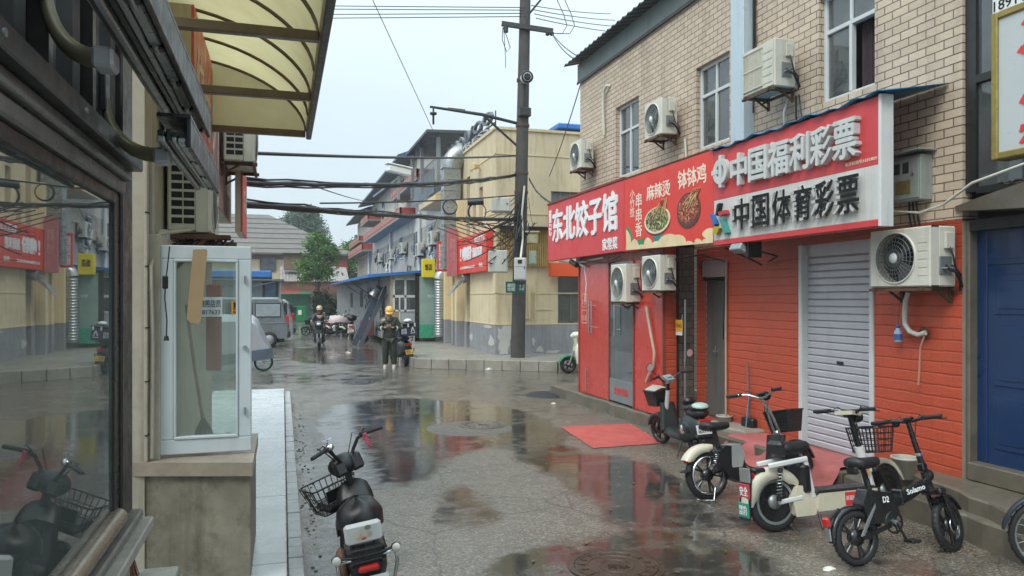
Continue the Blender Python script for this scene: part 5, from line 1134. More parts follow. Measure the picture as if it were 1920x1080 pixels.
b.tube([pole(7.05)-R_*.15, k_, e], [.045,.05,.035], md_, 8); b.tube([pole(6.4)-R_*.15, k_], .035, md_, 8); b.cyl(e+R_*.1, e+R_*.1-Vector((0,0,.22)), .025, md_); b.lathe([(0,.06),(.1,.03),(.1,-.02),(.03,-.05),(.03,-.3)], e+R_*.1-Vector((0,0,.2)), md_, n=10)
b.bar(k_-R_*1.0+Vector((0,0,.19)), k_-R_*.5+Vector((0,0,.13)), .05, .03, md_); obj('lamp_arm', b, t)
for z in (8.3, 6.98, 5.6, 5.05, 4.2, 3.2): b = MB(); b.lathe([(.2,-.04),(.2,.04)], pole(z), m_rust, n=16); obj('pole_band', b, t)
s_ = thing('security_camera', 'round hooded camera facing down the street high on the utility pole', 'camera', pole(8.3))
c = pole(8.28)+Vector((0,-.28,0)); b = MB(); b.cyl(c+Vector((0,.1,.02)), c+Vector((-.06,-.26,-.03)), .15, m_whitep, .17, 18); b.lathe([(.175,.02),(.165,.06),(.1,.02)], c+Vector((-.055,-.23,-.03)), m_black, (-.15,-.97,-.1), 18); obj('housing', b, s_)
b = MB(); b.cyl(c+Vector((-.055,-.235,-.03)), c+Vector((-.06,-.27,-.035)), .1, m_black, n=16); b.cyl(c+Vector((-.055,-.25,-.03)), c+Vector((-.062,-.29,-.037)), .045, M('lens', (.05,.06,.07), .05), n=14); obj('lens', b, s_)
b = MB(); b.tube([c+Vector((.02,.1,-.12)), c+Vector((0,.06,-.5)), c+Vector((-.02,.08,-.75)), pole(7.45)+Vector((0,-.2,0))], .03, m_black, 6); b.box((c.x-.2,c.y-.02,7.2), (c.x+.14,c.y+.2,7.45), md_, .02); obj('bracket', b, s_)
def wallbox(name, label, pxl, pxr, pyt, pyb, d, dep, mat, cat='electric box', extra=None, hood=False):
    p, q = atd(pxl, pyb, d), atd(pxr, pyt, d); s = thing(name, label, cat, ((p+q)/2).to_tuple()[:2]+(p.z,), 'electric boxes round the utility pole')
    F_ = Vector((ST, CT, 0)); w = (q-p); w.z = 0; b = MB()
    o = p; u = w.normalized(); b.X = Matrix((u, F_, Vector((0,0,1)))).transposed().to_4x4(); b.X.translation = o
    b.box((0,0,0), (w.length,dep,q.z-p.z), mat, .02); obj('case', b, s)
    b = MB(); b.X = Matrix((u, F_, Vector((0,0,1)))).transposed().to_4x4(); b.X.translation = o; b.box((.03,-.012,.03), (w.length-.03,-.001,q.z-p.z-.03), mat, .004); b.box((w.length*.8,-.03,(q.z-p.z)*.5), (w.length*.86,-.013,(q.z-p.z)*.6), m_black, .004); obj('door', b, s)
    if hood: b = MB(); b.X = Matrix((u, F_, Vector((0,0,1)))).transposed().to_4x4(); b.X.translation = o; b.box((-.05,-.06,q.z-p.z), (w.length+.05,dep,q.z-p.z+.04), mat, .004); obj('rain_hood', b, s)
    return s, o, u, q-p
mbx = M('pale_box_grey', H('b9b9b2'), .5, .0, .08, 2, dirt=.15, streak=.25, dcol=H('7c705c')); mbg = M('beige_box', H('b1a887'), .5, 0, .1, 2, streak=.3)
wallbox('electric_box', 'large white metal box with a rust stained lower edge left of the pole', 915, 952, 469, 511, 20.9, .4, mbx)
s, o, u, w = wallbox('electric_box', 'narrow grey white control box strapped to the front of the pole', 964, 987, 483, 525, 20.0, .3, M('light_grey_box', H('bdbfbe'), .45, 0, .05, 2, streak=.1))
F_ = Vector((ST, CT, 0)); b = MB(); b.X = Matrix((u, F_, Vector((0,0,1)))).transposed().to_4x4(); b.X.translation = o; b.box((.1,-.02,.44), (.21,-.013,.54), m_black); b.box((.02,-.02,.36), (.32,-.013,.365), m_grey); obj('display', b, s)
wallbox('electric_box', 'flat white cable cabinet high behind the pole among loose wires', 921, 957, 370, 397, 21.0, .3, mbx)
wallbox('electric_box', 'small beige box with white hood to the right of the pole', 988, 1008, 436, 457, 21.3, .35, mbg, hood=True)
wallbox('electric_box', 'pale green meter panel under the beige hooded box', 991, 1006, 470, 496, 21.4, .2, M('pale_green_box', H('9aa899'), .5, 0, .1, 3, dirt=.2))
b = MB(); p = atd(877, 384, 20.8); q = atd(907, 374, 20.8); b.cyl(p+Vector((0,0,.06)), q-Vector((0,0,.06)), .085, m_black, n=12); obj('cable_splice', b, label='black cylindrical splice case hung on the cables left of the pole', cat='splice case')
t = thing('street_sign', 'small green street name plates fixed round the pole', 'street sign', (6.5, 20.4, 2))
p, q = atd(948, 549, 20.2), atd(970, 528, 20.2); mgs = M('street_sign_green', H('0f5f55'), .4, 0, .06, 3)
b = MB(); b.box((p.x,p.y-.02,p.z), (q.x,p.y,q.z), mgs, .004); obj('plate', b, t)
p2, q2 = atd(970, 549, 20.3), atd(987, 529, 20.3); b = MB(); b.box((p2.x+.01,p2.y-.03,p2.z), (q2.x,p2.y-.01,q2.z), mgs, .004); obj('plate', b, t)
b = MB(); b.text('胡同\n北街', (p.x+.04,p.y-.021,p.z+.05), (1,0,0), UZ, q.x-p.x-.08, q.z-p.z-.1, m_wtext, .003, .01); b.text('东 西\n小巷', (p2.x+.04,p2.y-.031,p2.z+.06), (1,0,0), UZ, q2.x-p2.x-.07, q2.z-p2.z-.12, m_wtext, .003, .01); obj('lettering', b, t)
# ---------------------------------------------------------------- overhead lines
def cable(p, q, r, sag=.3, n=16, mat=m_black, wob=0.):
    P_ = []
    for i in range(n+1):
        f = i/n; v = Vector(p).lerp(Vector(q), f); v.z -= sag*4*f*(1-f); v += Vector((random.uniform(-wob,wob), random.uniform(-wob,wob), random.uniform(-wob,wob))); P_.append(v)
    b = MB(); b.tube(P_, r, mat, 6); return b
def line(name, label, p, q, r, sag=.2, wob=0., extra=0, group='overhead cables across the street'):
    b = cable(p, q, r, sag, 22, wob=wob)
    for k in range(extra):
        e = cable(Vector(p)+Vector((0,0,random.uniform(-.06,.06))), Vector(q)+Vector((0,0,random.uniform(-.06,.06))), r*.45, sag*random.uniform(.8,1.3), 26, wob=wob*1.5); b.add(e.v, e.f, m_black, True)
    return obj(name, b, label=label, cat='cable', group=group)
random.seed(4)
line('overhead_cable', 'straight taut cable from the high condenser on the left to the pole', atd(472,287,9.2), pole(6.1)+Vector((-.2,0,0)), .026, .06)
line('overhead_cable', 'thick bundled cable at mid height between the left red sign and the pole', atd(460,342,9.9), pole(5.55)+Vector((-.2,0,0)), .035, .12, .012, 4)
line('overhead_cable', 'lowest heavy cable bundle, sloping down from the left wall to the pole', atd(460,381,9.9), pole(4.25)+Vector((-.2,0,0)), .035, .05, .014, 5)
line('overhead_cable', 'thin cable level with the blue roof edges, running to the splice loops', atd(600,381,16), pole(4.95)+Vector((-.2,0,0)), .02, .05)
line('overhead_cable', 'thin diagonal wire slanting across the pale sky to the roof shelter', atd(697,-4,20), atd(812,245,29), .012, .0)
line('overhead_cable', 'short thin wire forking down under the mid height bundle', atd(578,345,14), atd(690,378,40), .014, .05)
for k, (ya, yb, yc) in enumerate(((10,14,0),(16,19,14),(26,25,32),(33,31,48))):
    line('overhead_cable', 'one of four parallel power lines at the top of the pole', atd(100,ya+(ya-yb)*1.39,30), atd(984,yb,21.5), .013, .02, group='power lines at the pole top')
    line('overhead_cable', 'one of four power lines running right from the pole over the tin roof', atd(996+3*k,10+8*k,21.5), atd(1145+8*k,26+12*k,27), .013, .05, group='power lines right of the pole top')
c = pole(9.75)+R_*.72+Vector((0,-.2,-.15))
for k in range(2): line('overhead_cable', 'one of two service wires from the crossarm down to the tin roof eave', c, Vector((5.9+.3*k, 14.5, 6.95)), .014, .12, group='service wires to the brick building')
line('overhead_cable', 'dark service cable sagging from the pole to the long red sign', pole(5.45)+Vector((.2,-.1,0)), Vector((5.6,14.4,3.95)), .02, .25, .01, 1)
line('overhead_cable', 'thin line drooping from the tin eave to the beige wall', Vector((5.95,14.45,6.5)), atd(1030,330,21.7), .012, .1)
b = MB()
for (dx, w, z0, z1) in ((.0,.12,10.5,9.3),(.22,.2,10.55,9.2)):
    p = pole(9.75)+R_*(.72+dx)+Vector((0,-.25,.9)); b.tube([p+Vector((-.05,0,.6)), p+Vector((.05,0,.1)), p+Vector((.35,0,-.5)), p+Vector((.45,0,-.8)), p+Vector((.3,0,-1.05)), c], .012, m_black, 5)
obj('loose_wire', b, label='loose wire loops at the right end of the crossarm', cat='wire'); b = MB(); c2 = pole(9.75)-R_*.7+Vector((0,-.25,0)); b.tube([c2, c2+Vector((-.02,0,-.35)), c2+Vector((.12,0,-.7)), c2+Vector((.22,0,-.55)), c2+Vector((.12,0,-.25)), c2], .012, m_black, 5); b.tube([c2+Vector((.03,0,-.1)), c2+Vector((.08,0,-.9)), c2+Vector((.08,0,-1.15))], .01, m_black, 5)
obj('loose_wire', b, label='loose wire loop dangling from the left end of the crossarm', cat='wire')
for px, py, w, lab in ((844, 388, .19, 'coiled black cable ring hung in front of the silver duct'), (895, 397, .24, 'loose black cable ring hanging under the splice case')):
    c = atd(px, py, 20.9); b = MB()
    for q in range(3): b.tube([c+R_*((w+.008*q)*cos(2*pi*k/26))+Vector((0,.02*q,(w+.01*q)*sin(2*pi*k/26))) for k in range(26)], .012, m_black, 5, True)
    obj('cable_coil', b, label=lab, cat='cable coil')
b = MB(); random.seed(9)
for k in range(34):
    z = random.uniform(3.6,5.2); a = pole(z)+Vector((random.uniform(-.2,.2),-.22,0)); e = atd(random.uniform(850,1020), random.uniform(395,505), random.uniform(20.6,21.5)); m_ = a.lerp(e, .5)-Vector((0,0,random.uniform(.05,.5)))
    b.tube([a, a.lerp(m_, .6)-Vector((0,0,.08)), m_, m_.lerp(e, .6)-Vector((0,0,.02)), e], random.choice((.008,.011,.016)), random.choice((m_black, m_black, m_dmetal)), 5)
for k in range(6):
    z = 4.3+.1*random.random(); b.tube([pole(z)+Vector((-.1,-.22,0)), atd(930-10*k,425+5*k,20.8), atd(880-12*k,412+3*k,20.9)], .014, m_black, 5)
b.tube([pole(5.2)+Vector((.02,-.24,0)), pole(4.4)+Vector((-.05,-.26,0)), pole(3.7)+Vector((.0,-.26,0)), atd(976,484,20.1)], .03, m_acw, 8)
obj('cable_tangle', b, label='tangle of thin cables around the middle of the pole', cat='cables')
# ================================================================ far end of the lane
YF = 78
t = thing('end_building', 'cream house with a broad grey hipped roof closing the lane', 'house', (1, YF, 0))
b = MB(); zE = 6.4; b.box((-14,YF,0), (6.3,YF+9,zE), M('cream_house_wall', H('c3b495'), .7, 0, .1, .8, streak=.3)); b.box((5.2,YF-.05,0), (6.35,YF-.001,zE-.5), M('brick_red_strip', H('9a4a3a'), .7)); b.box((-14,YF-.06,zE-.6), (6.5,YF-.001,zE-.1), M('dark_eave_band', H('6b4f47'), .7)); obj('wall', b, t)
b = MB(); b.loft([[Vector((-16,YF-.8,zE-.1)),Vector((-2.6,YF+5,zE+3.7)),Vector((-16,YF+5,zE+3.7))][0:1]*1+[Vector((7.0,YF-.8,zE-.1)),Vector((-1.4,YF+5,zE+4.2)),Vector((-16,YF+5,zE+4.2))]]*1+[[Vector((-16,YF-.8,zE+.05)),Vector((7.0,YF-.8,zE+.05)),Vector((-1.4,YF+5,zE+4.35)),Vector((-16,YF+5,zE+4.35))]], M('grey_tile_roof', H('6b6762'), .7, 0, .12, 1.5, streak=.1, dirt=.2), smooth=False)
for k in range(7): f = .1+.13*k; p, q = Vector((-16,YF-.8,zE+.06)).lerp(Vector((-16,YF+5,zE+4.36)), f), Vector((7,YF-.8,zE+.06)).lerp(Vector((-1.4,YF+5,zE+4.36)), f); b.bar(p, q, .12, .06, M('roof_batten', H('55524e'), .7))
obj('roof', b, t)
f = MB(); f.box((xY(489,YF)-.1,YF-.12,4.6), (xY(514,YF)+.1,YF-.001,6.1), M('dark_wood_frame', H('4b433c'), .6)); w = obj('window', f, t); b = MB(); [b.box((xY(489,YF)+.1+k*.75,YF-.14,4.75+j*.65), (xY(489,YF)+.7+k*.75,YF-.121,5.3+j*.65), M('dark_pane', H('4a5256'))) for k in (0,1) for j in (0,1)]; obj('pane', b, w)
def flatY(name, label, cat, Y, pxl, pxr, pyt, pyb, mat, dep=.3, parent=None):
    a, c = xY(pxl, Y), xY(pxr, Y); z1 = onY(pxl, pyt, Y).z; z0 = max(0, onY(pxl, pyb, Y).z); b = MB(); b.box((a,Y,z0), (c,Y+dep,z1), mat); return obj(name, b, parent, label, cat)
t = thing('lean_to', 'patched low shed with a corrugated roof below the cream house', 'shed', (2, 72, 0))
b = MB(); mcr = M('patchy_corrugated', H('8f8a86'), .6, .1, .35, 2.5, dirt=.4); n = 90; r0 = []; xa, xb_ = xY(525,72), xY(655,72)
for i in range(n+1): x = xa+(xb_-xa)*i/n; h = .05 if (i//2) % 2 else 0; r0.append([Vector((x,72,3.55+h)), Vector((x,76,5.0+h))])
b.loft(r0, mcr, caps=False, smooth=False, closed=False); obj('roof', b, t)
b = MB(); b.box((xa,72.3,0), (xb_,72.6,3.5), M('red_brick_low_wall', H('7d5548'), .7, 0, .2, 2, dirt=.3)); obj('wall', b, t)
b = MB(); b.box((xY(532,73),73.5,4.6), (xY(566,73),74.5,6.1), m_plank); b.box((xY(530,73),73.2,6.1), (xY(568,73),74.8,6.2), m_dmetal); obj('upper_hut', b, t)
t = thing('field_stone_wall', 'rough pale stone wall behind the street tree', 'wall', (4, 68, 0)); b = MB(); b.box((xY(585,68),68,0), (xY(640,68),68.4,2.4), M('rubble_stone', H('8d8779'), .8, 0, .35, 4, .4, 12, dirt=.4)); obj('masonry', b, t)
t = thing('recycling_shelter', 'green sheet metal recycling shelter at the end of the lane', 'shelter', (.5, 66, 0)); xa, xb_ = xY(520,66), xY(585,66)
mg_ = M('pale_green_sheet', H('5d9a7c'), .5, 0, .15, 2)
b = MB(); b.box((xa,67.5,0), (xb_,67.6,2.5), mg_); obj('back_panel', b, t); b = MB(); b.box((xa-.1,66,2.3), (xb_+.1,67.6,2.42), mg_); b.box((xa,66.1,2.42), (xb_-1,66.2,2.6), m_red_s); obj('roof', b, t)
for x in (xa, xb_): b = MB(); b.box((x-.06,66,0), (x+.06,66.12,2.3), m_grey); obj('post', b, t)
for k, (px, c) in enumerate(((545,'2a3436'),(562,'17824a'))):
    s_ = thing('wheelie_bin', ('dark grey' if k == 0 else 'bright green')+' recycling bin standing in the green shelter', 'bin', (xY(px,65.6), 65.6, 0)); x = xY(px,65.6); b = MB(); b.loft([rect((x,65.6,z), (1,0,0), (0,1,0), w, w) for z, w in ((.06,.38),(1.15,.48))], M('bin_'+c, H(c), .45), smooth=False); obj('body', b, s_); b = MB(); b.box((x-.5,65.1,1.152), (x+.5,66.1,1.25), M('bin_'+c, H(c)), .04); obj('lid', b, s_); b = MB(); b.box((x-.14,65.12,.55), (x+.14,65.16,.95), m_whitep); obj('sticker', b, s_)
t = thing('kiosk', 'blue roofed kiosk hut on the left behind the grey van', 'kiosk', (-2.5, 52, 0)); xa, xb_ = -6, xY(527,52)
b = MB(); b.box((xa,52,0), (xb_,55,3.2), M('pale_kiosk_wall', H('8fa0a8'), .6)); obj('wall', b, t); b = MB(); b.box((xa,51.0,3.3), (xb_-.6,55,3.75), m_blue, .05); b.box((xa,50.6,3.1), (xb_+.2,55,3.2), M('slate_sheet', H('5e646a'))); obj('roof', b, t)
f = MB(); f.box((xY(492,51.9),51.9,1.7), (xY(521,51.9),51.999,3.05), m_dmetal); w = obj('window', f, t); b = MB(); b.box((xY(497,51.9),51.88,1.85), (xY(517,51.9),51.899,2.9), M('blue_tinted_pane', H('3f6b84'), .15)); obj('pane', b, w); b = MB(); b.bar((xa+2,51.3,2.3), (xb_,51.0,3.1), .07, .07, m_grey); b.box((xb_-.1,50.9,0), (xb_,51,3.1), m_grey); obj('post', b, t)
# ---------------------------------------------------------------- trees
def leafmat(name, c, var=.5):
    t = NT(name); g = t.n('NewGeometry'); r = t.rng(g.outputs['Random Per Island'], 0, 1, 0, 1); c = H(c) if isinstance(c, str) else c
    col = t.mix(r, tuple(x*(1-var) for x in c), tuple(x*(1+var) for x in c)); t.t.nodes.remove(t.b)
    d = t.n('BsdfDiffuse'); l = t.n('BsdfTranslucent'); m = t.n('MixShader'); m.inputs[0].default_value = .3; t.l(col, d.inputs[0]); t.l(col, l.inputs[0]); t.l(d.outputs[0], m.inputs[1]); t.l(l.outputs[0], m.inputs[2]); t.l(m.outputs[0], t.out.inputs[0]); return t.m
def tree(name, label, base, trunk_h, blobs, nleaf, ls, mat, tr=.12, seed=1):
    random.seed(seed); base = Vector(base); t = thing(name, label, 'tree', base)
    b = MB(); top = base+Vector((.1,0,trunk_h)); b.tube([base, base+Vector((.05,.02,trunk_h*.5)), top], [tr, tr*.8, tr*.6], M('bark', H('4a4036'), .85, 0, .25, 6), 8)
    for (c, r) in blobs:
        c = base+Vector(c); m_ = top.lerp(c, .5)+Vector((random.uniform(-.2,.2),0,.1)); b.tube([top, m_, c], [tr*.5, tr*.3, tr*.1], M('bark', H('4a4036')), 6)
    obj('trunk', b, t); b = MB(); vs = []; fs = []
    tot = sum(r[0]*r[1]*r[2] for c, r in blobs)
    for (c, r) in blobs:
        c = base+Vector(c); n = int(nleaf*r[0]*r[1]*r[2]/tot); nc = max(6, n//26)
        for k in range(nc):
            d = Vector((random.gauss(0,1), random.gauss(0,1), random.gauss(0,1))).normalized(); f = random.uniform(.45,1.08)**.7; cc = c+Vector((d.x*r[0], d.y*r[1], d.z*r[2]))*f
            for j in range(26):
                p = cc+Vector((random.gauss(0,1), random.gauss(0,1), random.gauss(0,.7)))*ls*1.7; u = Vector((random.gauss(0,1), random.gauss(0,1), random.gauss(0,.6))).normalized()*ls; w = u.cross(Vector((random.gauss(0,1), random.gauss(0,1), random.gauss(0,1)))).normalized()*ls*.5
                i = len(vs); vs += [p-u, p+w, p+u, p-w]; fs.append((i,i+1,i+2,i+3))
    b.add(vs, fs, mat); obj('crown', b, t); return t
tb = onZ(595, 602); tb.z = 0
tree('street_tree', 'slim bright green street tree in front of the cream house', tb, 2.6, [((.1,0,6.6),(1.0,1.0,.95)),((.45,0,5.8),(1.3,1.1,.6)),((-.4,0,4.5),(1.3,1.1,.75)),((.5,0,4.0),(1.15,1.0,.6)),((-.9,0,3.7),(.5,.6,.4)),((1.2,0,5.2),(.4,.5,.3))], 4600, .15, leafmat('bright_leaves', '5a7d40', .55), .1, 3)
tree('broad_tree', 'dark grey green round crowned tree behind the cream house roof', (xY(566,98), 98, 0), 7, [((0,0,10.6),(2.6,2.4,2.6)),((-1.6,0,9.8),(1.6,1.8,1.5)),((1.6,0,9.6),(1.7,1.8,1.6)),((.6,0,12.2),(1.5,1.5,1.3))], 12000, .17, leafmat('grey_green_leaves', '5f7361', .4), .25, 5)
tree('leafy_tree', 'green tree half hidden between the cream house and the terrace', (xY(664,84), 84, 0), 3, [((0,0,5),(1.4,1.5,2.5)),((.5,0,7.4),(1.2,1.2,1.2)),((-.5,0,7),(1.,1.2,1.))], 6000, .18, leafmat('mid_leaves', '557a3c', .5), .15, 6)
tree('shrub', 'dark low shrub at the foot of the stone wall', (xY(612,66), 66, 0), .6, [((0,0,1.2),(1.1,.8,.8)),((-.6,0,2.),(.6,.6,.6))], 2600, .12, leafmat('dark_leaves', '36472c', .5), .06, 8)
# ---------------------------------------------------------------- van, second vehicle, tarpaulined tricycle
def van(name, label, c, L, Wd, Hh, col, rot=0, win=True):
    t = thing(name, label, 'van', (0,0,0)); mvp = M(name+'_paint', H(col), .3, .25, .06, 1, dirt=.06, coat=.5)
    prof = [(-L/2,.35),(-L/2-.02,.75),(-L/2+.02,1.05),(-L/2+.1,Hh*.62),(-L/2+.22,Hh*.93),(-L/2+.4,Hh),(L*.18,Hh),(L*.30,Hh*.93),(L*.41,Hh*.62),(L/2-.05,Hh*.52),(L/2,.6),(L/2-.03,.35)]
    def sec(y, k): return [Vector((x*(1-.015*k), y, .35+(z-.35)*(1-.02*k))) for x, z in prof]
    b = MB(); h = Wd/2; b.loft([sec(-h,2),sec(-h+.06,0),sec(0,-.6),sec(h-.06,0),sec(h,2)], mvp, smooth=False); b.box((-L/2+.15,-h+.1,.2), (L/2-.15,h-.1,.36), m_black); obj('body', b, t, bevel=.03)
    for x in (-L/2+.75, L/2-.85):
        for y in (-h+.02, h-.02):
            w = MB(); w.lathe([(.2,-.09),(.29,-.1),(.32,-.06),(.32,.06),(.29,.1),(.2,.09)], (x,y,.32), m_rubber, (0,1,0), 22); w = obj('wheel', w, t); r = MB(); r.lathe([(0,-.1),(.08,-.1),(.2,-.06)], (x,y,.32), m_steel, (0,1,0), 18); r.lathe([(0,.1),(.08,.1),(.2,.06)], (x,y,.32), m_steel, (0,1,0), 18); obj('hub_cap', r, w)
    mg2 = M('vehicle_glass', (.02,.026,.03), .05, 0, .1, 1)
    for s_ in (-1, 1):
        for (xa, xb_) in ((-L/2+.32,-L/2+1.25),(-L/2+1.4,-L/2+2.35),(-L/2+2.5,L*.33)):
            b = MB(); b.box((xa,s_*h-.012,Hh*.62), (xb_,s_*h+.012,Hh*.87), mg2 if xa > -L/2+1 else M('frosted_side_glass', H('8d979b'), .15), .01); w = obj('window', b, t)
            b = MB(); [b.box(q[0], q[1], m_black) for q in (((xa-.03,s_*h-.006,Hh*.60),(xb_+.03,s_*h+.006,Hh*.62)),((xa-.03,s_*h-.006,Hh*.87),(xb_+.03,s_*h+.006,Hh*.89)),((xa-.03,s_*h-.006,Hh*.62),(xa,s_*h+.006,Hh*.87)),((xb_,s_*h-.006,Hh*.62),(xb_+.03,s_*h+.006,Hh*.87)))]; obj('seal', b, w)
        b = MB(); b.box((-L/2-.01,s_*(h-.2)-.07,.85), (-L/2+.12,s_*(h-.09)+.07,1.28), M('tail_light_red', (.5,.02,.015), .2), .02); obj('tail_light', b, t)
        b = MB(); b.box((-L/2+.1,s_*h-.01,.95), (L/2-.3,s_*h+.015,1.0), mvp, .005); obj('side_moulding', b, t)
    b = MB(); b.box((-L/2+.05,-h+.2,Hh*.63), (-L/2+.16,h-.2,Hh*.9), mg2, .02); obj('rear_window', b, t); b = MB(); b.box((-L/2-.08,-h+.05,.4), (-L/2+.1,h-.05,.62), m_black, .03); obj('bumper', b, t)
    b = MB(); b.box((-L/2-.03,-.25,.7), (-L/2,.25,.85), M('plate_blue', H('2450a0'), .4)); obj('license_plate', b, t)
    return put(t, c, rot)
van('grey_van', 'grey minivan parked across the lane end on, behind the covered tricycle', (xY(541,31.5)-2.05, 32.3, 0), 4.1, 1.65, 2.0, '6f7679', pi)
van('dusty_van', 'dirty grey truck-like van just beyond the grey minivan', (xY(549,35)-1.9, 36.2, 0), 3.9, 1.6, 1.9, '8b8f90', pi)
t = thing('covered_tricycle', 'silver tarpaulin covered tricycle beside the open white sash', 'tricycle', (-1.0, 21.6, 0)); mtp = M('silver_tarp', H('989ba0'), .42, .1, .12, 2, .4, 6)
prof = [(470,590),(478,596),(487,612),(496,632),(503,650),(509,668)]; b = MB(); rings = []
for k in range(9):
    Y = 21.3+1.3*k/8; s_ = 1-.12*abs(k-4)/4; ring = [Vector((-3.4, Y, .55)), Vector((-3.2, Y, 1.6*s_))]+[Vector((xY(px, 21.5), Y, zz*s_ if zz > .7 else zz)) for px, zz in ((470,1.52),(480,1.42),(488,1.2),(497,.92),(504,.68),(509,.45))]
    rings.append([Vector((p.x+.03*sin(k*1.7+p.z*5), p.y, p.z)) for p in ring])
b.loft(rings, mtp); obj('tarpaulin', b, t)
b = MB(); p, q = Vector((-3.2,21.2,.12)), Vector((xY(512,21.2),21.2,.5)); b.bar(p, q, .06, .28, M('slate_board', H('4a5560'), .5), up=(0,0,1)); obj('side_board', b, t)
w = MB(); cx = xY(494,21.25); w.lathe([(.21,-.025),(.235,-.03),(.25,0),(.235,.03),(.21,.025)], (cx,21.35,.25), m_rubber, (0,1,0), 26); w = obj('wheel', w, t); b = MB(); b.lathe([(.19,-.02),(.212,-.02),(.212,.02),(.19,.02)], (cx,21.35,.25), M('green_rim', H('3f9a6c'), .4), (0,1,0), 26)
for k in range(10): a = 2*pi*k/10; b.tube([(cx+.03*cos(a),21.35,.25+.03*sin(a)), (cx+.2*cos(a),21.35,.25+.2*sin(a))], .004, m_steel, 4)
b.cyl((cx,21.3,.25), (cx,21.4,.25), .03, m_steel); obj('rim', b, w)
# ================================================================ two wheelers: shared component builders (bike space: x forward, y left, z up)
def TR(loc=(0,0,0), rz=0, axis=None, piv=None, ang=0):
    return Matrix.Translation(loc) @ Matrix.Rotation(rz, 4, 'Z')
def steer(piv, axis, ang): return Matrix.Translation(piv) @ Matrix.Rotation(ang, 4, Vector(axis).normalized()) @ Matrix.Translation(-Vector(piv))
def NB(X=None): b = MB(); b.X = X; return b
def wheel(t, c, R, w, rimm, style='mag', X=None, n=30, hub=.06):
    h = w/2; b = NB(X); c = Vector(c)
    prof = [(R-h*1.5,-h*.8),(R-h*.8,-h),(R-h*.25,-h*.7),(R,-h*.22),(R,h*.22),(R-h*.25,h*.7),(R-h*.8,h),(R-h*1.5,h*.8),(R-h*1.5,-h*.8)]
    b.lathe(prof, c, m_rubber, (0,1,0), n)
    for k in range(n):   # tread blocks
        a = 2*pi*k/n; p = c+Vector((cos(a), 0, sin(a)))*(R+.001); tg = Vector((-sin(a),0,cos(a)))
        b.bar(p-Vector((0,h*.5,0))+tg*.006, p+Vector((0,h*.5,0))-tg*.006, .007, .006, m_rubber, up=(cos(a),0,sin(a)))
    o = obj('wheel', b, t); b = NB(X); r = R-h*1.5
    b.lathe([(r+.002,-h*.75),(r-.012,-h*.7),(r-.016,0),(r-.012,h*.7),(r+.002,h*.75)], c, rimm, (0,1,0), n)
    b.lathe([(0,-h*.9),(hub,-h*.85),(hub,h*.85),(0,h*.9)], c, m_grey if style != 'mag' else rimm, (0,1,0), 18)
    if style == 'mag':
        for k in range(5):
            for e in (-.16,.16): a = 2*pi*k/5; b.bar(c+Vector((cos(a),0,sin(a)))*hub*.8, c+Vector((cos(a+e),0,sin(a+e)))*(r-.008), .018, .022, rimm, up=(0,1,0), bev=.004)
    elif style == 'spoke':
        for k in range(20): a = 2*pi*k/20; s = (-1)**k; b.tube([c+Vector((cos(a+.5*s)*hub, s*h*.7, sin(a+.5*s)*hub)), c+Vector((cos(a),0,sin(a)))*(r-.008)], .0018, m_steel, 4)
    elif style == 'disc':
        b.lathe([(hub,-h*.3),(r-.02,-h*.45),(r-.01,-h*.5)], c, rimm, (0,1,0), n); b.lathe([(hub,h*.3),(r-.02,h*.45),(r-.01,h*.5)], c, rimm, (0,1,0), n)
    obj('rim', b, o); return o
def fender(t, c, R, w, a0, a1, mat, X=None, deep=.03, n=18, name='fender'):
    b = NB(X); c = Vector(c); rings = []
    for k in range(n+1):
        a = radians(a0+(a1-a0)*k/n); d = Vector((cos(a),0,sin(a))); e = min(1, .5+min(k, n-k)*.25)
        rings.append([c+d*(R-deep*e)+Vector((0,-w/2,0)), c+d*(R-.004)+Vector((0,-w/2*.8,0)), c+d*R+Vector((0,-w/4,0)), c+d*R+Vector((0,w/4,0)), c+d*(R-.004)+Vector((0,w/2*.8,0)), c+d*(R-deep*e)+Vector((0,w/2,0)), c+d*(R-deep*e-.001)+Vector((0,w/2-.006,0)), c+d*(R-.01)+Vector((0,0,0)), c+d*(R-deep*e-.001)+Vector((0,-w/2+.006,0))])
    b.loft(rings, mat); return obj(name, b, t)
def saddle(t, c, L, w, h, mat, tail=1., nose=.45, X=None, name='seat', dip=.15):
    b = NB(X); c = Vector(c); rings = []; n = 12
    for k in range(n+1):
        f = k/n; x = -L/2+L*f; wd = w*(tail+(nose-tail)*(f**1.4))/2; e = min(1., (1-abs(2*f-1)**5)**.5+.02); hh = h*(1-.25*f); z0 = -dip*h*sin(pi*f)
        rings.append([c+Vector((x, wd*e*cos(a), z0+hh*(.5*sin(a)+(.12 if sin(a) > 0 else 0))*(.4+.6*e))) for a in [2*pi*j/14 for j in range(14)]])
    b.loft(rings, mat); return obj(name, b, t)
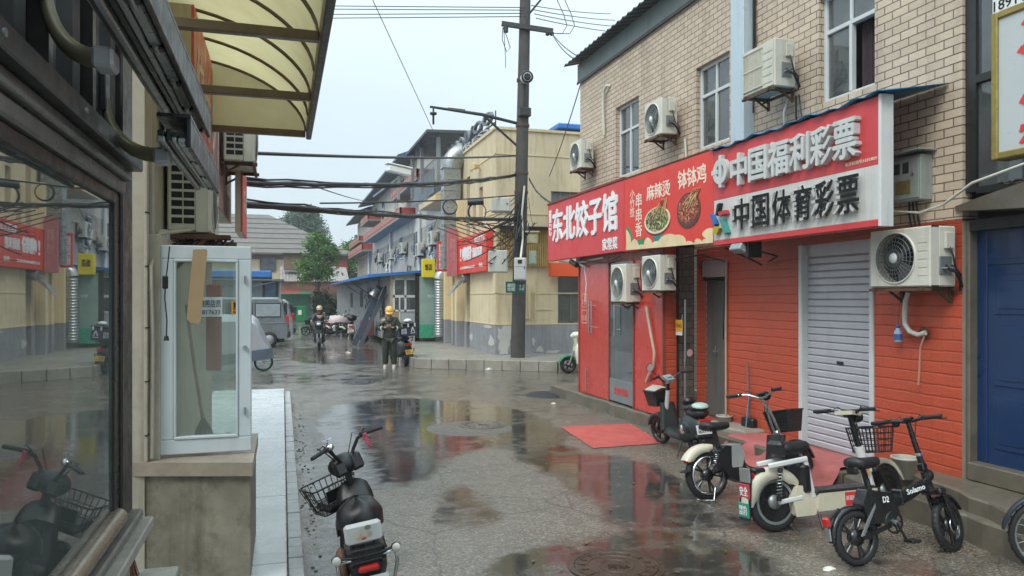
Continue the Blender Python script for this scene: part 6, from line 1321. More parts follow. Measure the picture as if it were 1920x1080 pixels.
def bars(t, c, w, rise, back, mat, X=None, r=.011, lever=True, bend=.5, gripm=None, grips=.12):
    """handlebar: centre c, half width w/2, grips raised and swept back"""
    c = Vector(c); b = NB(X); h = w/2; pts = []
    half = [Vector((0,0,0)), Vector((0,.05,.0)), Vector((-.0,h*bend*.6,rise*.35)), Vector((-back*.25,h*bend,rise*.85)), Vector((-back*.6,h*(bend+.2),rise)), Vector((-back,h,rise*.98))]
    for v in reversed(half[1:]): pts.append(c+Vector((v.x,-v.y,v.z)))
    for v in half: pts.append(c+v)
    b.tube(pts, r, mat, 8); o = obj('handlebar', b, t)
    for s in (-1, 1):
        e = c+Vector((-back,s*h,rise*.98)); q = c+Vector((-back*.6,s*h*(bend+.2),rise)); d = (e-q).normalized(); b = NB(X); b.tube([e-d*grips, e-d*grips*.9, e-d*.004, e+d*.006], [.018,.0165,.0165,.014], gripm or m_rubber, 12); obj('grip', b, o)
        if lever:
            b = NB(X); p = e-d*(grips+.025); b.box(p-Vector((.018,.014,.018)), p+Vector((.018,.014,.018)), m_black, .005); b.tube([p+Vector((.02,0,-.004)), p+Vector((.055,s*.03,-.01)), p+d*.1+Vector((.06,0,-.016)), p+d*.16+Vector((.05,0,-.02))], .0055, m_black, 6); obj('brake_lever', b, o)
            b = NB(X); b.tube([p+Vector((.02,-s*.01,.0)), p+Vector((.06,-s*.05,.03)), c+Vector((.06,s*.03,-.02)), c+Vector((.03,s*.015,-.15))], .004, m_black, 5); obj('cable', b, o)
    return o
def wire_basket(t, c, lx, ly, h, taper=.75, X=None, mat=None, n=(6,8,4), r=.003):
    mat = mat or m_blackp; c = Vector(c); b = NB(X)
    def P(u, v, z): k = taper+(1-taper)*z/h; return c+Vector((lx/2*u*k, ly/2*v*k, z))
    for z, rr in [(h, r*1.8)]+[(h*q/n[2], r) for q in range(n[2])]:
        ring = [P(sx*(1-.12*(k == 0)), sy*(1-.12*(k == 1)), z) for sx, sy, k in ((1,-1,1),(1,-1,0),(1,1,0),(1,1,1),(-1,1,1),(-1,1,0),(-1,-1,0),(-1,-1,1))]
        ring = [P(1,-.85,z),P(1,.85,z),P(.85,1,z),P(-.85,1,z),P(-1,.85,z),P(-1,-.85,z),P(-.85,-1,z),P(.85,-1,z)]; b.tube(ring, rr, mat, 5, True)
    for k in range(n[0]+1):
        u = -.85+1.7*k/n[0]; b.tube([P(u,1,h),P(u,1,0),P(u,-1,0),P(u,-1,h)], r, mat, 4)
    for k in range(n[1]+1):
        v = -.85+1.7*k/n[1]; b.tube([P(1,v,h),P(1,v,0),P(-1,v,0),P(-1,v,h)], r, mat, 4)
    return obj('basket', b, t)
def tub_basket(t, c, lx, ly, h, mat, X=None):
    c = Vector(c); b = NB(X)
    def R_(k, z): return [c+Vector((lx/2*k*u, ly/2*k*v, z)) for u, v in ((1,-.8),(1,.8),(.8,1),(-.8,1),(-1,.8),(-1,-.8),(-.8,-1),(.8,-1))]
    b.loft([R_(.74,0), R_(.98,h*.93), R_(1.04,h*.94), R_(1.04,h), R_(.96,h), R_(.72,.012)], mat, smooth=False)
    for k in range(6): b.tube([p+Vector((0,0,0)) for p in R_(.755+.22*(k+.5)/6.5, h*(k+.5)/6.5)], .003, mat, 4, True)
    return obj('basket', b, t)
def mirror(t, p, q, X=None, r=.05):
    b = NB(X); p, q = Vector(p), Vector(q); b.tube([p, p.lerp(q, .6)+Vector((.02,0,.01)), q], .005, m_black, 6); b.lathe([(0,.02),(r*.8,.016),(r,.004),(r,0),(r*.94,-.004),(0,-.004)], q, m_black, (1,0,.15), 18); o = obj('mirror', b, t); b = NB(X); b.lathe([(0,-.0055),(r*.9,-.0055)], q, M('mirror_glass', (.75,.77,.78), .35, .6, .02), (1,0,.15), 18, False); obj('mirror_glass', b, o)
def coil(t, p, q, r=.022, X=None, mat=None):
    b = NB(X); p, q = Vector(p), Vector(q); u, w, d = basis(q-p); n = 60; L = (q-p).length
    b.cyl(p, q, r*.45, m_blackp, n=10); b.tube([p+d*(L*(.15+.7*k/n))+(u*cos(k*.75)+w*sin(k*.75))*r for k in range(n+1)], .0035, mat or m_steel, 5); b.cyl(p, p.lerp(q, .14), r*.9, m_blackp, n=10); b.cyl(q, p.lerp(q, .86), r*.9, m_blackp, n=10); return obj('shock_absorber', b, t)
def pedal_set(t, c, R=.16, ring=.085, mat=None):
    c = Vector(c); b = MB(); mat = mat or m_black
    b.lathe([(ring-.014,-.004),(ring,-.004),(ring,.004),(ring-.014,.004),(ring-.014,-.004)], c+Vector((0,-.055,0)), mat, (0,1,0), 26); b.lathe([(.0,-.006),(.03,-.006),(.03,.006)], c+Vector((0,-.055,0)), mat, (0,1,0), 14)
    for k in range(5): a = 2*pi*k/5; b.bar(c+Vector((.02*cos(a),-.055,.02*sin(a))), c+Vector(((ring-.008)*cos(a),-.055,(ring-.008)*sin(a))), .012, .006, mat, up=(0,1,0))
    b.cyl(c+Vector((0,-.08,0)), c+Vector((0,.08,0)), .018, m_steel, n=10)
    for s, a in ((-1,-1.1),(1,pi-1.1)):
        e = c+Vector((R*cos(a), s*.085, R*sin(a))); b.bar(c+Vector((0,s*.08,0)), e, .016, .022, mat, up=(0,1,0), bev=.004)
    o = obj('crank', b, t)
    for s, a in ((-1,-1.1),(1,pi-1.1)): e = c+Vector((R*cos(a), s*.085, R*sin(a))); b = MB(); b.box(e+Vector((-.045,s*.01,-.012)), e+Vector((.045,s*.1,.012)), m_black, .006); obj('pedal', b, o)
def stand(t, p, q, r=.009):
    b = MB(); b.tube([p, q], r, m_steel, 8); q = Vector(q); b.tube([q, q+Vector((.02,.05,.004))], r, m_steel, 8); obj('kickstand', b, t)
def plate_part(t, p, u, v, w, h, mat, s, tm, name='license_plate', X=None):
    """a small plate; p lower left corner, u and v its axes"""
    u, v, p = Vector(u).normalized(), Vector(v).normalized(), Vector(p); n = u.cross(v); b = NB(X)
    vs = [p, p+u*w, p+u*w+v*h, p+v*h]; b.loft([[q-n*.004 for q in vs], [q for q in vs]], mat, smooth=False)
    if s: b.text(s, p+u*w*.08+v*h*.16+n*.0005, u, v, w*.84, h*.68, tm, .0012, .02)
    return obj(name, b, t)
m_mblack = M('moped_black', (.010,.010,.011), .36, 0, .3, 5, dirt=.12, dcol=(.05,.045,.04))
m_seat = M('seat_vinyl', (.014,.014,.015), .5, 0, .3, 8, .15, 80)
m_cream_p = M('cream_plastic', H('cbc5af'), .34, 0, .08, 5, dirt=.22, dcol=H('7a7260'), coat=.3)
m_wplas = M('white_plastic', H('cfd0ce'), .35, 0, .04, 4, dirt=.08, dcol=H('8a8780'), coat=.2)
m_redl = M('red_lens', (.45,.02,.02), .15, 0, .1, 5)
m_gmoped = M('grey_green_plastic', H('2e3635'), .38, .1, .1, 4, dirt=.1)
# ---------------------------------------------------------------- black folding bike
def folding_bike(name, label):
    t = thing(name, label, 'folding bike', (0,0,0)); R = .205; L = .93
    X = steer((.80,0,.5), (-.28,0,1), radians(16))
    wheel(t, (0,0,R), R, .06, m_blackp, 'mag'); wheel(t, (L,0,R), R, .06, m_blackp, 'mag', X)
    b = MB(); b.tube([(.10,0,.36),(.3,0,.40),(.55,0,.47),(.76,0,.55)], [.045,.05,.048,.04], m_blackp, 10); b.box((.44,-.05,.40), (.47,.05,.52), m_blackp, .01); b.cyl((.79,0,.48), (.755,0,.63), .032, m_blackp, n=14)
    for s in (-1, 1): b.bar((0,s*.07,R), (.30,s*.05,.27), .018, .03, m_blackp); b.bar((0,s*.07,R+.01), (.2,s*.045,.46), .014, .02, m_grey)
    b.cyl((.22,0,.3), (.17,0,.62), .024, m_blackp, n=12); obj('frame', b, t)
    b = MB(); b.prism([(.10,.30),(.33,.28),(.40,.36),(.36,.50),(.12,.55),(.06,.44)], lambda u, v, q: Vector((u, -.055+.11*q, v)), m_blackp); o = obj('battery_box', b, t, bevel=.012)
    b = MB(); b.text('D2', (.25,-.0555,.44), (1,0,0), UZ, .06, .045, m_wtext, .001, .02); obj('lettering', b, o)
    b = MB(); b.text('Solamo', (.50,-.052,.475), (.985,0,.17), (-.17,0,.985), .19, .042, m_wtext, .002, .02); obj('lettering', b, t)
    b = MB(); b.bar((.18,0,.56), (.15,0,.70), .03, .03, m_blackp); obj('seat_post', b, t); saddle(t, (.17,0,.745), .30, .21, .09, m_seat, 1, .35)
    b = MB(); b.box((.03,-.06,.66), (.07,.06,.73), m_mblack, .02); obj('backrest_pad', b, t)
    b = NB(X)
    for s in (-1, 1): b.cyl((.93,s*.065,.205), (.845,s*.06,.46), .02, m_blackp, n=10); b.cyl((.93,s*.065,.205), (.895,s*.062,.31), .026, m_blackp, n=10)
    b.box((.77,-.085,.45), (.87,.085,.5), m_blackp, .015); b.lathe([(.06,-.004),(.065,0),(.06,.004),(.05,.004),(.05,-.004),(.06,-.004)], (.93,-.05,.205), m_chrome, (0,1,0), 22); obj('fork', b, t)
    fender(t, (.93,0,R), R+.035, .075, 25, 128, m_blackp, X)
    b = NB(X); b.tube([(.752,0,.64),(.722,0,.76),(.69,0,.90),(.665,0,1.02)], [.026,.022,.02,.018], m_blackp, 12); b.box((.70,-.028,.64), (.77,.028,.70), m_blackp, .01); b.box((.685,-.03,.75), (.745,.012,.775), m_steel, .006); obj('steering_stem', b, t)
    bars(t, (.66,0,1.03), .56, .012, .03, m_blackp, X, .014, bend=.4); b = NB(X); b.box((.63,-.04,1.035), (.70,.02,1.062), m_black, .008); b.ball((.70,.12,1.02), (.03,.03,.03), m_black); b.tube([(.70,.03,1.02),(.78,.03,.93),(.77,.02,.75),(.80,.02,.6)], .006, m_black, 6); b.ball((.79,0,.60), (.05,.045,.05), m_black); obj('display', b, t)
    pedal_set(t, (.33,0,.29), .15, .085, m_black)
    fender(t, (0,0,R), R+.03, .07, 62, 185, m_blackp)
    b = MB(); b.box((-.27,-.035,.30), (-.235,.035,.37), m_redl, .012); b.bar((-.24,0,.34), (-.12,0,.42), .02, .02, m_black); b.box((-.25,-.02,.2), (-.235,.02,.29), m_steel, .004); obj('tail_light', b, t)
    stand(t, (.1,.06,.24), (.04,.18,.01)); return t
p = onZ(1611, 1061); put(folding_bike('folding_bike', 'black folding electric bike with small mag wheels nearest the concrete steps'), (p.x, p.y, 0), radians(2), rx=radians(-10))
# ---------------------------------------------------------------- cream bike with wire basket
def cream_bike(name, label):
    t = thing(name, label, 'electric bike', (0,0,0)); R = .25; L = 1.22
    X = steer((1.0,0,.5), (-.25,0,1), radians(12))
    wheel(t, (0,0,R), R, .075, m_blackp, 'disc'); wheel(t, (L,0,R), R, .07, m_blackp, 'disc', X)
    b = MB(); b.lathe([(R-.085,0),(R-.06,0)], (0,-.03,R), m_grey, (0,1,0), 26, False); obj('brake_ring', b, t)
    fender(t, (0,0,R), R+.045, .11, 30, 185, m_cream_p, deep=.10)
    b = MB(); b.prism([(.16,.12),(.36,.12),(.40,.20),(.36,.36),(.20,.38),(.14,.26)], lambda u, v, q: Vector((u, -.085+.17*q, v)), m_cream_p); b.prism([(.37,.15),(1.0,.16),(1.02,.30),(.39,.30)], lambda u, v, q: Vector((u, -.11+.22*q, v)), m_cream_p); obj('footboard', b, t, bevel=.02)
    b = MB(); b.box((.36,-.115,.302), (1.0,.115,.325), m_black, .01); obj('mat', b, t)
    b = MB(); b.box((.66,-.1125,.18), (.80,-.1105,.29), m_red_s); b.text('新国标', (.67,-.113,.22), (1,0,0), UZ, .11, .04, m_wtext, .001); obj('sticker', b, t)
    b = MB()
    for s in (-1, 1): b.bar((-.08,s*.08,.56), (.32,s*.08,.60), .035, .045, m_wplas, bev=.01); b.bar((.30,s*.07,.59), (.36,s*.07,.26), .04, .05, m_wplas, bev=.01); b.bar((0,s*.07,R), (.24,s*.08,.28), .025, .04, m_wplas, bev=.008)
    obj('frame', b, t); coil(t, (-.01,-.09,.27), (.03,-.09,.54), .024)
    saddle(t, (.22,0,.70), .36, .25, .12, m_seat, 1, .55); b = MB(); b.bar((.2,0,.6), (.19,0,.68), .08, .12, m_mblack, bev=.01); b.box((.03,-.1,.62), (.12,.1,.76), m_mblack, .03); obj('seat_base', b, t)
    b = MB(); b.box((.24,-.105,.3), (.345,.105,.56), m_mblack, .03); obj('battery_box', b, t)
    b = MB(); b.box((-.2,-.05,.50), (-.08,.05,.545), m_mblack, .015); b.box((-.225,-.04,.46), (-.19,.04,.51), m_redl, .01); obj('tail_light', b, t)
    b = MB(); b.loft([[Vector((-.25-.05*f,-.075,.55-.43*f)), Vector((-.25-.05*f,.075,.55-.43*f)), Vector((-.24-.05*f,.075,.55-.43*f)), Vector((-.24-.05*f,-.075,.55-.43*f))] for f in (0,.25,.5,.75,1)], m_black, smooth=False); o = obj('mud_flap', b, t)
    for z, c, s in ((.43,'7f8280',''),(.30,'b23a44','安全'),(.145,'2f8a72','绿色\n出行')):
        b = MB(); b.box((-.312+(z-.1)*.116,-.068,z), (-.294+(z-.1)*.116,.068,z+.12), M('flap_'+c, H(c), .5), .003)
        if s: b.text(s, (-.3125+(z-.1)*.116,.055,z+.02), (0,-1,0), UZ, .11, .08, m_wtext, .001, .02)
        obj('sticker', b, o)
    b = NB(X)
    for s in (-1, 1): b.cyl((L,s*.06,R), (1.1,s*.055,.45), .018, m_black, n=10)
    b.box((1.04,-.08,.42), (1.13,.08,.47), m_black, .015); obj('fork', b, t); fender(t, (L,0,R), R+.04, .09, 15, 140, m_cream_p, X, .05)
    b = NB(X); b.tube([(1.03,0,.30),(1.0,0,.45),(.955,0,.66)], [.05,.045,.04], m_wplas, 14); b.tube([(.955,0,.66),(.92,0,.80),(.89,0,.93)], .024, m_mblack, 12); o = obj('steering_column', b, t); b = NB(X); b.box((.97,-.028,.36), (.9,.0,.55), m_wplas) if False else b.tube([(.985,-.046,.40),(.967,-.043,.50)], .012, M('orange_label', H('c98a5a'), .5), 6); obj('label_strip', b, o)
    b = NB(X); b.loft([[Vector((.80,s*.09,.95)),Vector((.80,s*.09,.985)),Vector((.98,s*.05,.975)),Vector((.99,s*.05,.93))] for s in (-1,1)], m_cream_p, smooth=False); b.box((.84,-.06,.975), (.93,.06,.992), m_black, .006); b.ball((.98,0,.92), (.05,.06,.05), m_black); obj('display', b, t)
    bars(t, (.88,0,.94), .62, .05, .08, m_black, X, .013, bend=.35)
    b = NB(X); b.tube([(.95,.02,.93),(1.01,.03,.85),(1.0,.03,.72),(.98,.0,.6)], .006, m_black, 6); obj('cable', b, t)
    wire_basket(t, (1.14,0,.60), .27, .33, .22, .8, X, m_black, (6,7,4), .0045)
    stand(t, (.35,.1,.14), (.3,.2,.01), .011); b = MB(); b.tube([(.38,-.1,.13),(.36,-.16,.012)], .012, m_black, 6); obj('kickstand', b, t); return t
p = onZ(1443, 998); put(cream_bike('electric_bike', 'cream electric bike with a white column and black wire basket behind the folding bike'), (p.x+.06, p.y, 0), radians(1), rx=radians(-7))
# ---------------------------------------------------------------- black bike with chrome bars
def black_bike(name, label):
    t = thing(name, label, 'electric bike', (0,0,0)); R = .24; L = 1.17; X = steer((.92,0,.5), (-.28,0,1), radians(18))
    wheel(t, (0,0,R), R, .07, m_blackp, 'mag'); wheel(t, (L,0,R), R, .07, m_blackp, 'mag', X)
    b = MB(); b.lathe([(R-.07,-.002),(R-.05,-.002),(R-.05,.002),(R-.07,.002),(R-.07,-.002)], (0,-.042,R), m_chrome, (0,1,0), 30); obj('rim_ring', b, t)
    fender(t, (-.005,.0,R+.015), R+.05, .12, 75, 150, m_cream_p, deep=.08)
    b = MB(); b.ball((-.20,0,.40), (.05,.05,.035), m_redl, 12, 8, Matrix.Rotation(-.7, 3, 'Y')); obj('tail_light', b, t); b = MB(); b.loft([[Vector((-.2,s*.06,.30)),Vector((-.27,s*.06,.285)),Vector((-.27,s*.06,.278)),Vector((-.2,s*.06,.29))] for s in (-1,1)], m_mblack, smooth=False); obj('mud_flap', b, t)
    coil(t, (.03,-.085,.27), (.09,-.085,.47), .024, mat=m_chrome)
    b = MB(); b.prism([(.05,.42),(.22,.20),(.36,.14),(.9,.14),(.93,.22),(.42,.26),(.36,.5),(.2,.52)], lambda u, v, q: Vector((u, -.09+.18*q, v)), m_mblack); obj('body', b, t, bevel=.02)
    b = MB(); b.prism([(.24,.30),(.36,.30),(.40,.42),(.36,.53),(.26,.52)], lambda u, v, q: Vector((u, -.1+.2*q, v)), M('grey_plastic', H('8d918d'), .4)); obj('battery_cover', b, t, bevel=.02)
    b = MB(); b.cyl((.16,0,.5), (.13,0,.68), .024, m_black, n=10); b.tube([(.0,0,.58),(.03,.02,.53),(.1,.02,.5)], .012, m_black, 6); obj('seat_post', b, t); saddle(t, (.15,0,.715), .34, .22, .09, m_seat, 1, .4)
    b = MB(); b.prism([(.48,.26),(.6,.26),(.66,.50),(.62,.60),(.55,.58)], lambda u, v, q: Vector((u, -.09+.18*q, v)), m_mblack) if False else b.loft([[Vector((.80+.0*k+.03*k,s*.13,.26+.16*k)) for s in (-1,-.5,.5,1)]+[Vector((.85+.03*k,s*.11,.26+.16*k)) for s in (1,.5,-.5,-1)] for k in range(3)], m_mblack); obj('leg_shield', b, t)
    b = NB(X)
    for s in (-1, 1): b.cyl((L,s*.06,R), (1.02,s*.055,.46), .018, m_black, n=10)
    b.box((.94,-.08,.44), (1.05,.08,.48), m_black, .015); obj('fork', b, t); fender(t, (L,0,R), R+.04, .09, 15, 140, m_mblack, X, .05)
    b = NB(X); b.tube([(.93,.03,.42),(.90,.03,.58),(.83,.02,.78),(.76,0,.92),(.74,0,.97)], .016, m_chrome, 10); b.tube([(.93,-.03,.42),(.90,-.03,.58),(.83,-.02,.78),(.77,0,.90)], .016, m_chrome, 10); b.lathe([(0,.02),(.03,.015),(.03,-.015),(0,-.02)], (.90,0,.60), m_chrome, (0,1,0), 14); obj('steering_stem', b, t)
    bars(t, (.73,0,.97), .66, .055, .14, m_chrome, X, .012, bend=.45); b = NB(X); b.ball((.78,0,.985), (.06,.07,.05), m_black); b.box((.70,-.05,1.0), (.76,.05,1.02), m_black, .008); obj('display', b, t)
    tub_basket(t, (1.05,0,.60), .28, .34, .23, m_black, X)
    stand(t, (-.02,.05,.2), (-.06,.12,.01)); b = MB(); b.tube([(.02,-.1,.12),(-.03,-.14,.008),(-.12,-.05,.01),(-.10,.1,.008),(.0,.12,.01)], .008, m_chrome, 6); obj('kickstand', b, t); return t
p = onZ(1329, 937); put(black_bike('electric_bike', 'black electric bike with chrome handlebar, cream tail fender and tub basket'), (p.x, p.y, 0), radians(2), rx=radians(-9))
# ---------------------------------------------------------------- grey green moped, seen from behind
def grey_moped(name, label):
    t = thing(name, label, 'electric moped', (0,0,0)); R = .2; L = 1.02; X = steer((.8,0,.45), (-.3,0,1), radians(14))
    wheel(t, (0,0,R), R, .075, m_blackp, 'mag'); wheel(t, (L,0,R), R, .07, m_blackp, 'mag', X)
    b = MB(); rings = []
    for x, w, z0, z1 in ((-.26,.06,.34,.42),(-.2,.11,.3,.52),(-.05,.13,.28,.56),(.14,.13,.22,.56),(.25,.12,.17,.50),(.3,.11,.16,.3),(.62,.11,.16,.26),(.72,.1,.18,.28)):
        rings.append([Vector((x,w*cos(a)*(1 if abs(cos(a)) < .9 else 1),(z0+z1)/2+(z1-z0)/2*sin(a)*1.15)) for a in [2*pi*(k+.5)/12 for k in range(12)]])
    b.loft(rings, m_gmoped); obj('body', b, t)
    for s in (-1, 1): b = MB(); b.ball((.03,s*.12,.40), (.10,.03,.075), m_gmoped, 14, 8); b.lathe([(.0,.02),(.05,.018),(.06,.005),(.062,-.01)], (.12,s*.13,.36), m_chrome, (0,s,0), 18); obj('side_cover', b, t)
    saddle(t, (-.02,0,.60), .44, .25, .11, m_seat, .9, .7); saddle(t, (.16,0,.63), .28, .24, .10, m_seat, 1, .5, name='seat_cushion')
    b = MB(); b.ball((-.14,.0,.68), (.12,.11,.05), M('mint_cover', H('a9c4bb'), .4), 14, 8); b.ball((-.10,0,.665), (.16,.13,.05), m_mblack, 14, 8); b.ball((.20,-.02,.70), (.07,.09,.06), m_mblack, 12, 8); obj('seat_bag', b, t)
    plate_part(t, (-.285,.12,.36), (0,-1,0), (.35,0,1), .25, .115, M('plate_white', H('c9ccca'), .4), '京·A\nB07928', M('plate_ink', H('30363a'), .4))
    b = MB(); b.loft([[Vector((-.27,s*.1,.33)),Vector((-.33,s*.08,.12)),Vector((-.32,s*.08,.12)),Vector((-.25,s*.1,.33))] for s in (-1,1)], m_black, smooth=False); b.box((-.3,-.13,.31), (-.22,.13,.35), m_black, .01); obj('mud_flap', b, t)
    b = MB(); b.box((-.275,-.08,.50), (-.235,.08,.54), m_redl, .01); obj('tail_light', b, t)
    b = NB(X)
    for s in (-1, 1): b.cyl((L,s*.055,R), (.9,s*.05,.43), .017, m_black, n=10)
    obj('fork', b, t); fender(t, (L,0,R), R+.04, .1, 10, 140, m_gmoped, X, .05)
    b = MB(); rings = []
    for k in range(5): z = .24+.09*k; rings.append([Vector((.74+.02*k-.0*abs(s),.15*s*(1-.08*k),z)) for s in (-1,-.5,0,.5,1)]+[Vector((.79+.02*k,.13*s*(1-.08*k),z)) for s in (1,.5,0,-.5,-1)])
    b.loft(rings, m_gmoped); obj('leg_shield', b, t)
    b = NB(X); b.tube([(.86,0,.42),(.80,0,.62),(.755,0,.78)], [.034,.03,.028], m_wplas, 12); b.tube([(.755,0,.78),(.73,0,.9)], .024, m_black, 10); obj('steering_column', b, t)
    b = NB(X); b.loft([[Vector((.65,s*.06,.935)),Vector((.76,s*.07,.99)),Vector((.80,s*.06,.96)),Vector((.75,s*.04,.88)),Vector((.69,s*.04,.88))] for s in (-1,1)], M('silver_plastic', H('a9b0b2'), .35, .3), smooth=False); b.box((.675,-.04,.95), (.725,.04,.985), M('grey_screen', H('8b979c'), .15), .006, R=Matrix.Rotation(-.45, 3, 'Y')); obj('display', b, t)
    bars(t, (.73,0,.90), .66, .10, .12, m_black, X, .011, bend=.5); mirror(t, (.64,.22,1.0), (.60,.37,1.16), X, .058); mirror(t, (.64,-.22,1.0), (.62,-.33,1.25), X, .058)
    tub_basket(t, (1.0,0,.55), .26, .32, .22, m_black, X); b = NB(X); 
    for k in range(9): b.tube([(.88+.025*k,-.13,.77),(.90+.022*k,0,.80+.01*(k % 3)),(.88+.025*k,.14,.775)], .01, M('pale_paper_roll', H('b9b4ac'), .7), 6)
    b.box((.9,-.12,.6), (1.1,.12,.75), M('red_bag', H('a02f3a'), .5), .03); obj('basket_load', b, t)
    b = MB(); b.tube([(.25,.08,.18),(.16,.20,.01)], .011, m_black, 8); b.tube([(.25,-.08,.2),(.2,-.18,.11)], .009, m_steel, 8); obj('kickstand', b, t); return t
p = onZ(1322, 862); put(grey_moped('electric_moped', 'grey green moped with two round mirrors parked by the red mat, seen from behind'), (p.x-.05, p.y+.1, 0), radians(86), .98, rx=radians(-3))
# ---------------------------------------------------------------- black scooter on the left
def left_scooter(name, label):
    t = thing(name, label, 'electric scooter', (0,0,0)); R = .2; L = 1.12; X = steer((.93,0,.5), (-.3,0,1), radians(27))
    wheel(t, (0,0,R), R, .085, m_blackp, 'disc'); wheel(t, (L,0,R), R, .075, m_blackp, 'disc', X)
    b = MB(); rings = []
    for x, w, z0, z1 in ((-.26,.09,.38,.50),(-.18,.13,.30,.60),(0,.145,.27,.64),(.22,.145,.22,.64),(.36,.13,.18,.56),(.42,.125,.16,.30),(.74,.13,.16,.25),(.84,.13,.2,.34)):
        rings.append([Vector((x,w*cos(a),(z0+z1)/2+(z1-z0)/2*sin(a)*1.12)) for a in [2*pi*(k+.5)/14 for k in range(14)]])
    b.loft(rings, m_mblack); obj('body', b, t)
    saddle(t, (.05,0,.64), .46, .25, .11, m_seat, .9, .75)
    b = MB(); rings = []   # domed saddle under a rain cover
    for k in range(9):
        f = k/8; z = .62+.19*f; s_ = (1-f**3)**.5 if f < 1 else .05; rings.append([Vector((.22+.19*max(s_, .1)*cos(a), .175*max(s_, .1)*sin(a)*(1+.03*sin(5*a+k)), z+.012*sin(4*a))) for a in [2*pi*j/22 for j in range(22)]])
    b.loft(rings, M('rain_cover_black', (.010,.010,.011), .38, 0, .3, 6, .5, 25)); obj('seat_cover', b, t)
    b = MB(); R0 = Matrix.Rotation(-.22, 3, 'Y')
    b.box((-.275,-.125,.62), (-.235,.125,.775), m_wplas, .03, R=R0); o = obj('backrest', b, t)
    b = MB(); rnd = random.Random(3); C0 = Vector((-.255,0,.70)); nrm = R0 @ Vector((-1,0,0)); up = R0 @ Vector((0,0,1)); lf = Vector((0,-1,0)); pc = C0+nrm*.0205
    for (u, v, a_, c_, col) in ((-.015,-.02,.042,.028,'d8b39a'),(.012,.012,.038,.034,'c9c4b8'),(.035,.04,.022,.018,'8f8a80'),(-.045,.0,.02,.022,'d9cdb9'),(.0,-.035,.016,.008,'b0554a'),(.045,-.01,.015,.02,'b5aa9a')):
        b.prism([(u+a_*cos(2*pi*k/16), v+c_*sin(2*pi*k/16)) for k in range(16)], lambda uu, vv, q, w_=len(b.v)*.00002: pc+lf*uu+up*vv+nrm*(.0012*q+w_), M('decal_'+col, H(col), .5))
    obj('decal', b, o)
    b = MB(); b.box((-.26,-.13,.46), (-.06,.13,.60), M('storage_black', (.013,.013,.014), .3, 0, .3, 8, .3, 30), .03); [b.box((-.266,-.1,.49+.04*k), (-.26,.1,.505+.04*k), m_mblack, .003) for k in range(3)]; obj('storage_box', b, t)
    b = MB(); b.box((-.31,-.07,.44), (-.26,.07,.48), m_redl, .012); obj('tail_light', b, t)
    plate_part(t, (-.315,.12,.29), (0,-1,0), (.15,0,1), .24, .12, M('plate_white', H('c9ccca')), 'B52806', M('plate_ink', H('30363a')))
    for s in (-1, 1):
        b = MB(); b.tube([(-.24,s*.1,.52),(-.26,s*.19,.53),(-.2,s*.2,.44),(-.18,s*.16,.3)], .012, m_chrome, 8); obj('grab_rail', b, t)
        b = MB(); b.ball((-.28,s*.20,.56), (.035,.035,.03), m_black); b.lathe([(0,-.035),(.026,-.033),(.03,-.01)], (-.29,s*.20,.56), M('clear_lens', H('c9c5bb'), .1), (1,0,0), 14); b.tube([(-.26,s*.1,.54),(-.27,s*.2,.56)], .01, m_black, 6); obj('indicator', b, t)
    b = MB(); b.ball((.0,.17,.42), (.16,.05,.12), M('brown_board', H('6f5644'), .7), 12, 8); obj('side_bag', b, t)
    b = MB(); rings = []
    for k in range(7): z = .2+.09*k; rings.append([Vector((.82+.025*k-.03*abs(s)**2,.19*s*(1-.07*k),z)) for s in (-1,-.6,0,.6,1)]+[Vector((.9+.02*k,.15*s*(1-.07*k),z)) for s in (1,.5,0,-.5,-1)])
    b.loft(rings, m_mblack); obj('leg_shield', b, t); b = MB(); b.loft([[Vector((.80+.10*k,s*.15*(1-.25*k*k),.68+.12*k-.05*abs(s)**2)) for s in (-1,-.6,0,.6,1)]+[Vector((.88+.06*k,s*.12,.62+.1*k)) for s in (1,0,-1)] for k in (0,.35,.7,1)], M('grey_hood', H('1d2021'), .4)); obj('apron_hood', b, t)
    b = NB(X)
    for s in (-1, 1): b.cyl((L,s*.06,R), (.99,s*.06,.48), .022, m_black, n=10)
    obj('fork', b, t); fender(t, (L,0,R), R+.045, .12, 10, 150, m_mblack, X, .06)
    b = NB(X); b.cyl((.93,0,.5), (.86,0,.95), .03, m_black, n=12); obj('steering_column', b, t)
    b = NB(X); b.ball((.90,0,.93), (.10,.14,.09), m_mblack, 16, 10); b.box((.80,-.13,.86), (.86,-.02,1.0), m_mblack, .02, R=Matrix.Rotation(.3,3,'Y')); b.box((.80,.02,.86), (.86,.13,.98), m_mblack, .02, R=Matrix.Rotation(.3,3,'Y')); obj('head_cover', b, t)
    bars(t, (.83,0,.97), .64, .16, .12, m_mblack, X, .014, bend=.42, grips=.14)
    for s in (-1, 1): b = NB(X); b.tube([(.86,s*.04,.95),(.80,s*.12,1.1),(.76,s*.19,1.17),(.79,s*.23,1.15)], .005, m_black, 6); b.tube([(.88,s*.05,.95),(.84,s*.15,1.09),(.80,s*.22,1.16)], .005, m_black, 6); obj('cable', b, t)
    b = NB(X); b.ball((.80,.12,1.13), (.035,.035,.03), m_chrome); b.tube([(.80,.12,1.15),(.80,.12,1.19)], .004, m_chrome, 5); b.bar((.80,.085,1.195), (.80,.155,1.195), .008, .008, m_chrome); b.bar((.77,.12,1.195), (.83,.12,1.195), .008, .008, m_chrome); obj('bell', b, t)
    b = NB(X); rnd = random.Random(8)
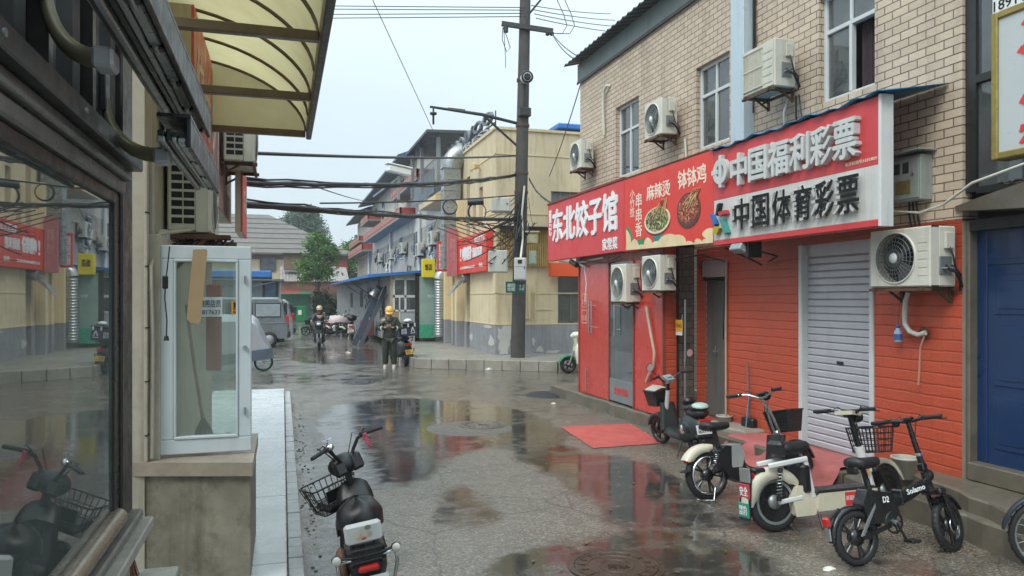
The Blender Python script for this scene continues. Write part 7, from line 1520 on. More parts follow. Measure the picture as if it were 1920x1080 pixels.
    for k in range(14): q = Vector((.76,-.18,1.13-.006*k)); b.tube([q+Vector((rnd.uniform(-.02,.02),rnd.uniform(-.02,.02),0)) for _ in range(4)]+[q+Vector((rnd.uniform(-.03,.03),rnd.uniform(-.04,.01),-.06))], .004, M('pink_ribbon', H('c65a78'), .5), 5)
    obj('ribbon', b, t)
    wire_basket(t, (1.24,.04,.52), .30, .40, .24, .72, X, m_black, (5,6,3), .0042); b = NB(X); b.box((1.11,-.1,.525), (1.36,.16,.60), M('basket_bag', (.02,.02,.022), .5), .03); b.box((1.09,-.02,.62), (1.1,.14,.72), m_black, .003); obj('basket_load', b, t)
    stand(t, (.2,.1,.18), (.12,.26,.01), .012); return t
put(left_scooter('electric_scooter', 'black electric scooter with white backrest and wire basket at the left kerb'), (.56, 4.72, 0), radians(88), .88, rx=radians(-9))
# ---------------------------------------------------------------- full size scooters down the lane
def scooter(name, label, col, group=None, box=False, col2=None, visor=True):
    t = thing(name, label, 'scooter', (0,0,0), group); R = .22; L = 1.25; mc = M('scooter_'+col, H(col), .3, .1, .08, 3, dirt=.1, coat=.4); m2 = M('scooter_'+(col2 or '17181a'), H(col2 or '17181a'), .35)
    X = steer((.98,0,.6), (-.3,0,1), radians(-4))
    wheel(t, (0,0,R), R, .11, m_blackp, 'mag', n=22); wheel(t, (L,0,R), R, .1, m_blackp, 'mag', X, 22)
    b = MB(); rings = []
    for x, w, z0, z1 in ((-.38,.07,.5,.62),(-.25,.14,.42,.72),(0,.17,.36,.76),(.3,.17,.28,.74),(.42,.16,.22,.6),(.5,.15,.2,.34),(.82,.15,.2,.30),(.95,.17,.24,.42)):
        rings.append([Vector((x,w*cos(a),(z0+z1)/2+(z1-z0)/2*sin(a)*1.1)) for a in [2*pi*(k+.5)/14 for k in range(14)]])
    b.loft(rings, mc); obj('body', b, t); saddle(t, (.08,0,.80), .72, .30, .13, m_seat, .85, .7)
    b = MB(); rings = []
    for k in range(8): z = .26+.1*k; rings.append([Vector((.98+.02*k-.06*s*s,.22*s*(1-.05*k),z)) for s in (-1,-.6,0,.6,1)]+[Vector((1.1-.02*abs(k-3),.17*s*(1-.05*k),z)) for s in (1,.5,0,-.5,-1)])
    b.loft(rings, mc); obj('front_shield', b, t)
    b = NB(X)
    for s in (-1, 1): b.cyl((L,s*.07,R), (1.1,s*.07,.6), .025, m_grey, n=8)
    obj('fork', b, t); fender(t, (L,0,R), R+.05, .14, 10, 150, m2, X, .06, 12)
    b = NB(X); b.ball((1.03,0,1.0), (.14,.17,.10), mc, 14, 8); obj('head_cowl', b, t); b = NB(X); b.ball((1.13,0,.98), (.06,.09,.06), M('headlight_lens', H('cfd6e6'), .08), 12, 8); obj('headlight', b, t)
    bars(t, (.93,0,1.02), .68, .05, .1, m_black, X, .013, bend=.4); mirror(t, (.9,.22,1.06), (.86,.34,1.2), X, .055); mirror(t, (.9,-.22,1.06), (.86,-.34,1.2), X, .055)
    b = MB(); b.box((-.43,-.1,.6), (-.36,.1,.68), m_redl, .015); obj('tail_light', b, t)
    b = MB(); b.loft([[Vector((-.34,s*.11,.56)),Vector((-.46,s*.1,.28)),Vector((-.45,s*.1,.28)),Vector((-.3,s*.11,.56))] for s in (-1,1)], m_black, smooth=False); obj('rear_guard', b, t)
    plate_part(t, (-.46,.12,.36), (0,-1,0), (.42,0,1), .24, .14, M('plate_yellow' if box else 'plate_pale', H('d2a83c' if box else 'c9b8a8'), .45), '京B\n72618', M('plate_ink', H('30363a')))
    for s in (-1, 1): b = MB(); b.tube([(-.3,s*.12,.72),(-.42,s*.14,.8),(-.36,s*.15,.85),(-.1,s*.16,.80)], .014, m_black, 6); obj('grab_rail', b, t); b = MB(); b.tube([(.1,s*.18,.3),(.0,s*.26,.3),(-.1,s*.26,.5)], .014, m_black, 6); obj('crash_bar', b, t)
    b = MB(); b.tube([(.3,.1,.24),(.2,.22,.01)], .014, m_black, 6); b.tube([(.15,-.12,.22),(.05,-.17,.0)], .014, m_steel, 6); b.tube([(.15,.12,.22),(.05,.17,.0)], .014, m_steel, 6); obj('kickstand', b, t)
    if box:
        b = MB(); b.box((-.48,-.26,.88), (.02,.26,1.22), M('dark_delivery_box', H('2b2f45'), .45, 0, .1, 4), .03); o = obj('delivery_box', b, t); b = MB(); b.box((-.5,-.28,1.222), (.04,.28,1.27), m_black, .02); [b.box((-.505,y-.02,1.15), (-.482,y+.02,1.25), m_wplas, .004) for y in (-.2,.0,.2)]; obj('lid', b, o)
        b = MB(); b.text('蜂鸟\n配送', (-.482,.22,.96), (0,-1,0), UZ, .17, .16, m_wtext, .002, .02); b.box((-.484,-.2,.96), (-.481,-.06,.975), m_wtext); [b.bar((-.483,-.13+.05*k,1.0), (-.483,-.13,1.14), .02, .003, m_wtext, up=(1,0,0)) for k in (-1,1)]; obj('lettering', b, o)
        b = MB(); b.ball((-.2,-.1,1.32), (.15,.12,.06), m_wplas, 12, 6); obj('white_bag', b, t)
    return t
p = onZ(764, 687); put(scooter('delivery_scooter', 'black delivery scooter with a dark lettered top box parked at the kerb corner', '1d2029', box=True), (p.x+.02, p.y+.4, 0), radians(100), rx=radians(-5))
p = onZ(599, 655); RID = Vector((p.x, p.y, 0)); rs = put(scooter('motor_scooter', 'black motor scooter being ridden toward the camera down the wet lane', '14161a', col2='101114'), (p.x+.05, p.y+1.1, 0), radians(-93))
p = onZ(661, 637); sp = scooter('motor_scooter', 'silver and dark red scooter parked facing away by the shed', 'b9b9b6', col2='3a1414'); put(sp, (p.x, p.y+.3, 0), radians(84), rx=radians(-4))
t = thing('top_case', 'black rounded bag strapped on the parked silver scooter', 'bag', (p.x, p.y, .9)); b = MB(); b.ball((p.x, p.y+.35, 1.02), (.24,.3,.16), m_mblack, 14, 8); obj('bag', b, t)
# green and cream scooter peeking past the red entrance
v = scooter('motor_scooter', 'cream scooter with a green front fender peeking out past the red entrance', 'd8d3c0', col2='2f7d5c'); p = onZ(1067, 697); put(v, (p.x+1.08, p.y-.45, 0), radians(180-4))
# bicycles huddled by the shed
src = black_bike('parked_bike', 'one of several dark bikes huddled together by the grey shed wall'); src['category'] = 'electric bike'; tag(src, group='bikes huddled by the shed'); src2 = grey_moped('parked_moped', 'dull mopeds in the huddle of bikes by the grey shed wall'); tag(src2, group='mopeds huddled by the shed')
bx, by = onZ(628, 632)[:2]
put(src, (bx+.3, by+.2, 0), radians(160)); put(src2, (bx+.75, by+.9, 0), radians(120))
for s, dx, dy, a in ((src,-.35,1.2,150),(src,.2,2.2,40),(src,.9,3.0,170),(src2,-.1,3.6,75),(src2,1.0,4.6,100)):
    c = copy_tree(s); put(c, (bx+dx, by+dy, 0), radians(a))
t = thing('bike_cover', 'pale pink rain cape thrown over a bike in the huddle', 'rain cape', (bx+.2, by+.6, 0)); b = MB(); rings = []
for k in range(7): f = k/6; s_ = (1-f**2.5)**.5 if f < 1 else .05; rings.append([Vector((bx+.15+.62*max(s_,.08)*cos(a)+.04*sin(3*a+k), by+.7+.4*max(s_,.08)*sin(a), .72+.36*f+.03*sin(4*a))) for a in [2*pi*j/18 for j in range(18)]])
b.loft(rings, M('pale_pink_cape', H('c4b3b0'), .5, 0, .1, 3)); obj('cape', b, t)
t = thing('cart', 'small red brown handcart between the silver scooter and the leaning boards', 'cart', (3.5, 34, 0)); b = MB(); b.box((3.35,33.6,.3), (3.9,34.6,1.0), M('red_brown_cart', H('6b332b'), .6, 0, .2, 3), .03); obj('body', b, t)
for s in (33.7, 34.4): b = MB(); b.lathe([(.1,-.03),(.16,-.03),(.18,0),(.16,.03),(.1,.03)], (3.5,s,.18), m_rubber, (0,1,0), 16); obj('wheel', b, t)
# front wheel of another bike cut by the picture's right edge
t = thing('bicycle', 'dark bicycle at the lower right corner, only its wheel in view', 'bicycle', (0,0,0)); wheel(t, (0,0,.28), .28, .05, m_grey, 'spoke'); wheel(t, (.98,0,.28), .28, .05, m_grey, 'spoke'); fender(t, (0,0,.28), .32, .06, 30, 175, M('navy_fender', H('27303c'), .35), deep=.02)
b = MB(); b.tube([(0,0,.28),(.38,0,.3),(.3,0,.62),(.8,0,.72),(.98,0,.28)], .016, M('navy_fender', H('27303c')), 8); b.tube([(.38,0,.3),(.8,0,.72)], .018, M('navy_fender', H('27303c')), 8); b.tube([(.3,0,.6),(.27,0,.78)], .014, m_steel, 8); obj('frame', b, t); saddle(t, (.26,0,.82), .26, .17, .07, m_seat, 1, .3); bars(t, (.76,0,.9), .56, .04, .1, m_chrome)
p = onZ(1906, 1092); put(t, (p.x+.37, p.y+.02, 0), radians(-35))
# ================================================================ people
def skin(joints, edges, root=0, sub=2):
    """one continuous surface grown round a skeleton: joints {name: ((x,y,z), radius or (rx, ry))}"""
    names = list(joints); me = bpy.data.meshes.new('skeleton'); me.from_pydata([joints[k][0] for k in names], [(names.index(a), names.index(c)) for a, c in edges], [])
    o = bpy.data.objects.new('skeleton', me); COL.objects.link(o); o.modifiers.new('skin', 'SKIN').use_smooth_shade = True
    for i, k in enumerate(names):
        r = joints[k][1]; me.skin_vertices[0].data[i].radius = r if isinstance(r, tuple) else (r, r); me.skin_vertices[0].data[i].use_root = (i == root)
    s = o.modifiers.new('sub', 'SUBSURF'); s.levels = s.render_levels = sub
    m = bpy.data.meshes.new_from_object(o.evaluated_get(bpy.context.evaluated_depsgraph_get()))
    vs = [tuple(v.co) for v in m.vertices]; fs = [tuple(p.vertices) for p in m.polygons]
    bpy.data.objects.remove(o); bpy.data.meshes.remove(me); bpy.data.meshes.remove(m); return vs, fs
def hand_chains(b, w, d, n, side, curl, mat):
    """palm from the wrist w along d, palm normal n; five fingers of unequal length bent towards n, thumb off the side"""
    w, d, n = Vector(w), Vector(d).normalized(), Vector(n).normalized(); s = d.cross(n).normalized()*side
    J = {'w': (tuple(w), .024), 'p': (tuple(w+d*.05), (.036,.018)), 'k': (tuple(w+d*.085), (.038,.014))}; b.add(*skin(J, [('w','p'),('p','k')], 0, 1), mat, True)
    for off, L in ((-.028,.072),(-.009,.085),(.01,.08),(.028,.062)):
        p = w+d*.085+s*off; pts = [p-d*.02]; dd = d.copy()
        for k in range(3): dd = (dd+n*curl*(.35+.3*k)).normalized(); p = p+dd*L/2.6; pts.append(p)
        pts = [pts[0], w+d*.085+s*off]+pts[1:]; b.tube(pts, [.0095,.0092,.0085,.0078,.0062], mat, 7)
    p = w+d*.03-s*.03; b.tube([p, p-s*.022+d*.025+n*.012, p-s*.022+d*.052+n*.03, p-s*.012+d*.07+n*.04], [.012,.0105,.0095,.007], mat, 7)
m_rain = M('dark_green_rain_suit', (.018,.026,.017), .5, 0, .3, 5, .4, 22)
m_rain2 = M('blackish_jacket', (.02,.021,.022), .55, 0, .3, 5, .4, 22)
m_refl = M('reflective_band', H('c9cbb4'), .35)
m_shoe = M('white_trainer', H('b9b8b2'), .5, 0, .15, 12, dirt=.3)
def face(b, c, R, mat, hair=None):
    """nose, eyes, brows, mouth and ears on a head whose centre is c; R turns head space (looking along -y) into place"""
    c = Vector(c); P = lambda x, y, z: c+R @ Vector((x,y,z))
    b.tube([P(0,-.092,.02), P(0,-.108,-.008), P(0,-.118,-.028), P(0,-.1,-.036)], [.008,.011,.014,.01], mat, 8)
    for s in (-1, 1):
        b.ball(P(s*.033,-.083,.014), (.013,.008,.008), M('eye_white', H('cfcac2'), .3), 8, 6); b.ball(P(s*.033,-.0885,.013), .005, m_black, 6, 4); b.tube([P(s*.018,-.094,.032), P(s*.035,-.093,.037), P(s*.05,-.082,.032)], .004, m_black, 5)
        b.ball(P(s*.078,.0,-.005), (.012,.022,.032), mat, 8, 6)
    b.tube([P(-.022,-.09,-.06), P(0,-.098,-.058), P(.022,-.09,-.06)], .006, M('lips', H('9a5a50'), .5), 6)
def helmet(t, c, R, col, rx=.125, visor=False):
    c = Vector(c); b = MB(); mh = M('helmet_'+col, H(col), .25, 0, .05, 5, coat=.5); rings = []
    for k in range(9):
        a = radians(-12+100*k/8); z = .135*sin(a)+.03; r = cos(a); rings.append([c+R @ Vector((rx*max(r,.02)*cos(q), (rx*1.12*max(r,.02))*sin(q)+.01, z-(.035 if sin(q) > .3 and k == 0 else 0))) for q in [2*pi*j/24 for j in range(24)]])
    b.loft(rings, mh); o = obj('helmet', b, t)
    b = MB(); b.loft([[c+R @ Vector((x, -rx*1.12*(1-(x/.12)**2*.5)-e, .035-e*.35+h)) for x in (-.1,-.06,0,.06,.1)] for e, h in ((-.01,.004),(.05,.0),(.05,-.006),(-.01,-.006))], mh, closed=False, caps=False); obj('peak', b, o)
    b = MB()
    for s in (-1, 1): b.tube([c+R @ Vector((s*.118,.0,.02)), c+R @ Vector((s*.095,-.04,-.06)), c+R @ Vector((s*.03,-.07,-.118))], .006, m_black, 5)
    obj('strap', b, o)
    if visor:
        b = MB(); b.loft([[c+R @ Vector((.135*sin(q), -.15*cos(q), z)) for q in np.linspace(-1.2,1.2,11)] for z in (.05,-.09)], M('tinted_visor', (.08,.07,.05), .08), caps=False, closed=False); obj('visor', b, o)
    return o
# ---- courier in the yellow helmet, looking down at a phone held in both hands
t = thing('person', 'person in yellow helmet and dark green rain suit, looking down at a phone', 'person', (0,0,0), None)
HC = Vector((0,-.055,1.565)); HR = Matrix.Rotation(radians(28), 3, 'X')
J = {'pelvis': ((0,0,.93),(.14,.10)), 'waist': ((0,0,1.08),(.13,.095)), 'chest': ((0,.01,1.27),(.155,.11)), 'neckb': ((0,0,1.41),(.07,.065)), 'neck': ((0,-.02,1.47),.055), 'head': ((0,-.05,1.56),(.078,.088)), 'crown': ((0,-.055,1.65),(.066,.08))}
E_ = [('pelvis','waist'),('waist','chest'),('chest','neckb'),('neckb','neck'),('neck','head'),('head','crown')]
for s, n in ((-1,'l'),(1,'r')):
    J.update({'sh'+n: ((s*.18,.0,1.36),.06), 'el'+n: ((s*.30,-.04,1.10),.042), 'wr'+n: ((s*.075,-.27,1.165),.026), 'hip'+n: ((s*.095,0,.86),.088), 'kn'+n: ((s*.115,-.02,.48),.058), 'an'+n: ((s*.115,.02,.10),.038), 'to'+n: ((s*.13,-.11,.05),.032)})
    E_ += [('chest','sh'+n),('sh'+n,'el'+n),('el'+n,'wr'+n),('pelvis','hip'+n),('hip'+n,'kn'+n),('kn'+n,'an'+n),('an'+n,'to'+n)]
b = MB(); b.add(*skin(J, E_), m_skin, True)
for s in (-1, 1): hand_chains(b, (s*.075,-.27,1.165), (-s*.62,-.45,.2), (0,.25,1), s, .75, m_skin)
face(b, HC, HR, m_skin); obj('body', b, t)
b = MB(); JJ = {k: (J[k][0], tuple(x+.05 for x in (J[k][1] if isinstance(J[k][1], tuple) else (J[k][1],)*2))) for k in ('waist','chest','shl','shr','ell','elr')}; JJ['hem'] = ((0,0,.78),(.235,.18)); JJ['mid'] = ((0,0,.95),(.225,.17)); JJ['col'] = ((0,0,1.43),(.09,.085))
for n, s in (('l',-1),('r',1)): JJ['cf'+n] = ((s*.10,-.24,1.16),.045)
b.add(*skin(JJ, [('hem','mid'),('mid','waist'),('waist','chest'),('chest','col'),('chest','shl'),('chest','shr'),('shl','ell'),('shr','elr'),('ell','cfl'),('elr','cfr')], 2), m_rain, True); jk = obj('jacket', b, t)
b = MB()
for s in (-1, 1):
    p, q = Vector((s*.30,-.04,1.10)), Vector((s*.10,-.24,1.16)); d = (q-p).normalized(); c = p.lerp(q, .55); b.lathe([(.066,-.025),(.072,0),(.066,.025)], c, m_refl, d, 14)
obj('reflective_band', b, jk)
b = MB(); b.tube([(-.10,-.06,1.40),(-.06,-.11,1.36),(0,-.13,1.34),(.06,-.11,1.36),(.10,-.06,1.40),(.05,.06,1.46),(-.05,.06,1.46)], .03, m_rain, 8, True); obj('collar', b, jk)
b = MB(); TJ = {'p': ((0,0,.88),(.165,.125))}
for s, n in ((-1,'l'),(1,'r')): TJ.update({'h'+n: ((s*.10,0,.80),.122), 'k'+n: ((s*.12,-.02,.48),.105), 'c'+n: ((s*.12,.0,.28),.098), 'a'+n: ((s*.122,.005,.09),.088)})
b.add(*skin(TJ, [('p','hl'),('hl','kl'),('kl','cl'),('cl','al'),('p','hr'),('hr','kr'),('kr','cr'),('cr','ar')], 0), m_rain, True); obj('trousers', b, t)
for s in (-1, 1):
    b = MB(); b.add(*skin({'a': ((s*.115,.04,.065),(.05,.05)), 'b': ((s*.12,-.03,.055),(.048,.045)), 'c': ((s*.13,-.13,.042),(.048,.034)), 'd': ((s*.132,-.17,.036),(.036,.026))}, [('a','b'),('b','c'),('c','d')]), m_shoe, True); b.loft([[Vector((s*.125+.05*cos(a),-.06+.14*sin(a)*1.0,z)) for a in [2*pi*k/16 for k in range(16)]] for z in (0,.022)], m_wplas, smooth=False); obj('shoe', b, t)
helmet(t, HC+HR @ Vector((0,.01,.035)), HR, 'd9a441')
p = onZ(731, 690); PP = (p.x, p.y+.05, 0); put(t, PP, radians(-12))
b = MB(); b.box((-.04,-.008,-.078), (.04,.008,.078), m_black, .006); b.box((-.036,.0085,-.07), (.036,.0095,.07), M('phone_screen', (.05,.06,.07), .08)); o = obj('mobile_phone', b, label='dark phone held in both hands by the person in the yellow helmet', cat='phone')
rot = Matrix.Rotation(radians(-12), 3, 'Z'); o.location = Vector(PP)+rot @ Vector((0,-.345,1.20)); o.rotation_euler = (radians(-50), radians(90), radians(-12))
# ---- rider on the oncoming scooter
t = thing('person', 'rider in a tan helmet and black jacket sitting on the oncoming scooter', 'person', (0,0,0)); HC = Vector((0,-.04,1.47)); HR = Matrix.Rotation(radians(6), 3, 'X')
J = {'pelvis': ((0,0,.90),(.14,.11)), 'waist': ((0,-.02,1.02),(.13,.10)), 'chest': ((0,-.03,1.19),(.155,.11)), 'neckb': ((0,-.03,1.32),(.07,.065)), 'neck': ((0,-.035,1.37),.055), 'head': ((0,-.04,1.465),(.078,.088)), 'crown': ((0,-.03,1.555),(.066,.08))}
E_ = [('pelvis','waist'),('waist','chest'),('chest','neckb'),('neckb','neck'),('neck','head'),('head','crown')]
for s, n in ((-1,'l'),(1,'r')):
    J.update({'sh'+n: ((s*.18,-.03,1.28),.06), 'el'+n: ((s*.29,-.20,1.08),.042), 'wr'+n: ((s*.31,-.46,1.06),.026), 'hip'+n: ((s*.10,-.02,.88),.09), 'kn'+n: ((s*.19,-.44,.80),.062), 'an'+n: ((s*.15,-.42,.38),.04), 'to'+n: ((s*.16,-.56,.32),.034)})
    E_ += [('chest','sh'+n),('sh'+n,'el'+n),('el'+n,'wr'+n),('pelvis','hip'+n),('hip'+n,'kn'+n),('kn'+n,'an'+n),('an'+n,'to'+n)]
b = MB(); b.add(*skin(J, E_), m_skin, True)
for s in (-1, 1): hand_chains(b, (s*.31,-.46,1.06), (0,-1,-.1), (0,-.1,-1), s, 1.0, m_skin)
face(b, HC, HR, m_skin); obj('body', b, t)
g = lambda k, e: (J[k][0], tuple(x+e for x in (J[k][1] if isinstance(J[k][1], tuple) else (J[k][1],)*2)))
b = MB(); JJ = {k: g(k, .024) for k in ('pelvis','waist','chest','shl','shr','ell','elr')}; JJ['col'] = ((0,-.03,1.35),(.085,.08))
for n, s in (('l',-1),('r',1)): JJ['cf'+n] = ((s*.31,-.42,1.06),.044)
b.add(*skin(JJ, [('pelvis','waist'),('waist','chest'),('chest','col'),('chest','shl'),('chest','shr'),('shl','ell'),('shr','elr'),('ell','cfl'),('elr','cfr')], 1), m_rain2, True); obj('jacket', b, t)
b = MB(); JJ = {k: g(k, .02) for k in ('pelvis','hipl','hipr','knl','knr','anl','anr')}; b.add(*skin(JJ, [('pelvis','hipl'),('hipl','knl'),('knl','anl'),('pelvis','hipr'),('hipr','knr'),('knr','anr')], 0), m_rain2, True); obj('trousers', b, t)
for s in (-1, 1): b = MB(); b.add(*skin({'a': ((s*.15,-.40,.35),(.05,.05)), 'b': ((s*.155,-.48,.33),(.048,.042)), 'c': ((s*.16,-.58,.31),(.044,.032))}, [('a','b'),('b','c')]), m_black, True); obj('shoe', b, t)
helmet(t, HC+Vector((0,.01,.035)), HR, 'b39a78', .13, True)
put(t, (RID.x+.05, RID.y+1.1, .02), radians(-3))
# ================================================================ small things
b = MB(); mm_ = M('wet_red_carpet', H('b8564f'), .45, 0, .2, 2, .6, 50, dirt=.4, dcol=H('7c2f2c')); cs = [onZ(*q) for q in ((1050,801),(1182,795),(1243,832),(1112,841))]; n = 24; ring = []
for i in range(n+1):
    f = i/n; a, c = cs[0].lerp(cs[3], f), cs[1].lerp(cs[2], f); row = []
    for k in range(n+1): q = a.lerp(c, k/n); e = random.uniform(-.012,.012) if k in (0, n) or i in (0, n) else 0; row.append(Vector((q.x+e, q.y+e, .008+.004*sin(i*.9)*sin(k*.7))))
    ring.append(row)
b.loft(ring, mm_, caps=False, closed=False); obj('door_mat', b, label='wet red carpet lying flat on the road before the grey metal door', cat='mat')
b = MB(); mk_ = M('faded_pink_carpet', H('a85f5c'), .7, 0, .2, 3, .6, 50, dirt=.3, dcol=H('6f4a45')); rows = []
prof = [(5.88,.252),(5.7,.25),(5.52,.249),(5.43,.246),(5.385,.2),(5.35,.12),(5.32,.05),(5.27,.012)]
for i in range(37):
    y = 8.25-1.95*i/36; rows.append([Vector((x+(.035*sin(i*.8+j)*(j > 3))+random.uniform(-.006,.006), y+random.uniform(-.01,.01), z+.005+(.012*sin(i*.5+j*.9) if j < 4 else .0)+.006)) for j, (x, z) in enumerate(prof)])
b.loft(rows, mk_, caps=False, closed=False); obj('pink_carpet', b, label='faded pink carpet draped over the slab in front of the roller shutter', cat='carpet')
def manhole(label, px, py, R, col):
    p = onZ(px, py); t = thing('manhole_cover', label, 'manhole cover', (p.x,p.y,0), 'manhole covers in the road'); mi = M('manhole_iron_'+col, H(col), .3, .5, .25, 6, dirt=.3)
    b = MB(); b.lathe([(R,0),(R,.007),(R-.045,.008),(R-.05,.003)], (p.x,p.y,.001), mi, n=48, smooth=False); obj('rim', b, t)
    b = MB(); b.lathe([(0,.005),(R-.052,.005)], (p.x,p.y,.001), mi, n=48, smooth=False)
    for q in (.35,.6,.82): b.lathe([(R*q-.012,.005),(R*q-.008,.009),(R*q+.008,.009),(R*q+.012,.005)], (p.x,p.y,.001), mi, n=40, smooth=False)
    for k in range(16): a = 2*pi*k/16; b.bar((p.x+R*.63*cos(a),p.y+R*.63*sin(a),.008), (p.x+R*.79*cos(a),p.y+R*.79*sin(a),.008), .02, .006, mi)
    b.text('污水', (p.x-R*.22,p.y-R*.12,.006), (CT,-ST,0), (ST,CT,0), R*.44, R*.24, mi, .005, .03); obj('lid', b, t)
manhole('large iron manhole cover at the bottom of the picture in the wet road', 1155, 1062, .36, '55483c')
manhole('round manhole cover ringed by pale cement in the middle of the road', 905, 797, .38, '6f6d66')
manhole('small dark manhole cover far across the junction', 672, 717, .4, '3f4042')
b = MB(); p = onZ(880, 803); b.lathe([(0,.002),(.62,.002),(.66,.0005)], (p.x,p.y,.0), M('pale_cement_ring', H('5f5d57'), .4, 0, .2, 3, .2, 30), n=40, smooth=False); obj('cement_patch', b, label='pale cement ring cast round the middle manhole', cat='road patch')
def pail(label, px, py, z, r0, r1, h, col):
    p = onZ(px, py, z); t = thing('bucket', label, 'bucket', (p.x,p.y,z)); mc = M('pail_'+col, H(col), .45, 0, .08, 6, dirt=.2, dcol=H('7a7466'))
    b = MB(); b.lathe([(0,0),(r0,0),(r1,h),(r1+.012,h),(r1+.012,h-.02),(r1+.004,h-.02)], p, mc, n=28); b.lathe([(r0-.01,.012),(r1-.008,h)], p, mc, n=28); b.lathe([(0,.012),(r0-.01,.012)], p, mc, n=28); obj('pail', b, t)
    b = MB(); b.tube([p+Vector((r1*cos(a)*1.0, r1*sin(a)*.3, h-.02-.06*sin(a))) for a in [pi*k/12 for k in range(13)]], .004, m_steel, 6); obj('handle', b, t)
pail('white plastic bucket standing by the red wall behind the folding bike', 1696, 896, .3, .085, .11, .20, 'b9b6aa')
pail('small white tub by the grey door next to the dustpan', 1358, 795, .26, .09, .1, .12, 'aeaba0')
p = onZ(1405, 806, .26); t = thing('dustpan_set', 'long handled dark dustpan with broom leaning on the red brick wall', 'dustpan', (p.x,p.y,.26)); b = MB(); b.box((p.x-.05,p.y-.13,.27), (p.x+.1,p.y+.13,.42), m_black, .02); obj('pan', b, t); b = MB(); b.tube([(p.x,p.y,.4),(5.86,p.y+.03,1.15)], .011, M('grey_stick', H('77716a'), .5), 8); obj('handle', b, t); b = MB(); b.tube([(p.x-.09,p.y-.05,.27),(p.x-.02,p.y-.03,.75)], .01, M('blue_grey_stick', H('5f7f93'), .5), 8); b.box((p.x-.13,p.y-.14,.25), (p.x-.06,p.y+.04,.29), m_black, .01); obj('brush', b, t)
# hoses and bottle by the near condenser
t = thing('drain_pipe', 'white wrapped drain pipe bending into the red wall under the near condenser', 'pipe', (5.85, 5.6, 1.3)); X0 = 5.83
b = MB(); b.tube([onX(q[0], q[1], X0) for q in ((1703,548),(1698,565),(1696,590),(1697,608),(1706,622),(1722,628),(1735,624))], [.024]*7, M('white_lagging', H('c4c2ba'), .6, 0, .1, 20, .4, 40), 10); b.lathe([(.05,0),(.06,.02),(.03,.05)], onX(1735,624,5.88), m_rust, (-1,0,0), 12); obj('pipe', b, t)
b = MB(); b.tube([onX(q[0], q[1], X0) for q in ((1733,630),(1726,650),(1724,690),(1722,722))], .009, M('pinkish_hose', H('b98a72'), .4), 8); obj('hose', b, t)
t = thing('spray_bottle', 'small blue and clear bottle hung on a string on the red wall', 'bottle', (5.84, 5.75, 1.5)); c = onX(1684, 628, 5.82)
b = MB(); b.lathe([(0,-.07),(.036,-.07),(.038,-.06),(.038,.03),(.02,.06),(.016,.085),(0,.085)], c, M('pale_blue_bottle', H('8fa8bd'), .2), n=16); obj('bottle', b, t); b = MB(); b.lathe([(.0385,-.05),(.0385,.01)], c, M('bottle_label', H('3f5f9a'), .4), n=16); obj('label_band', b, t); b = MB(); b.lathe([(0,.0),(.02,0),(.02,.03),(0,.03)], c+Vector((0,0,.07)), M('cap_blue', H('2f5fa8'), .4), n=12); b.tube([c+Vector((0,0,.1)), c+Vector((.03,.01,.3)), c+Vector((.05,.02,.45))], .002, m_black, 4); obj('cap', b, t)
t = thing('notice_tag', 'small yellow notice tied to the post beside the red entrance', 'notice', (5.6, 9.8, 1.4)); p, q = onX(1267,628,5.55), onX(1280,600,5.55); b = MB(); b.box((5.545,q.y,p.z+.05), (5.552,p.y,q.z), M('notice_yellow', H('c9972a'), .5), .003); b.text('小心', (5.544,p.y-.015,p.z+.11), LX, UZ, (p.y-q.y)-.03, .07, m_ktext, .001, .02); obj('card', b, t); b = MB(); b.box((5.546,q.y+.01,p.z), (5.551,p.y-.01,p.z+.05), m_wplas); b.tube([(5.56,q.y+.02,q.z+.08),(5.56,q.y+.03,q.z+.02),(5.55,q.y+.03,q.z)], .006, m_steel, 6); b.tube([(5.58,q.y-.02,.3),(5.58,q.y-.02,q.z+.3)], .014, m_grey, 8); obj('rod', b, t)
b = MB(); b.tube([onX(q[0], q[1], 5.36) for q in ((1212,575),(1216,600),(1221,630),(1227,660),(1226,685),(1216,705),(1212,716))], .024, M('cream_corrugated_hose', H('b9a08a'), .55, 0, .1, 30), 10); obj('drain_hose', b, label='cream corrugated hose running down the red entrance side panel', cat='hose')
b = MB(); b.tube([(5.88,9.02,2.5),(5.87,9.02,1.6),(5.88,9.03,.9),(5.87,9.02,.3)], .016, M('cream_cable', H('a99c84'), .6), 8); b.tube([(5.87,9.03,2.3),(5.85,9.05,1.5),(5.86,9.06,1.42)], .01, m_black, 6); obj('conduit', b, label='cream cable run down the wall edge beside the grey metal door', cat='conduit')
t = thing('floodlight', 'small grey floodlight bracketed under the lottery sign', 'floodlight', (5.4, 7.9, 2.55)); c = onX(1388, 465, 5.25); b = MB(); b.box((c.x-.08,c.y-.11,c.z-.05), (c.x+.03,c.y+.11,c.z+.04), M('floodlight_grey', H('8a9799'), .4), .01, R=Matrix.Rotation(.5, 3, 'Y')); obj('housing', b, t); b = MB(); b.box((c.x+.0,c.y-.15,c.z-.12), (c.x+.2,c.y-.09,c.z+.1), m_dmetal, .01); b.tube([(c.x+.1,c.y,c.z),(5.7,c.y-.1,2.5),(5.86,c.y+.3,2.45)], .01, m_black, 6); obj('bracket', b, t)
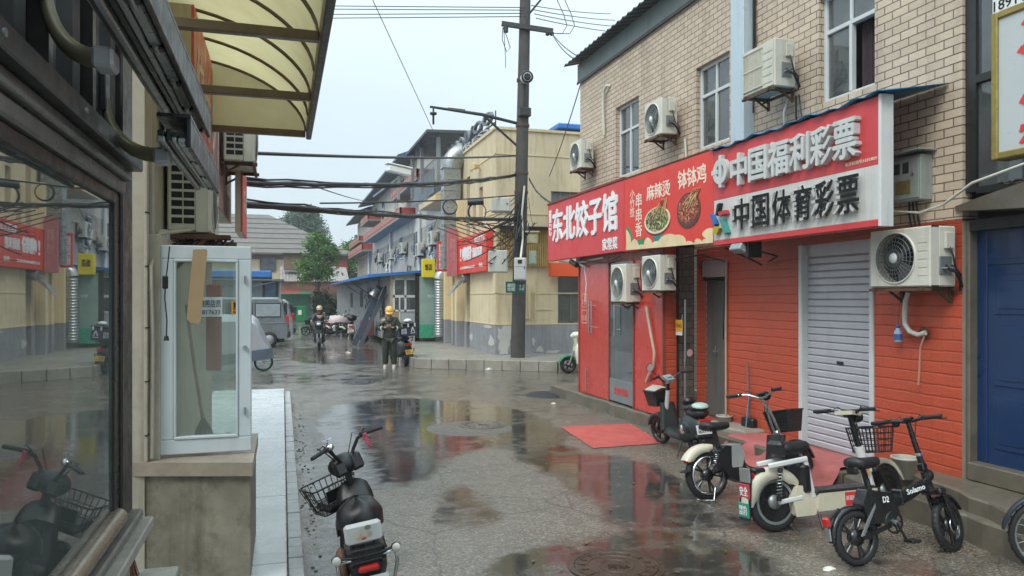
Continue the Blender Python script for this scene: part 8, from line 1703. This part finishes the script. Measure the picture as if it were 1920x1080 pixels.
t = thing('security_camera', 'little black and white camera under the left end of the dumpling sign', 'camera', (5.3, 13.6, 2.6)); c = onX(1079, 492, 5.3); b = MB(); b.cyl(c+Vector((-.05,.1,.02)), c+Vector((-.02,-.12,-.06)), .05, m_black, n=14); obj('housing', b, t); b = MB(); b.bar(c, c+Vector((.12,-.25,-.1)), .05, .04, m_wplas, bev=.01); b.tube([c+Vector((.1,-.2,-.1)), c+Vector((.1,-.3,-.4)), c+Vector((.09,-.25,-.75))], .014, m_wplas, 6); b.box((c.x+.02,c.y-.04,c.z), (c.x+.06,c.y+.02,c.z+.14), m_wplas); obj('bracket', b, t)
for pts, r, m, lab in (([(5.3,14.0,2.72),(5.34,13.3,2.66),(5.36,12.6,2.68),(5.36,12.0,2.7)], .02, m_wplas, 'white conduit under the far end of the dumpling sign'), ([(5.3,13.0,2.70),(5.34,11.8,2.6),(5.3,11.2,2.68)], .012, m_black, 'black wire looped under the middle of the dumpling sign'), ([(5.28,10.2,2.7),(5.4,9.6,2.55),(5.6,9.2,2.6),(5.85,9.0,2.5)], .014, m_black, 'black wire running from the snack banner to the grey door'), ([(5.25,8.1,2.62),(5.5,8.0,2.5),(5.86,8.2,2.42)], .012, m_black, 'black wire behind the floodlight under the lottery sign')):
    b = MB(); b.tube(pts, r, m, 6); obj('sign_wiring', b, label=lab, cat='wire')
b = MB(); a, c = xY(1033, 21.4), xY(1092, 21.4); b.box((a,21.4,zX(1033,514,a*0+7.5) if False else 2.65), (c+.5,21.62,3.07), m_orange, .01); obj('shop_sign', b, label='plain orange fascia over the dark window behind the dumpling sign', cat='shop sign')
random.seed(21)
for px, py, r in ((918,694,.14),(1555,1068,.05),(1237,757,.05),(1038,757,.05),(652,662,.1),(955,690,.05)):
    p = onZ(px, py); b = MB(); n = 9; rings = []
    for z, k in ((.004,1),(.03,.7),(.05,.2)): rings.append([p+Vector((r*k*(1+.35*random.uniform(-1,1))*cos(2*pi*j/n), r*.7*k*(1+.3*random.uniform(-1,1))*sin(2*pi*j/n), z*r/.1*random.uniform(.7,1.2))) for j in range(n)])
    b.loft(rings, M('crumpled_paper', H('c9c6bd'), .8, 0, .08, 8), smooth=False); obj('litter', b, label='scrap of white paper litter lying on the wet road', cat='litter', group='paper litter on the road')
b = MB(); b.lathe([(0,.03),(.25,.05),(.42,.04),(.5,.0)], onZ(1030, 741), m_rubber, n=24); obj('rubber_mat', b, label='dark lump of rubber sheet beside the pavement corner', cat='rubber sheet')
b = MB()
for i in range(160):
    f = random.random(); p = Vector((.16+.05*random.gauss(0,1)+.06, 2.6+12*f, 0)); r = random.uniform(.004,.014); b.ball(p+Vector((0,0,r*.4)), (r*1.4, r, r*.6), M('grit', H('7a746a'), .7, 0, .4, 20), 5, 3)
obj('grit', b, kind='stuff', label='grit and crumbs washed against the left kerb', cat='grit')
b = MB(); ml_ = M('wet_leaf', H('6b5a2e'), .5, 0, .5, 30); random.seed(33)
for i in range(150):
    p = Vector((random.uniform(.2,5.2), 3.2+14*random.random()**1.6, .011)); a = random.random()*6; r = random.uniform(.01,.03); d = Vector((cos(a),sin(a),random.uniform(0,.15)))*r; e = Vector((-sin(a),cos(a),random.uniform(0,.2)))*r*.5; b.add([p-d,p+e,p+d,p-e], [(0,1,2,3)], ml_)
obj('fallen_leaves', b, kind='stuff', label='small fallen leaves scattered over the wet road', cat='leaves')
# ================================================================ damp air between here and the far end of the lane
b = MB(); th = NT('damp_air'); th.t.nodes.remove(th.b); pv = th.n('VolumePrincipled'); pv.inputs['Color'].default_value = (.93,.96,.98,1); pv.inputs['Density'].default_value = .0011; pv.inputs['Anisotropy'].default_value = .2; th.l(pv.outputs[0], th.out.inputs['Volume'])
b.box((-190,-70,-1), (190,210,16), th.m); obj('haze', b, kind='stuff')
